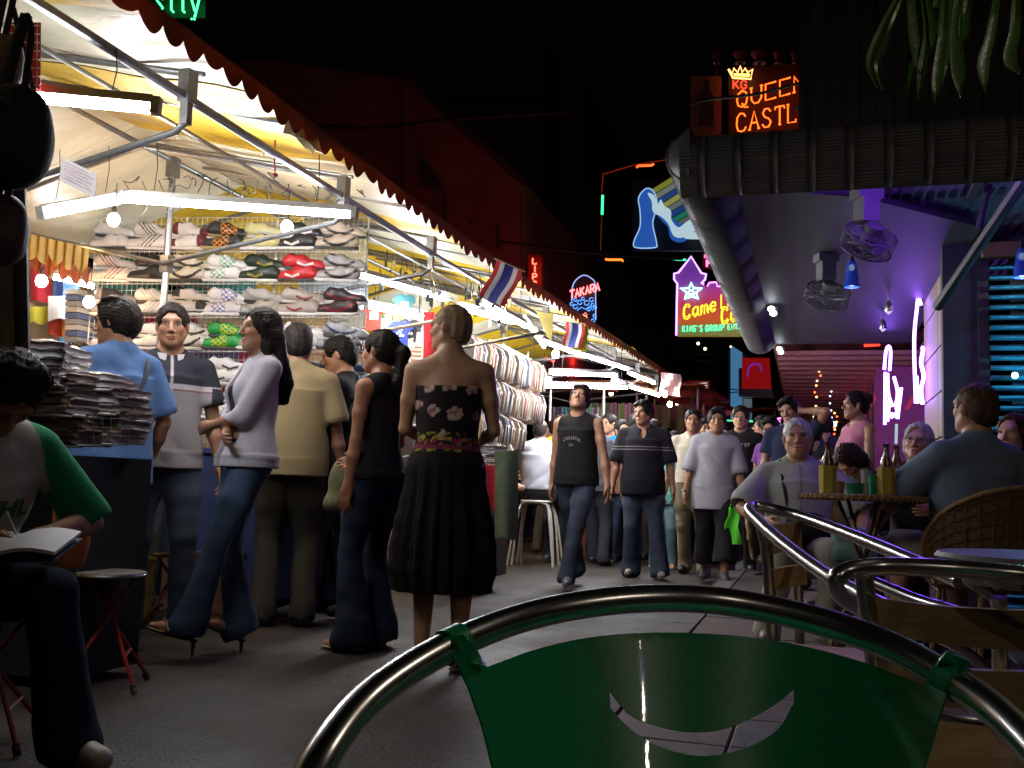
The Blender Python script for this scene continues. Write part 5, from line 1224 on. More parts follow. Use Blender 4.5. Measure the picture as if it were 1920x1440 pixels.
def shoe_col(base, acc, kind):
    base, acc = _v(base), _v(acc)
    def f(P):
        y, z = P[:, 1], P[:, 2]; c = np.tile(base, (len(P), 1)); side = np.abs(P[:, 0]) > .018
        if kind == 'stripes': w = ((np.mod((y+z*.9)*1.0+.012, .026) < .010) & (y+z*.9 > -.02) & (y+z*.9 < .07) & side)
        elif kind == 'cross': w = (side & (((np.mod(y+z*1.1, .034) < .008) | (np.mod(y-z*1.2, .040) < .008)) & (y > -.05) & (y < .05)))
        elif kind == 'swoosh': w = side & (np.abs(z-(.030+(y+.02)**2*4.2+.10*np.clip(y, -.1, .0)*-1)) < .011) & (y < .07)
        elif kind == 'vee': w = side & (np.abs(z-.045-np.abs(y-.01)*.4+.01) < .008) & (np.abs(y-.01) < .05)
        elif kind == 'toe': w = (y > .055) | (y < -.085)
        elif kind == 'edge': w = (z < .032) | ((y < -.08) & (z > .05))
        else: w = np.zeros(len(P), bool)
        c[w] = acc
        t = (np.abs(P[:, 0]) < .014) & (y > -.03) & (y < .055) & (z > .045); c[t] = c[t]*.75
        inn = (np.abs(P[:, 0]) < .020) & (y < -.040) & (y > -.098) & (z > .068) & (z < .112); c[inn] = c[inn]*.15  # opening darkened in the colour, standing in for the shade inside
        return c
    return f
M_SHOE = vmat('shoe upper', rough=.42, bump=.12, bscale=180, spec=.5, var=.06)
SHOE_M = {}
def shoe_mesh(base, acc, kind):
    k = (base, acc, kind)
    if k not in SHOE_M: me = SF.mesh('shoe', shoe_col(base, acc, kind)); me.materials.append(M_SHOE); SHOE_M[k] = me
    return SHOE_M[k]
SOLE_M = {}
def sole_mesh(c):
    if c not in SOLE_M: me = SOLE.mesh('sole'); me.materials.append(mat('sole %.2f %.2f' % c[:2], c, .6, var=.1)); SOLE_M[c] = me
    return SOLE_M[c]
lm = MB()
for k in range(5): lm.tube([(-.016, -.02+k*.018, .066-k*.006), (0, -.018+k*.018, .074-k*.0065), (.016, -.02+k*.018, .066-k*.006)], .0028, 4)
LACE = {}
def lace_mesh(c):
    if c not in LACE: LACE[c] = lm.mesh('laces', mat('laces %.2f' % c[0], c, .8))
    return LACE[c]
Wt, Bk, Gy, Cr = (.72, .70, .68), (.02, .02, .022), (.26, .26, .28), (.60, .56, .45)
rows_ = [
 [('white', Wt, (.6, .6, .6), 'edge'), ('white black-striped', Wt, Bk, 'stripes'), ('white and dark red', Wt, (.12, .02, .03), 'toe'), ('black orange-crossed', Bk, (.75, .28, .03), 'cross'), ('pale yellow', (.60, .56, .26), (.4, .5, .5), 'vee'), ('black with white mark', Bk, Wt, 'vee'), ('tan with black curve', (.50, .42, .32), Bk, 'swoosh')],
 [('cream maroon-striped', (.68, .62, .56), (.22, .03, .04), 'stripes'), ('plain black', Bk, (.03, .03, .03), 'edge'), ('cream black-edged', Cr, Bk, 'swoosh'), ('white green-crossed', Wt, (.05, .35, .22), 'cross'), ('black gold-lined', (.015, .03, .02), (.3, .26, .05), 'vee'), ('red with white mark', (.50, .02, .03), Wt, 'vee'), ('grey with dark curve', (.36, .35, .36), Bk, 'swoosh')],
 [('dark mesh', (.03, .03, .04), Gy, 'toe'), ('white silver-striped', Wt, (.35, .35, .37), 'stripes'), ('pearl black-edged', (.62, .58, .54), Bk, 'edge'), ('white blue-and-red-crossed', Wt, (.05, .08, .40), 'cross'), ('silver', (.48, .46, .42), (.35, .33, .3), 'swoosh'), ('grey maroon-marked', (.45, .40, .36), (.25, .03, .03), 'vee'), ('black and burgundy', (.03, .02, .025), (.20, .02, .04), 'swoosh')],
 [('lilac white', (.6, .5, .58), Wt, 'edge'), ('white grey-edged', Wt, Gy, 'edge'), ('white black-curved', (.66, .64, .60), Bk, 'swoosh'), ('green yellow-crossed', (.02, .28, .05), (.65, .55, .04), 'cross'), ('ash grey', (.3, .3, .3), Bk, 'vee'), ('grey white-toed', Gy, Wt, 'toe'), ('grey and navy', (.32, .32, .33), (.03, .04, .1), 'swoosh')],
 [('white thin-striped', Wt, Bk, 'stripes'), ('black white-toed', Bk, Wt, 'toe'), ('white black-looped', Wt, Bk, 'swoosh'), ('white spiked', Wt, Bk, 'vee'), ('dark grey', (.1, .1, .11), Gy, 'swoosh'), ('black red-marked', Bk, (.5, .02, .02), 'vee'), ('navy laced', (.04, .06, .14), Gy, 'stripes')],
 [('grey black-striped', Gy, Bk, 'stripes'), ('white yellow-marked', Wt, (.6, .45, .05), 'vee'), ('pale grey', (.5, .5, .5), Gy, 'edge'), ('white laced running', Wt, Gy, 'cross'), ('black white-striped', Bk, Wt, 'stripes'), ('olive', (.15, .14, .08), Bk, 'swoosh'), ('white black-toed', Wt, Bk, 'toe')],
]
rowname = ['top', 'second', 'third', 'fourth', 'fifth', 'lowest']; colname = ['first from left', 'second from left', 'left of the pole foot', 'middle', 'third from right', 'second from right', 'far right']
xs = [214, 287, 358, 424, 492, 565, 640]
def rackp(px, py, fwd=0.0):
    d = 6.62-(px-190)/500*.24; return PD(px, py, d-fwd)
rdir = (rackp(690, 600)-rackp(190, 600)); rdir.z = 0; rdir.normalize(); ryaw = math.atan2(rdir.y, rdir.x)
for r_, row in enumerate(rows_):
    for c_, (nm, b_, a_, kd) in enumerate(row):
        for lo_i in (0, 1):
            yb_ = [446, 506, 569, 633, 698, 764][r_]+lo_i*21; xb = xs[c_]+(7 if lo_i == 0 else -9)+random.uniform(-3, 3)
            p = rackp(xb, yb_, .10+.06*lo_i)
            o = link('shoe', shoe_mesh(b_, a_, kd)); o.location = p; o.scale = (.95, 1.06, .93)
            # toe right for the upper shoe, toe left for the lower one
            o.rotation_euler = (random.uniform(-.03, .03)+(.14), (.05 if lo_i else -.05), 0)
            Rz = Matrix.Rotation(ryaw+(math.pi/2 if lo_i else -math.pi/2)+random.uniform(-.12, .12), 3, 'Z')
            tilt = Matrix.Rotation(.34 if not lo_i else -.34, 3, 'Y'); pit = Matrix.Rotation(-.06 if not lo_i else .02, 3, 'X')
            o.rotation_euler = (Rz @ tilt @ pit).to_euler()
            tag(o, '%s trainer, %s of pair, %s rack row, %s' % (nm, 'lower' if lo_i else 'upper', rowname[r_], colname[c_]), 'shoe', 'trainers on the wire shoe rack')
            s_ = link('sole', sole_mesh(Wt if (r_+c_) % 3 else ((.35, .24, .12) if b_ == Bk else (.05, .05, .05))), o)
            if (r_+c_+lo_i) % 2 == 0 or r_ > 3: link('laces', lace_mesh(Wt if b_[0] < .4 else (.5, .5, .5)), o)
# wire grid panels and shelves
M_WIRE = mat('white coated wire', (.70, .68, .64), rough=.4, var=.1, bump=0)
rk = empty('shoe_rack', 'white wire grid rack covered in trainers', 'rack', rackp(430, 900)); roff = Matrix.Translation(-rk.location)
for k, (xa, xb_) in enumerate([(183, 350), (352, 520), (522, 692)]):
    m = MB(); n = 18
    for i in range(n+1):
        x = xa+(xb_-xa)*i/n; a, b = rackp(x, 408, 0), rackp(x, 408, 0); b = b.copy(); b.z = .95; m.tube([a, b], .0022 if i % n else .005, 4)
    z = rackp(xa, 408).z; zz = z
    while zz > .95:
        a, b = rackp(xa, 408), rackp(xb_, 408); a.z = b.z = zz; m.tube([a, b], .0022, 4); zz -= .045
    o = m.build('grid_panel', M_WIRE, rk); o.matrix_parent_inverse = roff
for r_ in range(6):
    yb_ = [446, 506, 569, 633, 698, 764][r_]+26; m = MB()
    for f_ in (0.0, .09, .19):
        a, b = rackp(190, yb_, f_), rackp(688, yb_, f_); m.tube([a, b], .003, 4)
    for i in range(40):
        x = 190+i*12.75; m.tube([rackp(x, yb_, 0), rackp(x, yb_, .19), rackp(x, yb_, .19)+Vector((0, 0, .03))], .0018, 3)
    o = m.build('wire_shelf', M_WIRE, rk); o.matrix_parent_inverse = roff
# goods glimpsed through the grid
def cloth_panel(px0, py0, px1, py1, d, col, name, label, cat='cloth', seed=0, group=None, folds=6, amp=.02):
    m = MB(); rows = []; rs = random.Random(seed)
    ph = rs.uniform(0, 6)
    for i in range(13):
        u = i/12; rows.append([PD(px0+(px1-px0)*u, py0+(py1-py0)*v+3*math.sin(u*7+ph)*v, d+amp*math.sin(u*folds+ph)*(.3+v)) for v in np.linspace(0, 1, 7)])
    m.sheet(rows, .004); return tag(m.build(name, mat('dyed cloth %.2f %.2f %.2f' % tuple(col), col, .85, var=.2, scale=20)), label, cat, group)
for i, (x0, y0, x1, y1, c, lb) in enumerate([(200, 420, 330, 480, (.06, .05, .05), 'dark bag hung behind the top left of the shoe grid'), (345, 500, 480, 560, (.03, .25, .24), 'teal cloth behind the shoe grid, upper middle'), (180, 480, 300, 560, (.03, .12, .08), 'dark green cloth behind the shoe grid at left'), (215, 590, 370, 665, (.30, .02, .03), 'dark red cloth behind the shoe grid at lower left'), (480, 560, 620, 640, (.35, .22, .08), 'ochre cloth behind the shoe grid, middle right'), (395, 655, 560, 760, (.36, .02, .03), 'red cloth behind the shoe grid behind the long haired woman'), (560, 690, 690, 800, (.30, .30, .32), 'grey cloth behind the shoe grid at lower right'), (480, 415, 690, 500, (.45, .36, .18), 'tan bags behind the shoe grid at upper right'), (345, 640, 480, 720, (.12, .10, .20), 'violet grey cloth behind the shoe grid'), (560, 500, 690, 580, (.30, .34, .36), 'pale grey cloth behind the shoe grid, right')]):
    cloth_panel(x0, y0, x1, y1, 7.25, c, 'hanging_cloth', lb, 'cloth', i)
# dark plinth/table under rack with blue cloth
m = MB(); a, b = rackp(170, 860, .35), rackp(700, 860, .35); 
m.sheet([[a.lerp(b, u)+Vector((0, 0, .98-a.z-v*.92))+Vector((.02*math.sin(u*40), -.02*math.sin(u*40)*1, 0)) for v in (0, .5, 1)] for u in np.linspace(0, 1, 60)], .004)
m.sheet([[rackp(170+530*u, 860, f_)+Vector((0, 0, .98-rackp(170+530*u, 860, f_).z)) for f_ in (-.2, .35)] for u in (0, .5, 1)], .01)
tag(m.build('draped_counter', mat('navy drape', (.02, .035, .11), .85, var=.2)), 'counter draped in dark blue cloth below the shoe rack', 'counter')
# back fabric of the stalls
m = MB(); m.sheet([[(-5.35+.02*math.sin(y*9), y, z) for z in (0, .8, 1.6, 2.4)] for y in np.arange(2, 14, .12)], .004)
tag(m.build('backdrop_sheet', mat('backdrop cloth', (.30, .20, .10), .9, var=.3)), 'brown cloth hung along the back of the stalls', 'cloth')
# ------------------------------------------------------------------ printed shirts right of the rack
def tee_mesh(name, col, acc, kind):
    m = MB(); pts = [(-.20, .0), (-.30, -.10), (-.24, -.17), (-.18, -.12), (-.18, -.48), (.18, -.48), (.18, -.12), (.24, -.17), (.30, -.10), (.20, 0), (.07, .03), (0, -.02), (-.07, .03)]
    n = len(pts); v = [(x, -.008+.006*math.sin(x*20), z) for x, z in pts]+[(x, .008, z) for x, z in pts]
    m.add(v, [tuple(range(n)), tuple(range(2*n-1, n-1, -1))]+[(i, i+n, (i+1) % n+n, (i+1) % n) for i in range(n)])
    m.cur = 1
    if kind == 'bands':
        for k in range(4): m.box((0, -.013, -.14-k*.08), (.30, .006, .035))
    elif kind == 'disc': m.lathe([(.001, 0), (.08, 0), (.08, .004), (.001, .005)], (0, -.014, -.2), 14, Matrix.Rotation(math.pi/2, 3, 'X'))
    elif kind == 'block': m.box((0, -.013, -.20), (.20, .006, .16)); m.box((0, -.017, -.20), (.10, .004, .05))
    elif kind == 'blots':
        for k in range(7): a = k*2.4; m.lathe([(.001, 0), (.022+.006*(k % 3), 0), (.02, .003), (.001, .004)], (math.cos(a)*.05*(k*.25+.4), -.013, -.2+math.sin(a)*.06*(k*.25+.4)), 7, Matrix.Rotation(math.pi/2, 3, 'X'))
    return m.mesh(name, [mat('tee %.2f %.2f %.2f' % tuple(col), col, .85, var=.12, scale=20), mat('tee print %.2f %.2f %.2f' % tuple(acc), acc, .7)])
tees = [(703, 590, 7.7, (.55, .05, .03), (.8, .75, .65), 'block', 'red shirt with a pale square print beside the rack'), (722, 588, 7.75, (.70, .66, .5), (.1, .35, .1), 'disc', 'cream shirt with a green disc print'), (741, 598, 7.8, (.55, .12, .03), (.7, .6, .1), 'disc', 'orange red shirt with a yellow disc'), (760, 572, 7.85, (.10, .35, .42), (.7, .7, .6), 'block', 'turquoise shirt in the upper row'), (752, 622, 7.6, (.03, .05, .30), (.7, .7, .7), 'blots', 'blue shirt with white marks'), (768, 618, 7.62, (.02, .02, .02), (.7, .65, .6), 'blots', 'black shirt with white marks'), (783, 612, 7.64, (.70, .68, .62), (.04, .03, .03), 'blots', 'white shirt with black marks'), (756, 655, 7.6, (.72, .66, .5), (.45, .22, .06), 'blots', 'white shirt with brown print, middle row'), (780, 655, 7.6, (.70, .64, .5), (.40, .16, .05), 'bands', 'white shirt with brown bands'), (764, 700, 7.6, (.70, .62, .45), (.55, .14, .04), 'blots', 'white shirt with orange print, lower row'), (722, 640, 7.6, (.62, .6, .58), (.15, .15, .3), 'bands', 'white shirt with grey bands'), (700, 650, 7.6, (.3, .3, .32), (.6, .6, .6), 'disc', 'grey shirt with a pale disc'), (786, 700, 7.6, (.68, .62, .5), (.5, .3, .05), 'disc', 'white shirt with an ochre disc'), (695, 700, 7.6, (.1, .1, .25), (.6, .5, .1), 'block', 'dark blue shirt with a yellow square')]
for x, y, d, c, a, k, lb in tees:
    o = link('hanging_shirt', tee_mesh('hanging_shirt', c, a, k)); o.location = PD(x, y-18, d); o.scale = (.34, .5, .42); o.rotation_euler = (0, random.uniform(-.05, .05), math.radians(12)); tag(o, lb, 'shirt', 'printed shirts beside the shoe rack')
cloth_panel(794, 585, 814, 692, 7.4, (.50, .015, .02), 'hanging_cloth', 'long red cloth strip left of the short haired woman', seed=5)
cloth_panel(812, 640, 850, 700, 7.5, (.5, .02, .02), 'hanging_cloth', 'red cloth behind the neck of the short haired woman', seed=6)
cloth_panel(745, 600, 792, 740, 8.0, (.3, .28, .25), 'hanging_cloth', 'pale backing cloth behind the printed shirts', seed=7)
# clutter hanging under the second roof
m = MB()
for k in range(60):
    x = random.uniform(690, 960); y = random.uniform(478, 560)+(x-700)*.25; d = random.uniform(6.3, 8.4); p = PD(x, y, d)
    m.cur = random.choice([0, 0, 1]); P = [p, p+Vector((.01, 0, .04)), p+Vector((random.uniform(-.02, .02), 0, .10))]; m.tube(P, .003, 4); m.box(p, (random.uniform(.01, .03), .01, random.uniform(.01, .06)))
tag(m.build('hook_clutter', [M_CAB, M_FIXY]), 'hooks, clips and tags dangling under the second stall roof', 'hooks', kind='stuff')
# ------------------------------------------------------------------ racks of hanging shirts seen edge-on
gar = []
for k, (c, tr) in enumerate([((.40, .36, .30), (.2, .1, .06)), ((.22, .14, .08), (.55, .50, .40)), ((.10, .08, .07), (.5, .45, .4)), ((.30, .29, .30), (.08, .08, .12)), ((.14, .14, .17), (.55, .55, .55)), ((.30, .22, .13), (.12, .05, .04)), ((.05, .045, .05), (.40, .30, .2)), ((.38, .28, .24), (.3, .06, .06))]):
    m = MB(); prof_ = [(-.26, -.12), (-.22, -.045), (-.10, .0), (0, .02), (.10, 0), (.22, -.045), (.26, -.12), (.25, -.30), (.20, -.33), (-.2, -.33), (-.25, -.30)]
    n = len(prof_); v = [(x, -.011, z) for x, z in prof_]+[(x, .011, z) for x, z in prof_]
    m.add(v, [tuple(range(n)), tuple(range(2*n-1, n-1, -1))]+[(i, i+n, (i+1) % n+n, (i+1) % n) for i in range(n)])
    m.cur = 1; m.tube([(x*.97, 0, z+.007) for x, z in prof_[1:6]], .008, 5); m.tube([(.25, -.006, -.10), (.245, -.006, -.30)], .010, 4)
    m.cur = 2; m.tube([(0, 0, .02), (0, 0, .05), (.015, 0, .06), (.02, 0, .045)], .003, 4)
    gar.append(m.mesh('garment', [mat('garment %d' % k, c, .6, var=.35, scale=40, bump=.3), mat('garment trim %d' % k, tr, .6), M_WIRE]))
tiers = [(2.13, 7.9, 9.9), (1.82, 7.5, 10.0), (1.50, 7.4, 9.2), (1.26, 7.3, 8.9), (1.02, 7.2, 8.6)]
tn = ['top', 'second', 'third', 'fourth', 'lowest']
hr = empty('garment_rack', 'tall rack with five rods of shirts behind the short haired woman', 'rack', (-2.95, 9, 0))
for t_, (z, y0, y1) in enumerate(tiers):
    n = int((y1-y0)/.085)
    m = MB(); m.tube([(-2.98, y0-.1, z+.045), (-2.90, y1+.1, z+.045)], .008, 6); o = m.build('rod', M_PIPE, hr); o.matrix_parent_inverse = Matrix.Translation(-hr.location)
    for i in range(n):
        u = i/(n-1); gi = random.randrange(8); o = link('hanging_shirt', gar[gi]); o.location = (-2.98+.08*u+random.uniform(-.015, .015), y0+(y1-y0)*u, z+random.uniform(-.01, .01)); o.rotation_euler = (random.uniform(-.05, .05), .10+random.uniform(-.06, .06), random.uniform(-.15, .1)-.12)
        tag(o, '%s shirt on a hanger, %s tier, %s of the packed garment rack' % (['cream', 'brown', 'dark brown', 'light grey', 'slate grey', 'sand', 'black', 'dusty pink'][gi], tn[t_], 'near end' if u < .34 else 'middle' if u < .67 else 'far end'), 'shirt', 'hanging shirts, %s tier of the garment rack' % tn[t_])
for y in (7.2, 10.3):
    m = MB(); m.tube([(-3.0, y, 0), (-3.0, y, 2.3)], .014, 6); o = m.build('upright', M_PIPE, hr); o.matrix_parent_inverse = Matrix.Translation(-hr.location)
for y in (7.25, 7.32, 7.4):
    m = MB(); m.tube([(-3.05+(y-7.2)*.8, y, .9), (-2.9+(y-7.2)*.9, y+.1, 2.15)], .008, 5); tag(m.build('bamboo_stick', mat('bamboo', (.42, .33, .18), .6)), {7.25: 'bamboo stick leaning on the garment rack, left', 7.32: 'bamboo stick leaning on the garment rack, middle', 7.4: 'bamboo stick leaning on the garment rack, right'}[y], 'stick')
for i, (a, b, d0, d1, lb) in enumerate([((720, 620), (815, 602), 7.0, 6.8, 'pale pole slanting behind the pony tailed woman'), ((865, 652), (1018, 622), 6.9, 7.6, 'pale pole slanting right of the short haired woman')]):
    m = MB(); m.tube([PD(*a, d0), PD(*b, d1)], .013, 6); tag(m.build('wooden_pole', mat('bamboo', (.42, .33, .18), .6)), lb, 'pole')
# counter with folded cloth and drapes (behind the short haired woman)
m = MB(); m.box(PD(905, 905, 7.75)+Vector((-.1, .1, -.35)), (.42, .5, .75)); tag(m.build('display_counter', mat('counter board', (.06, .04, .03), .8)), 'low display counter behind the short haired woman', 'counter')
fm = MB(); P_ = [(.14, .10), (.10, .10)]
def folded_mesh(c, tr):
    m = MB(); rows = []
    for i in range(7):
        u = i/6*2-1; rows.append([(u*.13, v*.10, .011*(1-abs(v)**4)*(1-abs(u)**6)+.010+.002*math.sin(u*9+v*5)) for v in np.linspace(-1, 1, 7)])
    m.sheet(rows, .022); m.cur = 1; m.tube([(-.128, -.094, .0), (.0, -.102, .002), (.128, -.094, .0)], .005, 4); m.tube([(.128, -.09, .004), (.134, 0, .004), (.128, .09, .004)], .005, 4)
    return m.mesh('folded_shirt', [mat('folded %.2f %.2f %.2f' % tuple(c), c, .3, var=.3, scale=30, bump=.25, coat=.6), mat('folded trim %.2f' % tr[0], tr, .4)])
FOLD = [folded_mesh(c, t) for c, t in (((.42, .36, .38), (.6, .55, .5)), ((.30, .28, .30), (.5, .5, .5)), ((.14, .10, .10), (.4, .35, .33)), ((.20, .13, .10), (.35, .25, .2)), ((.50, .46, .46), (.3, .3, .3)), ((.09, .08, .09), (.3, .3, .3)))]
for k in range(9):
    o = link('folded_shirt', FOLD[k % 6]); o.location = PD(915, 905, 7.45)+Vector((random.uniform(-.02, .02), 0, .05+k*.024)); o.rotation_euler = (0, 0, random.uniform(-.2, .2)); tag(o, '%s folded striped shirt in the stack right of the floral top' % NTH[8-k], 'folded shirt', 'folded shirts in the stack beside the green drape')
cloth_panel(872, 872, 934, 955, 7.2, (.42, .015, .025), 'draped_cloth', 'red cloth draped over the counter right of the floral top', seed=11, folds=14)
cloth_panel(928, 845, 972, 1010, 7.15, (.10, .13, .07), 'draped_cloth', 'dark green cloth draped beside the seated white shirt man', seed=12, folds=4, amp=.06)
# ------------------------------------------------------------------ flags and sheets on the valance
def flag(px, py, d, w, h, rot, label, yel=False):
    e = empty('flag', label, 'flag', PD(px, py, d)); cols = [(.55, .03, .03), (.75, .72, .68), (.05, .06, .30), (.75, .72, .68), (.55, .03, .03)]; ws = [1, 1, 2, 1, 1]
    x = -w/2
    for c, k in zip(cols, ws):
        ww = w*k/6; m = MB(); rows = [[(x+ww*u+.01*math.sin(v*5), .012*math.sin((x+ww*u)*40+v*3), -h*v) for v in np.linspace(0, 1, 7)] for u in np.linspace(0, 1, 5)]; m.sheet(rows, .0015)
        m.build('stripe', mat('flag cloth %.2f %.2f' % (c[0], c[2]), c, .7, var=.1), e); x += ww
    m = MB(); m.tube([(-w/2-.02, 0, .004), (w/2+.02, 0, .004)], .005, 5); m.build('rod', M_FIXY, e)
    if yel: m = MB(); m.box((w*.35, .05, -h*.55), (w*.8, .004, h*1.05)); m.build('yellow_pennant', mat('pennant yellow', (.7, .6, .03), .7), e)
    e.rotation_euler = (0, rot, math.radians(17)); return e
flag(955, 498, 6.35, .18, .26, math.radians(22), 'red white and blue striped flag hanging from the stall rail, nearer'); flag(1078, 606, 8.8, .17, .22, math.radians(4), 'red white and blue striped flag with a yellow one behind it', True)
m = MB(); P = [PD(1006, 585, 8.2), PD(1038, 588, 8.2), PD(1034, 640, 8.2), PD(1026, 632, 8.2)]; m.add(P+[p+Vector((0, .004, 0)) for p in P], [(0, 1, 2, 3), (7, 6, 5, 4), (0, 4, 5, 1), (1, 5, 6, 2), (2, 6, 7, 3), (3, 7, 4, 0)]); tag(m.build('pennant', mat('pennant mustard', (.42, .32, .08), .8)), 'mustard yellow pennant between the two striped flags', 'pennant')
m = MB(); m.sheet([[PD(1238+u*38+2*math.sin(v*6), 698+v*42+u*4, 12.6+.06*math.sin(u*7+v*4)) for v in np.linspace(0, 1, 8)] for u in np.linspace(0, 1, 8)], .002)
tag(m.build('plastic_sheet', mat('pink plastic sheet', (.62, .42, .42), rough=.25, var=.2, bump=.6, bscale=20, spec=.7)), 'crumpled pink plastic sheet at the far end of the awning', 'plastic sheet')
def umbrella(px, py, d, r, c, label):
    e = empty('umbrella', label, 'umbrella', PD(px, py, d)); m = MB()
    m.sheet([[(rr*math.cos(a), rr*math.sin(a), -(rr/r)**1.6*r*.45+.02*math.cos(a*8)*(rr/r)) for a in np.linspace(0, 2*math.pi, 33)] for rr in np.linspace(.01, r, 5)], .003); m.build('canopy', mat('umbrella %.2f %.2f' % c[:2], c, .6, var=.25), e)
    m = MB(); m.tube([(0, 0, -2.1), (0, 0, .03)], .018, 6); m.build('pole', M_PIPE, e)
umbrella(1298, 722, 15, .55, (.45, .08, .06), 'red umbrella roof beyond the pink plastic sheet'); umbrella(1322, 745, 17, .6, (.42, .05, .05), 'further red umbrella roof in front of the red shop sign'); umbrella(1285, 752, 18, .7, (.5, .35, .1), 'ochre umbrella roof among the far stalls')
# far stalls seen between the heads
for i, (x, y, d, w, h, c, lb) in enumerate([(1250, 790, 14.5, .9, .5, (.35, .12, .08), 'far stall with reddish goods left of the walkers'), (1272, 800, 16, .8, .5, (.45, .38, .1), 'far stall with yellow goods behind the walkers'), (1395, 815, 20, 1.2, .5, (.2, .15, .12), 'dim far stall behind the man with glasses'), (1150, 790, 13.5, .9, .7, (.3, .2, .16), 'far stall of hanging clothes behind the blue shirt man'), (1080, 800, 12.6, .7, .7, (.22, .22, .26), 'far stall of grey goods behind the tank top man')]):
    e = empty('market_stall', lb, 'stall', PD(x, y, d)); b = e.location
    m = MB(); m.box((0, 0, -.35-b.z*.0), (w, .5, .08)); m.build('table', M_DARK, e)
    for k in range(9):
        cc = tuple(min(1, max(.01, v*random.uniform(.15, .6))) for v in c); hh = random.uniform(.22, .5); m = MB(); m.sheet([[(-w/2+w*(k+u)/9, .02*math.sin(u*6)+.05*(k % 2), .25+random.uniform(-.01, .01)-hh*v) for v in (0, .5, 1)] for u in (0, .3, .6, .96)], .01); m.build('hanging_goods', mat('goods %d %d' % (i, k), cc, .8), e)
    for s_ in (-1, 1): m = MB(); m.tube([(s_*w/2, 0, -b.z), (s_*w/2, 0, .5)], .02, 6); m.build('post', M_PIPE, e)
    m = MB(); m.box((0, 0, .5), (w+.2, .9, .03)); m.build('roof', M_VAL, e)
    m = MB(); m.sphere((0, -.2, .36), .03, 6); m.build('bulb', glow('far bulb glass', (1.0, .62, .32), 22), e)
for i, (x, y, s_) in enumerate([(1318, 816, .10), (1372, 815, .10)]):
    m = MB(); m.sphere(PD(x, y, 17), s_, 8, (1.6, .6, .8)); tag(m.build('cart_lamp', glow('cart lamp', (1, .98, .85), 9)), ['bright white lamp just left of the white shirt walker', 'bright white lamp right of the white shirt walker'][i], 'lamp')
# ------------------------------------------------------------------ near left corner : bags, grid, pile of shirts
M_BLKN = mat('black nylon', (.007, .007, .008), rough=.75, var=.3, bump=.4, bscale=90)
def bag(px, py, d, r, label, col_m, cat='backpack', name='backpack'):
    c = PD(px, py, d); s = SDF(np.array(c)-max(r)-.06, np.array(c)+max(r)+.06, .009)
    s.ell(c, r, None, .02); s.cap(c+Vector((-r[0]*.3, 0, -r[2]*.55)), c+Vector((-r[0]*.2, 0, r[2]*.5)), r[0]*.72, r[0]*.6, .04); s.cap(c+Vector((r[0]*.35, 0, -r[2]*.5)), c+Vector((r[0]*.25, 0, r[2]*.45)), r[0]*.62, r[0]*.55, .04); s.ell(c+Vector((0, -r[1]*.6, -r[2]*.35)), (r[0]*.75, r[1]*.6, r[2]*.45), None, .03); s.disp(wr(.003, 4))
    s.a[...] = s.a; e = empty(name, label, cat, c); me = s.mesh('pouch'); me.materials.append(col_m); o = link('pouch', me, e); o.matrix_parent_inverse = Matrix.Translation(-c)
    m = MB(); m.tube(bez([c+Vector((-r[0]*.4, -.02, r[2]*.85)), c+Vector((-.02, 0, r[2]+.14)), c+Vector((.0, 0, r[2]+.20))], 5), .009, 6, flat=2.2); m.tube(bez([c+Vector((r[0]*.4, -.02, r[2]*.85)), c+Vector((.02, 0, r[2]+.14)), c+Vector((.0, 0, r[2]+.20))], 5), .009, 6); o = m.build('strap', M_BLKN, e); o.matrix_parent_inverse = Matrix.Translation(-c)
    m = MB(); m.tube(bez([c+Vector((r[0]*math.cos(a)*.8, -r[1]*.95*abs(math.sin(a))-.004, r[2]*.55*math.sin(a))) for a in np.linspace(.2, 2.94, 7)], 3), .004, 4); o = m.build('zip', M_PIPE, e); o.matrix_parent_inverse = Matrix.Translation(-c)
bag(30, 255, 2.6, (.085, .10, .135), 'black backpack hanging at the left edge, top left', M_BLKN)
bag(5, 115, 2.8, (.05, .05, .07), 'brown patterned bag above the black backpack', mat('brown pattern', (.22, .13, .08), .6, var=.6, scale=40), 'bag', 'hanging_bag')
bag(8, 430, 2.6, (.05, .07, .09), 'dark bag below the black backpack', mat('maroon nylon', (.05, .015, .02), .6), 'bag', 'hanging_bag')
cloth_panel(-30, 465, 40, 700, 2.9, (.30, .25, .15), 'hanging_cloth', 'tan woven cloth hanging at the left edge', seed=21, amp=.01)
m = MB(); m.tube([PD(36, 350, 2.9), PD(44, 700, 2.9)], .02, 8); m.tube([PD(18, 350, 3.0), PD(22, 700, 3.0)], .015, 8); tag(m.build('frame_post', M_DARK), 'dark post under the backpack at the left edge', 'post')
cloth_panel(15, 42, 76, 168, 3.4, (.40, .015, .02), 'hanging_cloth', 'red cloth behind a small wire grid, top left', seed=22, amp=.01)
m = MB()
for k in range(5): m.tube([PD(14+k*14, 44, 3.3), PD(14+k*14, 160, 3.3)], .0022, 4)
for k in range(8): m.tube([PD(12, 46+k*16, 3.3), PD(74, 48+k*16, 3.3)], .0022, 4)
tag(m.build('wire_grid', M_WIRE), 'small white wire grid over the red cloth, top left', 'grid')
m = MB(); m.tube([PD(25, 15, 2.9), PD(40, 80, 2.9), PD(62, 170, 2.9)], .008, 6); tag(m.build('hanging_strap', M_BLKN), 'black strap slanting above the backpack', 'strap')
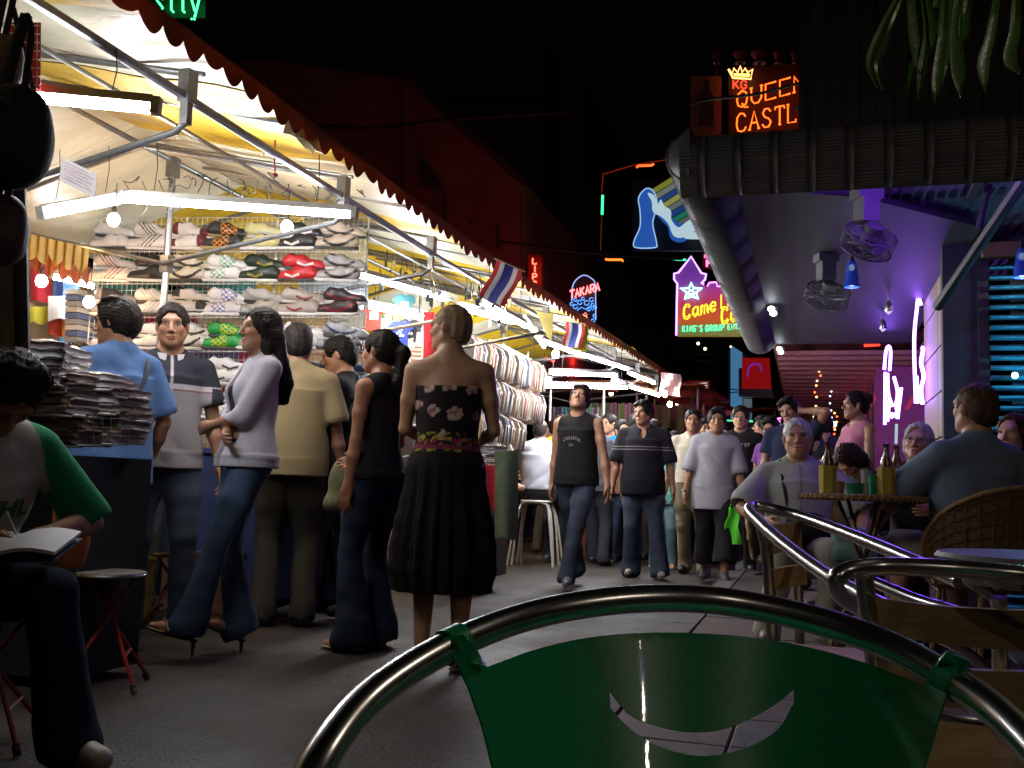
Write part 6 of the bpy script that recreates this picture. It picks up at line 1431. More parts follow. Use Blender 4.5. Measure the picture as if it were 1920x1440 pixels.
# coloured shirts at the back left
for i, (x0, y0, x1, y1, c, lb) in enumerate([(58, 500, 96, 565, (.45, .02, .03), 'red shirt on the back wall by the bulb'), (100, 520, 122, 585, (.03, .05, .14), 'navy shirt on the back wall'), (118, 530, 150, 600, (.10, .20, .50), 'light blue shirt on the back wall'), (56, 575, 90, 606, (.65, .60, .06), 'yellow folded shirt on the back shelf'), (90, 590, 116, 630, (.50, .06, .03), 'red orange folded shirt on the back shelf'), (116, 600, 143, 640, (.60, .20, .03), 'orange folded shirt on the back shelf'), (90, 555, 146, 600, (.62, .58, .52), 'white folded shirt on the back shelf'), (112, 632, 142, 662, (.10, .25, .48), 'blue folded shirt on the lower back shelf')]):
    cloth_panel(x0, y0, x1, y1, 7.0-.03*i, c, 'display_shirt', lb, 'shirt', 30+i, 'coloured shirts at the back left', amp=.012)
for k in range(12):
    cc = [(.55, .54, .5), (.12, .16, .3), (.3, .3, .32)][k % 3]; m = MB(); m.box(PD(153, 552+k*11, 6.7), (.10, .2, .034)); tag(m.build('folded_shirt', mat('shelf fold %d' % (k % 3), cc, .8)), '%s %s folded shirt in the tall stack at the back left' % (NTH[k], ['pale', 'navy', 'grey'][k % 3]), 'folded shirt', 'folded shirts in the tall stack at the back left')
# piles of wrapped shirts on the wire basket table
bt = empty('basket_table', 'dark table with a wire basket edge holding wrapped shirts', 'table', PD(140, 840, 4.1)); boff = Matrix.Translation(-bt.location)
c = PD(120, 842, 4.15); m = MB(); m.box(c+Vector((-.05, .0, -.46)), (.66, .42, .86)); o = m.build('cabinet', mat('navy cabinet cloth', (.006, .008, .016), .9), bt); o.matrix_parent_inverse = boff
m = MB()
for i in range(12): x = 60+i*16.5; m.tube([PD(x, 768-(0 if x > 160 else 0), 3.92), PD(x, 838, 3.92)], .0016, 3)
for k in range(5): m.tube([PD(60, 768+k*17, 3.92), PD(241, 768+k*17, 3.92)], .0016, 3); m.tube([PD(241, 768+k*17, 3.92), PD(246, 766+k*16, 4.25)], .0016, 3)
o = m.build('wire_basket', M_PIPE, bt); o.matrix_parent_inverse = boff
for (px, yb_, n, d, ro, lab, fs) in [(92, 712, 4, 4.0, .2, 'upper back stack', (1, 4, 0)), (60, 722, 5, 3.8, .5, 'back left stack', (1, 2, 5)), (120, 782, 5, 3.95, -.1, 'middle stack', (0, 3, 2)), (180, 778, 5, 4.05, .15, 'front bright stack', (0, 4, 2)), (206, 834, 7, 4.1, .1, 'dark stack at the basket end', (2, 3, 5)), (135, 838, 6, 4.0, 0, 'low dark stack', (5, 2, 3)), (80, 838, 6, 4.0, .2, 'low left dark stack', (5, 2, 2))]:
    b0 = PD(px, yb_, d)
    for k in range(n):
        o = link('folded_shirt', FOLD[fs[k % 3]]); o.location = b0+Vector((random.uniform(-.012, .012), random.uniform(-.012, .012), k*.031)); o.rotation_euler = (random.uniform(-.04, .04), random.uniform(-.04, .04), ro+random.uniform(-.12, .12)); o.scale = (.9, 1, 1.2)
        tag(o, '%s wrapped shirt, %s on the basket table' % (NTH[n-1-k], lab), 'folded shirt', 'wrapped shirts, %s' % lab)



for a, b, d0, d1, lb in [((862, 578), (958, 604), 7.4, 8.4, 'tube behind the shaved looking head, over the hanging shirts'), ((1016, 640), (1096, 668), 8.8, 10.0, 'tube under the roof left of the second striped flag'), ((1086, 664), (1176, 692), 9.8, 11.2, 'tube under the roof right of the second striped flag'), ((952, 700), (1030, 714), 10.6, 11.4, 'low far tube just above the yellow topped woman'), ((1180, 700), (1226, 718), 11.4, 12.6, 'small far tube near the end of the awning')]:
    fluo(PD(*a, d0), PD(*b, d1), lb)
# ------------------------------------------------------------------ the crowd
def foot(px, py, d=None, z=0.0):
    """ground point below picture column px at depth d"""
    p = PD(px, py, d); return Vector((p.x, p.y, z))
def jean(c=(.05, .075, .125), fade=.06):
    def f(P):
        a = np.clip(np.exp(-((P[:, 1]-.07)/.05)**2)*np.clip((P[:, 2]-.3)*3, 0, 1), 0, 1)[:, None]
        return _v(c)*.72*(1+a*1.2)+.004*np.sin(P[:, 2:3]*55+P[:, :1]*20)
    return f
SHORT = dict(style='short', col=(.014, .011, .010)); FULL = dict(style='full', col=(.016, .012, .010))
SNK = dict(col=(.04, .04, .045), sole=(.45, .44, .42)); BLK = dict(col=(.012, .011, .011), sole=(.02, .02, .02))
def flat(c): return _v(c)
# --- polo shirt man facing us
def polo(P):
    c = np.tile(_v((.30, .27, .27)), (len(P), 1)); z = P[:, 2]; c[z > 1.305] = (.025, .026, .036); c[(z > 1.275) & (z < 1.305)] = (.50, .45, .45); c[(z > 1.268) & (z < 1.2755)] = (.20, .05, .05)
    arm = (np.abs(P[:, 0]) > .215) & (z < 1.30); c[arm] = (.03, .03, .042); c[arm & (z < 1.205)] = (.45, .42, .44)
    pl = (np.abs(P[:, 0]+.002) < .0055) & (P[:, 1] > 0) & (z > 1.20); c[pl] = (.42, .38, .38); return c
def polo_x(I):
    m = MB(); p = [I['tp'](x, .125, z) for x, z in ((.075, 1.235), (.085, 1.243), (.094, 1.256))]; m.tube(p, [.002, .004, .002], 5); m.build('chest_mark', M_CAB, I['root'])
    for z in (1.33, 1.27, 1.22): m = MB(); m.sphere(I['tp'](.0, .128, z), .0055, 6); m.build('button', mat('button', (.6, .58, .55), .4), I['root'])
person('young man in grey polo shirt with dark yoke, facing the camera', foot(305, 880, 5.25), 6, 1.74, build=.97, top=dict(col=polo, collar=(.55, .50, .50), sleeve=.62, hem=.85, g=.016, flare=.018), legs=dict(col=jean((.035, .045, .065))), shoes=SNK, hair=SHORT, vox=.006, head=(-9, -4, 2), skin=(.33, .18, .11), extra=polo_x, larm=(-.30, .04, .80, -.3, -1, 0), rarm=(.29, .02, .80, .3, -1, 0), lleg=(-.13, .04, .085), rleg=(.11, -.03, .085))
# --- long haired woman in white cardigan, arms crossed, facing image left
def card_x(I):
    m = MB()
    for k in range(7): m.sphere(I['tp'](.075+.006*math.sin(k), .118+.010*math.sin(k*2), 1.26-k*.048), .009, 6)
    m.build('button_row', mat('pearl button', (.6, .57, .6), .4), I['root'])
    s = SDF(I['tp'](-.2, -.2, .88), I['tp'](.2, .2, 1.40), .008); T_ = np.array(I['T']); k = I['k']
    s.ell(I['tp'](0, 0, 1.10), _v((.118, .095, .13))*k+.006, T_, .08); s.ell(I['tp'](0, .005, 1.26), _v((.136, .105, .14))*k+.006, T_, .08)
    for e in (-1, 1): s.ell(I['tp'](e*.065, .075, 1.27), _v((.055, .05, .055))*k+.006, T_, .035)
    s.ell(I['pel']+Vector((0, 0, .02)), _v((.158, .108, .10))*k+.008, None, .06); s.plane(I['tp'](0, .0, 1.335), (0, .25, 1)); s.plane(I['tp'](0, 0, .905), (0, 0, -1))
    me = s.mesh('camisole', _v((.012, .011, .013))); me.materials.append(M_CLOTH); link('camisole', me, I['root'])
    m = MB()
    h = I['hp']
    m.sphere(h(-.082, -.004, -.038), .006, 6); m.build('earring', M_METAL, I['root'])
person('woman with long black hair, pale lilac cardigan and jeans, arms crossed', foot(462, 880, 4.75), -72, 1.60, rise=.055, sex='f', build=1.0, vox=.0055, skin=(.36, .20, .13),
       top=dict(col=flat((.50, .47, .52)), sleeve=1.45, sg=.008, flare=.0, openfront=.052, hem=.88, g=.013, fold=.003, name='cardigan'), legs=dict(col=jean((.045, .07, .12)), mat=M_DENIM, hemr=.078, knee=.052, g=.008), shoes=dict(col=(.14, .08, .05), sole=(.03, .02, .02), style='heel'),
       hair=dict(style='long', len=.20, col=(.014, .010, .009)), larm=(.10, .175, 1.150, -1, .0, -.7), rarm=(-.09, .145, 1.10, 1, .0, -.7), palm=((.6, -1, .2), (-.6, -1, .2)), curl=(.5, .5), head=(4, -3, 0), rleg=(.06, -.04, .145, .1, 1, 0, 6, -.4), lleg=(-.06, .27, .12, -.1, 1, 0, -6, -.3), lean=(-4, 0), extra=card_x)
# --- blue shirt man seen from behind
def strap_x(I):
    m = MB(); tp = I['tp']; m.tube(bez([tp(.13, -.04, 1.475), tp(.09, -.13, 1.36), tp(-.02, -.15, 1.15), tp(-.15, -.10, .98)], 6), .012, 6, flat=.4); m.build('strap', mat('dark strap', (.02, .025, .05), .7), I['root'])
person('man in light blue collared shirt with a dark bag strap, seen from behind', foot(203, 880, 4.75), 212, 1.67, build=1.08, top=dict(col=flat((.09, .17, .36)), collar=(.10, .18, .38), sleeve=.75, hem=.80, g=.026, flare=.02, fold=.005), legs=dict(col=flat((.015, .015, .02))), shoes=BLK, hair=FULL, vox=.006, skin=(.34, .18, .11), extra=strap_x, larm=(-.25, .16, 1.0, -.5, -1, -.2), rarm=(.28, .10, .9, .5, -1, -.2), head=(34, -4, 0))
# --- tan shirt man from behind
person('older man in sand coloured short sleeved shirt, back to us', foot(545, 880, 5.7), 176, 1.73, build=1.08, top=dict(col=flat((.27, .20, .10)), sleeve=.72, hem=.84, g=.024, flare=.022), legs=dict(col=flat((.05, .042, .03)), g=.02), shoes=BLK, hair=dict(style='short', col=(.022, .018, .016)), vox=.007, skin=(.30, .16, .10), rarm=(.30, .06, .80, .3, -1, 0), larm=(-.24, .24, 1.0, -.3, -1, 0))
# --- black tee man in profile, cropped trousers, white socks
def sock_x(I):
    for i, l in enumerate(I['legs']):
        m = MB(); m.tube([l[2]+Vector((0, 0, -.02)), l[2]+(l[1]-l[2]).normalized()*.09], .040, 12); m.build('sock', mat('white sock', (.55, .54, .52), .9), I['root'])
    m = MB(); tp = I['tp']; m.tube(bez([tp(-.10, .02, 1.47), tp(-.19, .10, 1.2), tp(-.20, .06, .95)], 6), .009, 5); m.build('bag_strap', mat('olive webbing', (.16, .14, .07), .8), I['root'])
person('man in black tee and cropped dark trousers browsing, with white socks', foot(632, 880, 5.95), -100, 1.70, build=1.0, top=dict(col=flat((.012, .013, .016)), sleeve=.75, hem=.86, g=.022, flare=.02), legs=dict(col=flat((.035, .033, .028)), len=.80, hemr=.085, g=.022), shoes=BLK, hair=SHORT, vox=.006, skin=(.40, .22, .14), head=(0, -14, 0), larm=(-.05, .36, 1.02, -.6, -.6, -1), rarm=(.12, .36, 1.05, .6, -.6, -1), lleg=(-.10, .16, .085), rleg=(.10, -.14, .085), extra=sock_x)
# olive shoulder bag between him and the pony tailed woman
m = SDF((-.13, -.08, -.2), (.13, .08, .2), .008); m.ell((0, 0, 0), (.10, .05, .15), None, .02); m.cap((-.06, 0, -.12), (.06, 0, -.12), .05, .05, .04); m.disp(wr(.004, 9))
me = m.mesh('shoulder_bag'); me.materials.append(mat('olive canvas', (.14, .13, .06), .9, var=.3, bump=.4)); o = link('shoulder_bag', me); o.location = PD(650, 905, 5.35); o.rotation_euler = (0, .1, .5); tag(o, 'olive canvas shoulder bag between the black tee man and the pony tail', 'bag')
m = MB(); m.tube(bez([PD(654, 862, 5.33), PD(668, 800, 5.3), PD(688, 735, 5.25)], 6), .007, 5); tag(m.build('bag_strap', mat('olive webbing', (.16, .14, .07), .8)), 'thin olive strap rising from the canvas shoulder bag', 'strap')
# --- pony tailed woman
def pony_x(I):
    m = MB(); w = I['arms'][0][2]; m.tube([w+Vector((.034*math.cos(a), .03*math.sin(a), .0)) for a in np.linspace(0, 6.28, 13)[:-1]], .005, 5, closed=True); m.build('bracelet', M_METAL, I['root'])
    m = MB(); m.sphere(I['hp'](0, -.108, .03), .022, 8, (1.2, .6, 1)); m.build('hair_tie', mat('pale hair tie', (.5, .48, .45), .6), I['root'])
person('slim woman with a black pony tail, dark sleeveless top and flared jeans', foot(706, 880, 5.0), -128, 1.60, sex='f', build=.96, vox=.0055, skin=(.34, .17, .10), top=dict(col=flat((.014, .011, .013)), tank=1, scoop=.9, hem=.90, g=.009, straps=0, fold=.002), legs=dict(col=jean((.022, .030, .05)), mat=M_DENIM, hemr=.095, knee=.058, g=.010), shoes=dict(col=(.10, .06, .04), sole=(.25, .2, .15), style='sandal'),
       hair=dict(style='pony', len=.08, col=(.012, .010, .009)), larm=(-.215, .03, .80, -.3, -1, 0), rarm=(.15, .24, 1.02, .4, -1, -.2), head=(8, 0, 0), lleg=(-.09, .03, .085), rleg=(.09, .0, .085))
# --- short haired woman in strapless floral top and black skirt
def floral(P):
    c = np.tile(_v((.016, .011, .011)), (len(P), 1)); z, y = P[:, 2], P[:, 1]; x = P[:, 0]
    n = np.array([mnoise.noise(Vector((a*34, b*34, h*34))) for a, b, h in P]) 
    for cx, cz, r in ((-.085, 1.275, .028), (.012, 1.285, .030), (.115, 1.27, .026), (-.06, 1.165, .026), (.045, 1.15, .034), (-.13, 1.19, .022), (.13, 1.15, .02), (-.01, 1.05, .02)):
        d = np.sqrt((x-cx)**2+(z-cz)**2); w = (d+n*.014 < r) & (y < .02); c[w] = np.where((n[w] > .12)[:, None], _v((.30, .10, .10)), _v((.48, .33, .28)))
    w = (z < 1.065) & (np.sin(x*90+n*6)+np.sin(z*160+n*5) > .7); c[w] = (.32, .32, .03); w = (z < 1.01) & (z > .985); c[w] = (.20, .03, .06)
    w = (z < 1.04) & (z > 1.012) & (n > .1); c[w] = (.28, .03, .07); return c
person('short haired woman in strapless black floral top and gathered black skirt, seen from behind', foot(836, 880, 4.60), 174, 1.675, sex='f', build=1.13, vox=.005, skin=(.40, .235, .14), top=dict(col=floral, strapless=1.315, hem=.955, g=.010, fold=.0015, name='top'), legs=dict(col=flat((.009, .008, .0075)), skirt=.345),
       shoes=dict(col=(.06, .04, .03), sole=(.1, .08, .06), style='sandal'), hair=dict(style='short', thick=.0045, rough=.0006, col=(.28, .18, .10)), larm=(-.10, .24, 1.08, -.55, -1, -.5), rarm=(.13, .25, 1.06, .55, -1, -.5), head=(68, 4, 0), lleg=(-.085, .03, .085, 0, 1, 0, 8), rleg=(.10, -.07, .085, 0, 1, 0, -22), hipw=1.02)
# --- people further back on the left
person('man in a red shirt bending over the goods at the back left', foot(95, 880, 5.9), 150, 1.66, top=dict(col=flat((.42, .015, .02)), sleeve=.6, g=.03), legs=dict(col=flat((.03, .03, .04))), shoes=BLK, hair=SHORT, vox=.009, lean=(18, 0))
person('boy with short black hair peering past the basket table', foot(140, 880, 6.6), 40, 1.50, top=dict(col=flat((.16, .22, .12)), sleeve=.5), legs=dict(col=flat((.03, .03, .04))), shoes=BLK, hair=SHORT, vox=.008)
person('vendor half hidden between the blue shirt and the polo shirt', foot(262, 880, 6.1), 30, 1.50, top=dict(col=flat((.1, .1, .1)), sleeve=.5), legs=dict(col=flat((.03, .03, .04))), shoes=BLK, hair=SHORT, vox=.008)
person('seated customer in jeans and sandals, mostly hidden behind the black skirt', foot(915, 880, 9.3), -60, 1.60, sex='f', top=dict(col=flat((.30, .02, .03)), sleeve=.5, hem=.94), legs=dict(col=jean()), shoes=dict(col=(.2, .1, .05), style='sandal'), hair=dict(style='bob', col=(.02, .015, .012)), vox=.008, sit=.40, lleg=(-.12, .42, .085), rleg=(.10, .38, .085))
# --- walkers in the lane
person('man in white shirt and black trousers sitting on a tall white stool', foot(1010, 905, 10.6), 172, 1.70, build=1.12, top=dict(col=flat((.58, .57, .62)), sleeve=.75, hem=.95, g=.03, flare=.025, fold=.006, cut=True), legs=dict(col=flat((.012, .012, .014)), g=.02), shoes=BLK, hair=dict(style='bald', col=(.03, .025, .022)), vox=.008, sit=.69, skin=(.22, .12, .07), lleg=(-.16, .30, .30), rleg=(.16, .30, .30), larm=(-.3, .3, .95), rarm=(.3, .3, .95))
person('smiling woman in a yellow top looking up', foot(1052, 905, 11.2), -10, 1.66, sex='f', top=dict(col=flat((.62, .42, .03)), sleeve=.6, hem=.88), legs=dict(col=jean()), shoes=SNK, hair=dict(style='bob', col=(.05, .025, .015)), vox=.0075, head=(0, 14, 12), mouth=.8, skin=(.46, .27, .18))
person('dark haired man behind the smiling woman in yellow', foot(1060, 905, 12.2), 20, 1.72, top=dict(col=flat((.06, .06, .07))), legs=dict(col=flat((.03, .03, .04))), shoes=BLK, hair=FULL, vox=.009)
def tank_x(I):
    pass
person('man in black tank top and jeans looking up while walking', foot(1080, 905, 8.45), -22, 1.71, build=.97, vox=.006, skin=(.34, .18, .11), top=dict(col=flat((.009, .008, .008)), tank=1, hem=.86, g=.018, prints=[('COLLEGE', 1.25, .038, 0, (.20, .17, .16), 1, 4.0), ('EST', 1.19, .028, 0, (.18, .15, .14), 1)]), legs=dict(col=jean((.05, .06, .085)), mat=M_DENIM, hemr=.062), shoes=dict(col=(.10, .10, .11), sole=(.42, .4, .38)), hair=FULL,
       head=(12, 26, -6), larm=(-.30, .02, .84, -.4, -1, 0), rarm=(.27, -.10, .82, .3, -1, 0), lleg=(-.02, .20, .085, 0, 1, 0, 20), rleg=(.10, -.34, .13, 0, 1, 0, -30, -.5))
person('young man in bright blue tee with yellow lettering', foot(1140, 905, 11.8), -14, 1.73, build=.93, top=dict(col=flat((.02, .16, .34)), sleeve=.6, prints=[('BIG DAY', 1.27, .055, 0, (.6, .5, .08), 1), ('TOUR', 1.215, .04, 0, (.55, .45, .1), 1)]), legs=dict(col=flat((.02, .02, .028))), shoes=BLK, hair=SHORT, vox=.0075, head=(-24, -4, 0), skin=(.42, .25, .16))
person('man seen from behind between the blue tee and black polo', foot(1183, 905, 12.0), 165, 1.74, top=dict(col=flat((.05, .045, .045))), legs=dict(col=jean()), shoes=BLK, hair=FULL, vox=.009)
def bpolo(P):
    c = np.tile(_v((.010, .009, .013)), (len(P), 1)); z = P[:, 2]
    for a in (1.245, 1.222): c[(z > a) & (z < a+.006)] = (.22, .18, .18)
    return c
person('stocky man in black polo with two thin stripes and jeans', foot(1205, 905, 9.6), -4, 1.70, build=1.16, belly=.02, vox=.006, skin=(.28, .15, .09), top=dict(col=bpolo, sleeve=.85, hem=.80, g=.022, flare=.024, vneck=1, collar=(.02, .018, .022)), legs=dict(col=jean((.05, .065, .095)), mat=M_DENIM, hemr=.08, g=.016), shoes=dict(col=(.22, .2, .17), sole=(.35, .33, .3)), hair=FULL, head=(-30, -3, 3), larm=(-.31, .02, .78, -.4, -1, 0), rarm=(.31, .06, .78, .4, -1, 0), lleg=(-.19, .12, .09, 0, 1, 0, 10), rleg=(.10, -.05, .085))
def pinkp(P):
    c = np.tile(_v((.46, .40, .30)), (len(P), 1)); d = np.sqrt(((P[:, 0]+.03)/.11)**2+((P[:, 2]-1.18)/.10)**2); w = (d < 1) & (P[:, 1] > 0) & (np.sin(P[:, 0]*110+P[:, 2]*50) > -.2); c[w] = (.55, .07, .25); return c
person('man in cream shirt with a pink print and khaki trousers', foot(1298, 905, 10.2), -8, 1.68, top=dict(col=pinkp, sleeve=.7, hem=.94, collar=(.46, .4, .3)), legs=dict(col=flat((.24, .20, .12)), g=.018), shoes=BLK, hair=SHORT, vox=.007, mouth=.4, skin=(.28, .15, .09), head=(6, -2, 0), larm=(-.3, .05, .8, -.3, -1, 0), lleg=(-.14, .06, .085), rleg=(.08, -.1, .085))
def wt_x(I):
    w = I['arms'][1][2]; m = MB(); m.tube([w+Vector((.030*math.cos(a), .028*math.sin(a), .02)) for a in np.linspace(0, 6.28, 11)[:-1]], .008, 5, closed=True); m.build('wristwatch', M_METAL, I['root'])
    w = I['arms'][0][2]; m = MB(); m.tube([w+Vector((.030*math.cos(a), .028*math.sin(a), .02)) for a in np.linspace(0, 6.28, 11)[:-1]], .008, 5, closed=True); m.build('wristwatch', M_METAL, I['root'])
    m = MB(); m.sphere(I['hp'](0, .099, -.060), .010, 6); 
WT = person('young man in loose white tee and black cropped trousers, walking towards us', foot(1338, 905, 9.25), -3, 1.62, build=.96, vox=.0055, skin=(.36, .20, .12), top=dict(col=flat((.34, .32, .34)), sleeve=.95, hem=.72, g=.030, flare=.03, fold=.006, scoop=.2), legs=dict(col=flat((.014, .013, .014)), len=.82, hemr=.10, g=.024), shoes=dict(col=(.06, .05, .05), sole=(.3, .28, .25), style='sneaker'), hair=FULL, head=(-2, -2, 0), larm=(-.29, .05, .80, -.4, -1, 0), rarm=(.29, .08, .80, .4, -1, 0), lleg=(-.12, .20, .085), rleg=(.08, -.16, .10), lean=(2, -2), twist=6, extra=wt_x, curl=(.4, .9))
m = MB(); c = PD(1374, 985, 9.0); m.sheet([[c+Vector((.075*u*(.55+.45*v)+.01*math.sin(v*9), .02*math.sin(u*3+v*4), .16-.33*v)) for v in np.linspace(0, 1, 9)] for u in np.linspace(-1, 1, 9)], .012)
m.tube(bez([c+Vector((-.03, 0, .15)), c+Vector((0, 0, .23)), c+Vector((.03, 0, .15))], 5), .005, 5)
tag(m.build('carrier_bag', mat('green plastic', (.10, .62, .03), rough=.35, var=.2, bump=.5, bscale=20, emit=None)), 'bright green plastic carrier bag in the white tee walker\'s hand', 'bag')
def gl_x(I):
    h = I['hp']; m = MB()
    for e in (-1, 1): m.tube([h(e*.032+.019*math.cos(a), .096-abs(math.cos(a))*.004, .010+.013*math.sin(a)) for a in np.linspace(0, 6.28, 13)[:-1]], .0020, 4, closed=True); m.tube([h(e*.051, .094, .014), h(e*.078, .0, .014)], .0018, 4)
    m.tube([h(-.013, .098, .012), h(.013, .098, .012)], .0018, 4); m.build('glasses', mat('glasses frame', (.25, .24, .24), .3, metal=.6), I['root'])
person('young man with glasses in black tee with white lettering', foot(1388, 905, 10.3), -4, 1.74, build=.95, vox=.006, skin=(.38, .21, .13), top=dict(col=flat((.014, .012, .013)), sleeve=.8, hem=.82, g=.022, flare=.02, prints=[('CREW 07', 1.30, .055, .0, (.35, .32, .32), 1), ('AZ', 1.19, .07, -.02, (.28, .26, .26), 1)]), lleg=(-.10, -.12, .10), rleg=(.10, .16, .085), twist=-6, legs=dict(col=flat((.03, .028, .03))), shoes=SNK, hair=dict(style='short', thick=.018, col=(.012, .01, .009)), head=(3, -3, 0), mouth=.2, extra=gl_x, larm=(-.28, .0, .82, -.4, -1, 0), rarm=(.28, .05, .82, .4, -1, 0))
person('small dark haired woman glimpsed between the walkers', foot(1264, 905, 11.4), -50, 1.52, sex='f', top=dict(col=flat((.3, .15, .17))), legs=dict(col=jean((.08, .14, .16))), shoes=SNK, hair=dict(style='bob', col=(.012, .01, .009)), vox=.008)
person('woman in pale green jeans hidden behind the black polo man', foot(1246, 905, 10.9), -5, 1.48, sex='f', top=dict(col=flat((.14, .42, .36)), hem=.8), legs=dict(col=jean((.10, .16, .18))), shoes=dict(col=(.3, .1, .1), style='sandal'), hair=dict(style='bob', col=(.02, .012, .01)), vox=.009)
person('person in white long sleeves looking left beyond the glasses', foot(1432, 905, 11.0), -80, 1.70, top=dict(col=flat((.42, .38, .48)), sleeve=1.8, hem=.92), legs=dict(col=flat((.02, .02, .03))), shoes=BLK, hair=FULL, vox=.0075, skin=(.40, .23, .16), larm=(-.1, .38, 1.15, -.4, -.6, -1), rarm=(.16, .35, 1.12, .5, -.6, -1))
person('man in dark shirt raising a hand to his head behind the old man', foot(1484, 905, 8.4, .06), -12, 1.60, build=1.08, top=dict(col=flat((.018, .022, .05)), sleeve=.6), legs=dict(col=flat((.02, .02, .03))), shoes=BLK, hair=FULL, vox=.0075, skin=(.34, .19, .14), head=(-10, -10, 14), larm=(-.10, .04, 1.60, -1, .35, -.25))
person('dark haired person in navy shirt, back turned, beyond the tables', foot(1545, 905, 9.8, .06), 190, 1.58, top=dict(col=flat((.02, .022, .075))), legs=dict(col=flat((.02, .02, .03))), shoes=BLK, hair=FULL, vox=.009)
person('woman in pink vest top standing with her hair tied up', foot(1607, 905, 7.7, .06), 305, 1.60, sex='f', build=1.0, vox=.006, skin=(.33, .17, .12), top=dict(col=flat((.46, .16, .24)), tank=1, scoop=.7, hem=.98, g=.010), legs=dict(col=flat((.012, .012, .016))), shoes=BLK, hair=dict(style='bun', col=(.012, .01, .01)), larm=(-.08, .26, 1.12, -.8, -.4, -.7), rarm=(.18, .2, 1.1, .8, -.4, -.7), head=(-14, 0, 0))
person('diner with curly dark hair bowing over the table', foot(1665, 905, 6.7, .06), -50, 1.58, sex='f', top=dict(col=flat((.012, .012, .014)), sleeve=1.5, hem=.95), legs=dict(col=flat((.02, .02, .02))), shoes=BLK, hair=dict(style='bob', col=(.03, .012, .008), rough=.006), vox=.007, sit=.40, lean=(26, 0), head=(0, -38, 0), lleg=(-.12, .4, .085), rleg=(.12, .4, .085), larm=(-.1, .35, .8), rarm=(.1, .35, .8))
for i, (px, d, fc, H_, c, hc_, lb) in enumerate([(1098, 13.8, 10, 1.66, (.3, .28, .3), FULL, 'distant shopper in grey left of the blue tee'), (1226, 14.5, 160, 1.70, (.5, .47, .4), SHORT, 'distant shopper in pale shirt walking away'), (1282, 15.5, 20, 1.66, (.35, .1, .12), FULL, 'distant shopper in a dull red shirt'), (1362, 15, 150, 1.68, (.05, .05, .06), SHORT, 'distant figure in black beyond the white tee'), (1410, 16, 5, 1.72, (.2, .2, .25), FULL, 'distant figure in grey near the green neon line'), (1462, 14.6, 170, 1.66, (.10, .08, .16), FULL, 'distant figure below the small pink word'), (1515, 13.5, 20, 1.64, (.06, .06, .16), SHORT, 'distant figure under the slatted awning'), (1160, 15.8, 0, 1.66, (.25, .2, .1), FULL, 'distant shopper under the last stall tubes'), (1575, 12.6, -20, 1.60, (.30, .30, .34), FULL, 'figure in silvery top left of the pink vest woman'),
    (1112, 14.5, 175, 1.70, (.10, .10, .16), SHORT, 'distant shopper in navy facing the last stall'), (1130, 16.5, 30, 1.60, (.4, .2, .1), FULL, 'distant shopper in rust top under the far tubes'), (1175, 17.5, -10, 1.68, (.4, .38, .36), SHORT, 'distant shopper in white behind the black polo'), (1210, 18.5, 170, 1.66, (.1, .1, .1), FULL, 'very distant figure in black near the far bulb'),
    (1240, 16.8, 15, 1.62, (.3, .25, .1), FULL, 'distant shopper in ochre by the pink plastic sheet'), (1255, 19, -20, 1.70, (.2, .2, .22), SHORT, 'very distant figure in grey by the ochre umbrella'), (1305, 18, 160, 1.70, (.35, .33, .3), FULL, 'distant figure in pale top between the walkers'), (1322, 20, 10, 1.66, (.08, .06, .06), SHORT, 'very distant dark figure right of the cream shirt'),
    (1375, 19, 0, 1.64, (.3, .1, .2), FULL, 'very distant figure in plum beyond the glasses'), (1440, 16.5, 20, 1.68, (.12, .1, .2), SHORT, 'distant figure in violet grey under the red box sign'), (1485, 16, 170, 1.60, (.08, .08, .08), FULL, 'distant figure in black under the far slats'), (1505, 11.6, 185, 1.66, (.05, .05, .09), FULL, 'figure in dark blue behind the raised elbow'),
    (1562, 14.8, 10, 1.62, (.2, .06, .08), SHORT, 'distant figure in maroon by the orange light strings'), (1590, 17, -5, 1.64, (.1, .1, .14), FULL, 'very distant figure behind the pink vest woman'),
    (1032, 12.4, 200, 1.66, (.12, .10, .10), SHORT, 'shopper in dark brown behind the tall stool'), (1118, 10.9, 150, 1.64, (.06, .06, .07), FULL, 'shopper in charcoal turned to the stalls behind the tank top'), (1166, 11.0, 20, 1.60, (.30, .12, .10), SHORT, 'short figure in brick red behind the black polo'), (1228, 11.6, -15, 1.66, (.10, .12, .18), SHORT, 'walker in slate blue left of the cream shirt'),
    (1318, 11.8, 12, 1.70, (.08, .08, .08), FULL, 'tall walker in black behind the white tee'), (1358, 12.3, -8, 1.66, (.25, .22, .20), SHORT, 'walker in beige between white tee and glasses'), (1408, 12.2, 14, 1.64, (.07, .05, .09), FULL, 'walker in dark plum right of the glasses'), (1452, 9.6, -30, 1.58, (.16, .05, .20), FULL, 'figure in purple behind the white sleeved person'), (1528, 8.9, 200, 1.50, (.04, .04, .05), FULL, 'seated height figure in black behind the left beer bottle')]):
    person(lb, foot(px, 905, d), fc, H_, top=dict(col=flat(c)), legs=dict(col=flat(((.03, .03, .04), (.04, .06, .10), (.12, .10, .07))[i % 3])), shoes=BLK, hair=hc_, vox=.012 if d > 12.5 else .009, twist=random.uniform(-14, 14), lean=(random.uniform(-3, 5), random.uniform(-3, 3)), head=(random.uniform(-35, 35), random.uniform(-10, 6), random.uniform(-6, 6)), lleg=(-.11, random.uniform(-.05, .22), .085), rleg=(.11, random.uniform(-.2, .05), .085), larm=(-.27, random.uniform(-.08, .25), random.uniform(.8, 1.05), -.4, -1, 0), rarm=(.27, random.uniform(-.08, .3), random.uniform(.8, 1.1), .4, -1, 0), skin=(.34, .19, .12))
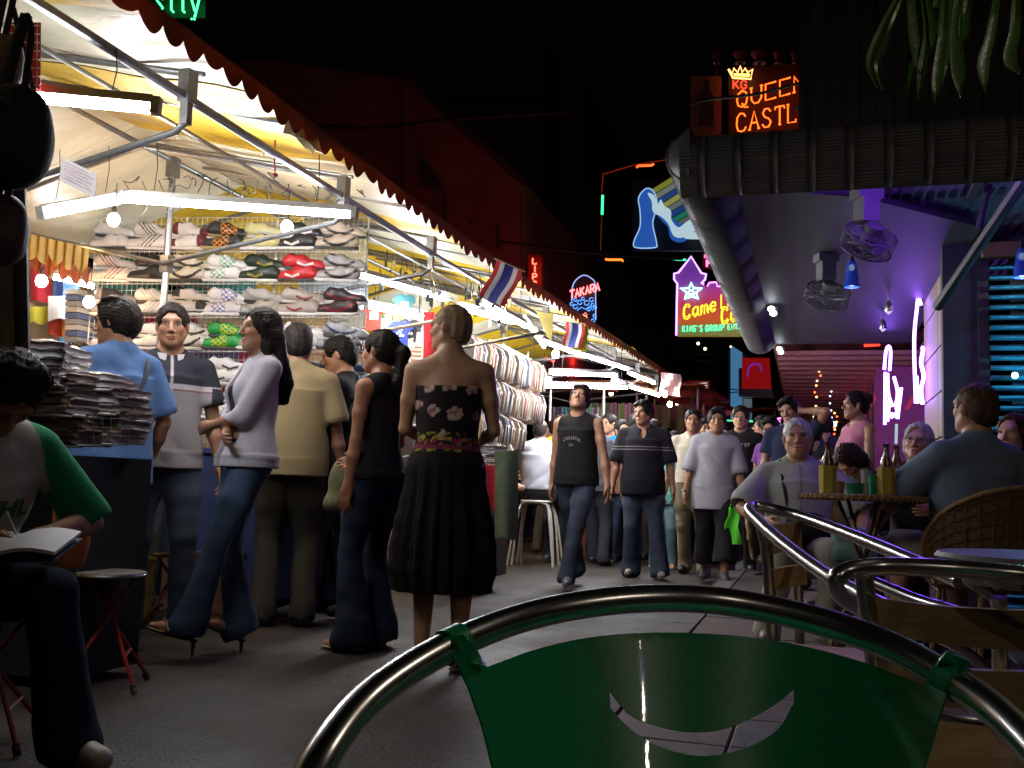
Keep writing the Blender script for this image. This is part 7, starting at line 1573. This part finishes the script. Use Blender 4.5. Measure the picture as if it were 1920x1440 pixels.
# --- seated man in green raglan shirt with a book, far left
def rag(P):
    z, x = P[:, 2], P[:, 0]; c = np.tile(_v((.40, .37, .32)), (len(P), 1)); w = (np.abs(x) > .115+(.98-z)*.35) & (z > .62); w |= np.abs(x) > .185; c[w] = (.012, .20, .075); return c
def watch_x(I):
    w, e = I['arms'][1][2], I['arms'][1][1]; d = (w-e).normalized(); a = d.cross(Vector((0, 0, 1))).normalized(); b = a.cross(d)
    m = MB(); m.tube([w-d*.03+a*.028*math.cos(t)+b*.028*math.sin(t) for t in np.linspace(0, 6.28, 15)[:-1]], .010, 5, closed=True); o = m.build('wristwatch', mat('watch strap', (.02, .02, .02), .5), I['root']); m = MB(); m.sphere(w-d*.03+b*.032, .016, 8, (1, 1, .5)); m.build('watch_face', M_METAL, o)
    m = MB(); h = w+d*.10; m.tube([h+Vector((-.02, .02, -.035)), h+Vector((.01, -.02, .06))], .004, 6); m.build('pen', mat('pen white', (.6, .6, .6), .4), I['root'])
RAG = person('seated young man in grey shirt with green raglan sleeves, reading', PD(-92, 880, 2.98).to_tuple()[:2]+(0,), 24, 1.66, build=1.02, vox=.0055, skin=(.27, .15, .08), sit=.40, lean=(25, 0), head=(-5, -38, 0),
       top=dict(col=rag, sleeve=.92, sg=.018, flare=.012, g=.022, hem=.90, fold=.006, prints=[('ATHL', 1.22, .085, .03, (.015, .15, .06), 1)]), legs=dict(col=jean((.018, .026, .05)), mat=M_DENIM, g=.016, hemr=.075), shoes=dict(col=(.34, .29, .22), sole=(.4, .36, .3)), hair=dict(style='full', col=(.01, .008, .007)),
       larm=(-.10, .36, .64, -1, -.2, -.4), rarm=(.085, .34, .655, 1, -.25, -.35), lleg=(-.18, .44, .09), rleg=(.12, .40, .09), extra=watch_x, curl=(.6, .75), palm=((0, 0, -1), (0, 0, -1)))
# book on his knees
e = empty('open_book', 'open book with white pages on the seated reader\'s knees', 'book', PD(12, 1028, 2.66)); e.scale = (.8, .8, .8); e.rotation_euler = (math.radians(12), math.radians(-4), math.radians(22))
m = MB(); m.sheet([[(u*.20, v*.13, .018*math.sin(min(1, abs(u))*math.pi)*1.0+.004) for v in (-1, 0, 1)] for u in np.linspace(-1, 1, 17)], .012); m.build('pages', mat('book paper', (.62, .60, .58), .7, var=.06), e)
m = MB(); m.box((-.1, 0, -.012), (.205, .27, .004)); m.box((.1, 0, -.012), (.205, .27, .004)); m.build('cover', mat('navy cover', (.03, .04, .10), .5), e)
m = MB(); m.lathe([(.001, 0), (.028, 0), (.028, .002), (.001, .002)], (.12, -.06, .018), 16); m.build('printed_mark', mat('book red', (.28, .06, .05), .6), e)
for k in range(6): m = MB(); m.box((-.1, .07-k*.025, .0235), (.13, .004, .001)); m.build('text_line', mat('ink grey', (.2, .2, .22), .7), e)
# --- cafe guests
def gb(P):
    c = np.tile(_v((.40, .41, .37)), (len(P), 1)); c[(np.abs(P[:, 0]) < .006) & (P[:, 1] > .03)] *= .6; return c
def old_x(I):
    tp = I['tp']; m = MB(); m.tube(bez([tp(.10, .02, 1.47), tp(.09, .13, 1.30), tp(.05, .15, 1.10), tp(-.02, .16, 1.0)], 6), .012, 6, flat=.4); m.build('strap', M_BLKN, I['root'])
    s = SDF((-.2, 0, .40), (.2, .4, .8), .009); s.ell((-.02, .20, .60), (.12, .055, .085), None, .02); s.cap((-.1, .2, .56), (.06, .2, .56), .05, .05, .03); me = s.mesh('waist_bag'); me.materials.append(M_BLKN); link('waist_bag', me, I['root'])
person('old man with thin white hair in pale checked shirt, seated at the table', foot(1498, 905, 5.6, .06), 6, 1.66, build=1.08, belly=.03, vox=.0055, skin=(.50, .29, .20), sit=.36, lean=(-6, 0), top=dict(col=gb, collar=(.38, .40, .38), sleeve=.8, hem=.90, g=.024, flare=.03, fold=.006), legs=dict(col=flat((.36, .33, .27)), g=.02), shoes=dict(col=(.12, .09, .06)), hair=dict(style='grey', col=(.55, .54, .52), thick=.007, rough=.001), head=(-6, -4, 2), mouth=.3, extra=old_x,
       larm=(-.33, .20, .50, -1, -.5, 0), rarm=(.20, .28, .62, 1, -.5, -.4), lleg=(-.10, .44, .085), rleg=(.20, .42, .085))
person('woman with grey bobbed hair and glasses in black tee at the table', foot(1722, 905, 5.75, .06), -18, 1.62, sex='f', build=1.18, vox=.0055, skin=(.52, .28, .21), sit=.38, top=dict(col=flat((.025, .018, .018)), sleeve=.75, hem=.92, g=.02, scoop=.8, flare=.02), legs=dict(col=flat((.03, .03, .03))), shoes=BLK, hair=dict(style='bob', col=(.42, .38, .34), rough=.003), head=(6, 2, -4), mouth=.5, extra=gl_x, larm=(-.2, .38, .72, -1, -.4, -.6), rarm=(.2, .36, .70, 1, -.4, -.6), lleg=(-.12, .42, .085), rleg=(.12, .42, .085))
person('man with cropped hair in pale blue shirt sitting in the wicker chair', foot(1812, 905, 4.6, .06), 204, 1.76, build=1.12, vox=.0055, skin=(.48, .27, .19), sit=.42, lean=(-6, 0), twist=18, top=dict(col=flat((.19, .25, .36)), collar=(.22, .28, .38), sleeve=.95, hem=.90, g=.022, flare=.025, fold=.005), legs=dict(col=flat((.10, .09, .065)), len=.47, hemr=.088, g=.02), shoes=dict(col=(.1, .08, .06)), hair=dict(style='short', col=(.09, .05, .03), thick=.006, rough=.001), head=(4, 0, 0),
       larm=(-.30, .30, .66, -1, -.4, -.4), rarm=(.28, .25, .64, 1, -.4, -.4), lleg=(-.14, .48, .10), rleg=(.16, .46, .10), curl=(.5, .5))
person('woman with dark wavy hair beside the pale blue shirt, right edge', foot(1905, 905, 5.3, .06), -30, 1.60, sex='f', build=1.05, vox=.007, skin=(.46, .26, .19), sit=.42, top=dict(col=flat((.03, .02, .03)), sleeve=.6, hem=.92), legs=dict(col=flat((.10, .07, .05)), len=.45), shoes=BLK, hair=dict(style='bob', col=(.05, .02, .012), rough=.004), lleg=(-.12, .42, .085), rleg=(.12, .42, .085), larm=(-.15, .35, .7), rarm=(.15, .35, .7))
# ------------------------------------------------------------------ stools, carrier bag
def stool_fold(p, seat_z, r, label, M_top):
    e = empty('folding_stool', label, 'stool', p); L = MATS.get('red enamel') or mat('red enamel', (.22, .015, .012), rough=.35, var=.15)
    m = MB(); m.lathe([(.01, seat_z-.02), (r*.96, seat_z-.018), (r, seat_z-.008), (r*.98, seat_z), (.01, seat_z+.002)], n=28); m.build('seat', M_top, e)
    m = MB(); m.tube([(r*1.0*math.cos(a), r*math.sin(a), seat_z-.009) for a in np.linspace(0, 6.283, 29)[:-1]], .006, 6, closed=True); m.build('seat_rim', M_METAL, e)
    ft = [(-.21, .10), (-.06, -.17), (.21, -.08), (.08, .17)]; tp_ = [(.09, -.05), (.08, .06), (-.09, .05), (-.08, -.06)]
    for (a, b), (c, d) in zip(ft, tp_):
        m = MB(); m.tube([(c, d, seat_z-.015), (a, b, .012)], .008, 6); m.build('leg', L, e)
        m = MB(); m.tube([(a*1.0+(c-a)*.05, b+(d-b)*.05, .028), (a, b, .0)], .013, 6); m.build('foot_cap', M_BLKN, e)
    for i, j in ((0, 1), (2, 3)):
        m = MB(); q = lambda k: Vector((ft[k][0], ft[k][1], .012)).lerp(Vector((tp_[k][0], tp_[k][1], seat_z)), .27); m.tube([q(i), q(j)], .006, 6); m.build('crossbar', L, e)
    return e
M_SEATP = mat('patterned vinyl', (.20, .17, .15), rough=.4, var=.9, scale=70, bump=.1)
p = PD(222, 880, 3.95); stool_fold(Vector((p.x, p.y, 0)), .44, .135, 'round folding stool with patterned seat and dark red legs', M_SEATP)
p = PD(338, 880, 5.6); stool_fold(Vector((p.x, p.y, 0)), .40, .12, 'red legged stool behind the polo shirt man\'s legs', mat('red vinyl', (.2, .02, .02), .5))
p = PD(10, 880, 3.1); stool_fold(Vector((p.x, p.y, 0)), .39, .15, 'red legged stool under the seated reader', M_SEATP)
e = empty('tall_stool', 'white tubular stool under the man in the white shirt', 'stool', foot(1008, 905, 10.6)); M_WH = mat('white enamel', (.50, .46, .38), .4)
m = MB(); m.lathe([(.01, .66), (.17, .66), (.18, .675), (.17, .69), (.01, .69)], n=20); m.build('seat', M_WH, e)
for k in range(2):
    for s_ in (-1, 1):
        m = MB(); y = s_*(.06+k*.06); m.tube(bez([(-.23-k*.02, y*1.8, 0), (-.19, y*1.4, .45), (-.15, y, .62), (-.10, y, .655), (.10, y, .655), (.15, y, .62), (.19, y*1.4, .45), (.23+k*.02, y*1.8, 0)], 5), .011, 6); m.build('leg_loop', M_WH, e)
# orange plastic bag beside the reader
c = PD(135, 1000, 3.45); s = SDF(np.array(c)-.2, np.array(c)+.2, .008); s.ell(c, (.055, .05, .10), None, .02); s.cap(c+Vector((0, 0, -.08)), c+Vector((.0, 0, .09)), .05, .065, .03); s.disp(wr(.006, 41)); s.ell(c+Vector((0, 0, .15)), (.055, .05, .06), None, .0, sub=True)
me = s.mesh('plastic_bag'); me.materials.append(mat('orange plastic', (.50, .13, .03), rough=.25, var=.2, spec=.7, bump=.4, bscale=40)); tag(link('plastic_bag', me), 'orange plastic bag hanging beside the reader\'s elbow', 'bag')
m = MB(); m.box(PD(300, 1020, 5.5), (.07, .07, .14)); m.lathe([(.001, 0), (.03, 0), (.03, .12), (.012, .15), (.012, .18), (.001, .18)], PD(302, 1030, 5.4), 10); tag(m.build('bottle_box', mat('pale blue plastic', (.12, .2, .28), .4)), 'pale blue container on the ground behind the polo shirt man', 'container')
# clutter under the counters
for i, (x, y, d, w, c, lb) in enumerate([(232, 985, 5.6, .22, (.45, .33, .05), 'yellow carton under the counter behind the blue shirt man'), (400, 1000, 6.2, .5, (.10, .05, .03), 'brown crate under the shoe counter'), (520, 1010, 6.4, .5, (.05, .05, .06), 'dark crate under the shoe counter'), (640, 1000, 6.6, .45, (.08, .06, .05), 'cardboard box under the counter by the black tee man'), (1070, 985, 11.5, .3, (.35, .10, .03), 'orange crate behind the tall white stool')]):
    m = MB(); b = PD(x, y, d); m.box((b.x, b.y, .17), (w, .3, .34)); m.box((b.x, b.y, .35), (w+.02, .32, .025)); tag(m.build('crate', mat('crate %d' % i, c, .85, var=.4)), lb, 'crate')
# ------------------------------------------------------------------ cafe table, bottles, chairs
TC = PD(1618, 930, 4.75); TC.z = .845
e = empty('cafe_table', 'round cane edged cafe table with bottles on it', 'table', (TC.x, TC.y, .06)); TZ = TC.z-.06
M_CANE = mat('cane', (.30, .17, .06), rough=.5, var=.4, scale=60, bump=.5, bscale=120)
m = MB(); m.lathe([(.01, TZ-.03), (.285, TZ-.03), (.30, TZ-.02), (.30, TZ-.004), (.285, TZ), (.01, TZ)], n=40); m.build('table_top', M_CANE, e)
m = MB()
for k in range(60): a = k*math.pi/30; m.tube([(.300*math.cos(a), .300*math.sin(a), TZ-.030), (.300*math.cos(a+.06), .300*math.sin(a+.06), TZ-.001)], .004, 4)
m.build('cane_edge', M_CANE, e)
for k in range(4):
    a = k*math.pi/2+.5; m = MB(); m.tube([(.13*math.cos(a), .13*math.sin(a), TZ-.03), (-.20*math.cos(a), -.20*math.sin(a), 0)], .010, 6); m.build('leg', mat('bronze tube', (.12, .07, .03), .4, metal=.6), e)
M_BOT = mat('brown beer bottle', (.12, .035, .012), rough=.12, var=.2, bump=0, spec=.8)
def bottle(px, dy, holder, label, full=True):
    p = PD(px, 925, 4.75+dy); p.z = TZ+.062; e = empty('beer_bottle', label, 'bottle', p)
    m = MB(); m.lathe([(.001, 0), (.031, 0), (.033, .01), (.033, .12), (.029, .15), (.014, .19), (.012, .225), (.015, .228), (.015, .24), (.001, .241)], n=16); m.build('glass', M_BOT, e)
    m = MB(); m.lathe([(.0335, .045), (.0338, .05), (.0338, .10), (.0335, .105)], n=16, cap=False); m.build('label', mat('bottle label', (.55, .5, .42), .6), e)
    if holder: m = MB(); m.lathe([(.037, .001), (.040, .001), (.041, .13), (.038, .13)], n=6 if holder == 1 else 14); m.build('holder', mat('yellow foam holder', (.50, .36, .05), .8, var=.15) if holder == 1 else mat('grey foam holder', (.3, .3, .33), .8), e)
bottle(1552, -.12, 1, 'beer bottle in a yellow holder, left end of the table'); bottle(1662, -.14, 1, 'beer bottle in a yellow holder, right half of the table'); bottle(1681, -.02, 2, 'beer bottle in a grey holder beside the right yellow one')
def cup(px, dy, c, label, h=.05, r=.045, name='ashtray'):
    p = PD(px, 925, 4.75+dy); p.z = TZ+.062; m = MB(); m.lathe([(.001, 0), (r*.8, 0), (r, h), (r*.94, h), (r*.72, .008), (.001, .008)], p, 18); tag(m.build(name, mat(name+' %.2f %.2f' % c[:2], c, .25, spec=.7, var=.1)), label, name)
cup(1603, -.15, (.03, .22, .13), 'low green glass ashtray on the cafe table'); cup(1640, -.10, (.02, .30, .14), 'green paper cup beside the yellow holder', .09, .03, 'cup'); cup(1625, .06, (.30, .30, .32), 'clear drinking glass behind the green cup', .12, .028, 'glass'); cup(1574, .05, (.20, .07, .04), 'small brown glass beside the left bottle', .06, .025, 'glass')
# wicker chair
def wicker(p, yaw, label):
    e = empty('wicker_chair', label, 'chair', p, yaw); M_W = MATS.get('wicker') or mat('wicker', (.14, .075, .025), rough=.55, var=.45, scale=90, bump=.8, bscale=140)
    m = MB(); m.lathe([(.01, .38), (.24, .38), (.255, .40), (.24, .425), (.01, .42)], n=26); m.build('seat', M_W, e)
    rows = []
    for i in range(61):
        a = math.pi*(-.12+1.24*i/60); k = math.sin(max(0, min(1, (a+.38)/(math.pi+.76)))*math.pi)**.6
        rows.append([(.27*math.cos(a)*(1+.10*v)+.003*math.sin(i*3+j*3), -.25*math.sin(a)*(1+.14*v)-.02*v, .40+(.10+.34*k)*v) for j, v in enumerate(np.linspace(0, 1, 16))])
    m = MB(); m.sheet(rows, .008); m.build('back', M_W, e)
    m = MB(); m.tube([r_[-1] for r_ in rows], .013, 8); m.build('rim', M_CANE, e)
    # woven strands
    m = MB()
    for j in range(2, 16, 2): m.tube([Vector(r_[j])*1.0+Vector((0, 0, .0)) for r_ in rows[::2]], .006, 4)
    for i in range(0, 61, 3): m.tube([Vector(q) for q in rows[i][::3]], .006, 4)
    m.build('weave', M_W, e); m.children if False else None
    for a in (.7, 2.4, 3.9, 5.5): m = MB(); m.tube([(.2*math.cos(a), .2*math.sin(a), .39), (.25*math.cos(a), .25*math.sin(a), 0)], .012, 6); m.build('leg', M_CANE, e)
    return e
q = foot(1850, 905, 4.52, .06); wicker(q, math.atan2(-q.y, -q.x)+math.radians(218)-R90, 'wicker tub chair holding the man in pale blue')
q = foot(1500, 905, 5.68, .06); wicker(q, math.atan2(-q.y, -q.x)-R90, 'wicker tub chair behind the old man')
# pale green bag under the table
c = PD(1596, 1020, 5.1); s = SDF(np.array(c)-.25, np.array(c)+.25, .010); s.cap(c+Vector((-.07, 0, -.05)), c+Vector((.07, 0, -.05)), .06, .06, .04); s.cap(c+Vector((-.06, 0, .05)), c+Vector((.06, 0, .05)), .04, .04, .04); s.disp(wr(.006, 77)); me = s.mesh('cloth_bag'); me.materials.append(mat('mint cloth', (.22, .38, .34), .85)); tag(link('cloth_bag', me), 'pale mint cloth bag under the cafe table', 'bag')
# ------------------------------------------------------------------ aluminium chairs
M_ALU = mat('polished aluminium', (.72, .71, .70), rough=.25, metal=1, var=.05, bump=.02, bscale=30)
M_ASH = mat('ash slat', (.46, .31, .15), rough=.45, var=.35, scale=5, stretch=(1, 1, 9), bump=.12, bscale=30)
M_GRN = mat('green lacquered sheet', (.012, .38, .15), rough=.33, var=.10, scale=8, bump=.02, bscale=220, spec=.5, coat=.25)
def tubes(e, name, pts, r, n=12, k=8, m=M_ALU):
    b = MB(); b.tube(bez(pts, k), r, n); o = b.build(name, m, e); o.matrix_parent_inverse = Matrix.Translation(-e.location); return o
# nearest chair: green sheet back slung on a round rim, seen across the table
g = empty('green_chair', 'round backed metal chair with a green smiling cut-out, nearest the camera', 'chair', (.16, .75, .06))
rim = [PD(545, 1560, .62), PD(600, 1425, .66), PD(700, 1302, .74), PD(850, 1208, .83), PD(1010, 1150, .90), PD(1180, 1124, .935), (PD(1340, 1126, .94)), PD(1510, 1158, .91), PD(1670, 1212, .86), PD(1830, 1305, .78), PD(1950, 1415, .70), PD(2040, 1540, .63)]
tubes(g, 'rim_tube', rim, .0132, 14, 10)
for a, b in ((rim[0], Vector((-.17, .52, .07))), (rim[-1], Vector((.52, .62, .07)))):
    tubes(g, 'front_leg', [a, a+Vector((0, 0, -.06)), a.lerp(b, .5), b], .0125, 10)
for x in (980, 1640):
    p = PD(x, 1500, .93); q = Vector((p.x, p.y+.04, .07)); tubes(g, 'rear_leg', [PD(x, 1300, .93), p, q], .0125, 10)
# green back: a bent sheet with tabs and a crescent opening, built as a point grid clipped to its outline
def in_poly(x, y, P):
    c = False; j = len(P)-1
    for i in range(len(P)):
        if (P[i][1] > y) != (P[j][1] > y) and x < (P[j][0]-P[i][0])*(y-P[i][1])/(P[j][1]-P[i][1])+P[i][0]: c = not c
        j = i
    return c
def curve2(pts, n=8, closed=False): return [(p.x, p.y) for p in bez([(a, b, 0) for a, b in pts], n, closed)]
outer = [(829, 1196), (868, 1190), (886, 1206)]+curve2([(914, 1250), (1010, 1216), (1120, 1193), (1250, 1186), (1380, 1192), (1500, 1210), (1620, 1242), (1730, 1283)], 6)+[(1752, 1258), (1762, 1238), (1776, 1222), (1816, 1238), (1800, 1266), (1774, 1300), (1758, 1350), (1744, 1400), (1728, 1450), (1716, 1520), (1700, 1620), (950, 1620), (938, 1520), (925, 1440), (905, 1360), (880, 1290), (852, 1235)]
hole = curve2([(1143, 1294), (1180, 1338), (1230, 1360), (1290, 1372), (1350, 1368), (1410, 1345), (1460, 1315), (1489, 1290)], 5)+curve2([(1488, 1318), (1460, 1365), (1410, 1398), (1340, 1416), (1280, 1413), (1220, 1392), (1175, 1360), (1145, 1328)], 5)
def gdepth(x, y):
    u = (x-1310)/480; return .915-.115*u*u-.10*max(0, (y-1190)/400)+.012
def green_sheet():
    bm = bmesh.new(); vo_ = [bm.verts.new((x, y, 0)) for x, y in outer]; vh = [bm.verts.new((x, y, 0)) for x, y in hole]
    eo = [bm.edges.new((vo_[i], vo_[(i+1) % len(vo_)])) for i in range(len(vo_))]; eh = [bm.edges.new((vh[i], vh[(i+1) % len(vh)])) for i in range(len(vh))]
    bmesh.ops.triangle_fill(bm, use_beauty=True, edges=eo+eh)
    for f in list(bm.faces):
        c = f.calc_center_median()
        if in_poly(c.x, c.y, hole): bm.faces.remove(f)
    for _ in range(4):
        bmesh.ops.subdivide_edges(bm, edges=[e for e in bm.edges if e.calc_length() > 24], cuts=1); bmesh.ops.triangulate(bm, faces=bm.faces)
    bmesh.ops.beautify_fill(bm, faces=bm.faces, edges=[e for e in bm.edges if not e.is_boundary])
    for v in bm.verts:
        x, y = v.co.x, v.co.y; d = gdepth(x, y)
        if y < 1250 and (x < 900 or x > 1745): d = min(d, (.815 if x < 900 else .795)) 
        v.co = PD(x, y, d)
    bmesh.ops.recalc_face_normals(bm, faces=bm.faces)
    me = bpy.data.meshes.new('back_sheet'); bm.to_mesh(me); bm.free(); me.polygons.foreach_set('use_smooth', [True]*len(me.polygons)); me.materials.append(M_GRN)
    o = link('back_sheet', me, g); o.matrix_parent_inverse = Matrix.Translation(-g.location)
    sm = o.modifiers.new('thick', 'SOLIDIFY'); sm.thickness = .0022; es_ = o.modifiers.new('edges', 'EDGE_SPLIT'); es_.split_angle = math.radians(50); return o
green_sheet()
RC = bez(rim, 10)
for a_, b_ in ((29, 32), (86, 89)):
    m = MB(); m.tube(RC[a_:b_], .0152, 18); o = m.build('wrap_tab', M_GRN, g); o.matrix_parent_inverse = Matrix.Translation(-g.location)
# seat of the green chair (below the frame)
m = MB(); sc_ = PD(1320, 1800, .72); m.box(Vector((sc_.x, sc_.y, .47)), (.40, .38, .012)); o = m.build('seat', M_GRN, g); o.matrix_parent_inverse = Matrix.Translation(-g.location)
# second chair: rim with curved ash slats, right edge
def slat(e, pts_top, pts_bot, name='slat', th=.012):
    A, B = bez(pts_top, 10), bez(pts_bot, 10); rows = [[a, a.lerp(b, .33), a.lerp(b, .67), b] for a, b in zip(A, B)]
    m = MB(); m.sheet(rows, th); o = m.build(name, M_ASH, e); o.matrix_parent_inverse = Matrix.Translation(-e.location)
h = empty('slatted_chair', 'aluminium chair with pale ash back slats at the right edge', 'chair', (.9, 1.55, .06))
rim2 = [PD(1900, 1300, 2.1), PD(1800, 1215, 1.95), PD(1700, 1172, 1.78), PD(1630, 1148, 1.60), PD(1583, 1122, 1.44), PD(1566, 1092, 1.37), PD(1590, 1070, 1.37), PD(1660, 1062, 1.38), PD(1780, 1066, 1.36), PD(1920, 1078, 1.32), PD(2050, 1096, 1.30), PD(2160, 1130, 1.27)]
tubes(h, 'rim_tube', rim2, .0125, 14, 10)
tubes(h, 'rim_inner_tube', [PD(1920, 1096, 1.38), PD(1820, 1086, 1.44), PD(1850, 1110, 1.48), PD(1872, 1150, 1.5), PD(1885, 1420, 1.55)], .010, 10)
for x in (1620, 2010): tubes(h, 'back_post', [PD(x, 1082, 1.36), PD(x+20, 1250, 1.37), PD(x+40, 1480, 1.42)], .0125, 12)
tubes(h, 'back_post', [PD(1874, 1120, 1.42), PD(1876, 1300, 1.44), PD(1880, 1500, 1.48)], .011, 10)
slat(h, [PD(1640, 1120, 1.33), PD(1740, 1134, 1.375), PD(1840, 1142, 1.40), PD(1960, 1146, 1.41), PD(2060, 1146, 1.38)], [PD(1652, 1186, 1.33), PD(1740, 1204, 1.375), PD(1840, 1216, 1.40), PD(1960, 1222, 1.41), PD(2060, 1222, 1.38)])
slat(h, [PD(1660, 1236, 1.33), PD(1740, 1250, 1.375), PD(1840, 1258, 1.40), PD(2060, 1262, 1.38)], [PD(1668, 1310, 1.33), PD(1740, 1322, 1.375), PD(1840, 1330, 1.40), PD(2060, 1336, 1.38)])
slat(h, [PD(1745, 1350, 1.20), PD(1800, 1356, 1.22), PD(1900, 1368, 1.24), PD(2050, 1380, 1.2)], [PD(1725, 1460, 1.14), PD(1800, 1468, 1.16), PD(1900, 1480, 1.18), PD(2050, 1490, 1.14)])
tubes(h, 'stretcher', [PD(1740, 1330, 1.42), PD(1800, 1352, 1.44), PD(1900, 1360, 1.45)], .009, 10)
# third chair: seen from the side, left of it
k3 = empty('slatted_chair', 'aluminium chair standing empty in front of the old man', 'chair', (.45, 2.6, .06))
rim3 = [PD(1700, 1160, 1.62), PD(1560, 1085, 1.95), PD(1470, 1020, 2.25), PD(1420, 975, 2.5), PD(1405, 955, 2.62), PD(1425, 950, 2.66), PD(1500, 968, 2.6), PD(1600, 1005, 2.35), PD(1700, 1046, 2.1), PD(1800, 1090, 1.9)]
tubes(k3, 'rim_tube', rim3, .0150, 14, 10)
tubes(k3, 'back_post', [PD(1428, 985, 2.5), PD(1440, 1060, 2.5), PD(1450, 1250, 2.5)], .0150, 12)
tubes(k3, 'back_post', [PD(1494, 975, 2.62), PD(1496, 1060, 2.62), PD(1500, 1260, 2.62)], .0130, 12)
tubes(k3, 'front_leg', [PD(1700, 1160, 1.62), PD(1706, 1250, 1.62), PD(1708, 1440, 1.62)], .013, 12)
slat(k3, [PD(1446, 990, 2.48), PD(1470, 982, 2.53), PD(1502, 978, 2.6)], [PD(1450, 1040, 2.48), PD(1472, 1034, 2.53), PD(1504, 1028, 2.6)])
slat(k3, [PD(1450, 1068, 2.48), PD(1480, 1062, 2.53), PD(1512, 1058, 2.6)], [PD(1454, 1108, 2.48), PD(1482, 1100, 2.53), PD(1514, 1096, 2.6)])
tubes(k3, 'arm_tube', [PD(1640, 1092, 1.9), PD(1720, 1125, 1.8), PD(1800, 1150, 1.7), PD(1860, 1180, 1.65)], .0115, 12)
m = MB(); c = PD(1600, 1190, 2.2); m.box(Vector((c.x, c.y, .46)), (.38, .38, .02)); o = m.build('seat', M_ASH, k3); o.matrix_parent_inverse = Matrix.Translation(-k3.location)
# small round white table edge at the right
m = MB(); c = PD(1990, 1052, 2.6); m.lathe([(.01, -.012), (.30, -.012), (.31, 0), (.30, .012), (.01, .012)], c, 32); m.tube([c, Vector((c.x, c.y, .08))], .02, 8); tag(m.build('side_table', mat('pale stone top', (.10, .09, .075), .5)), 'pale round table top at the right edge behind the slatted chair', 'table')
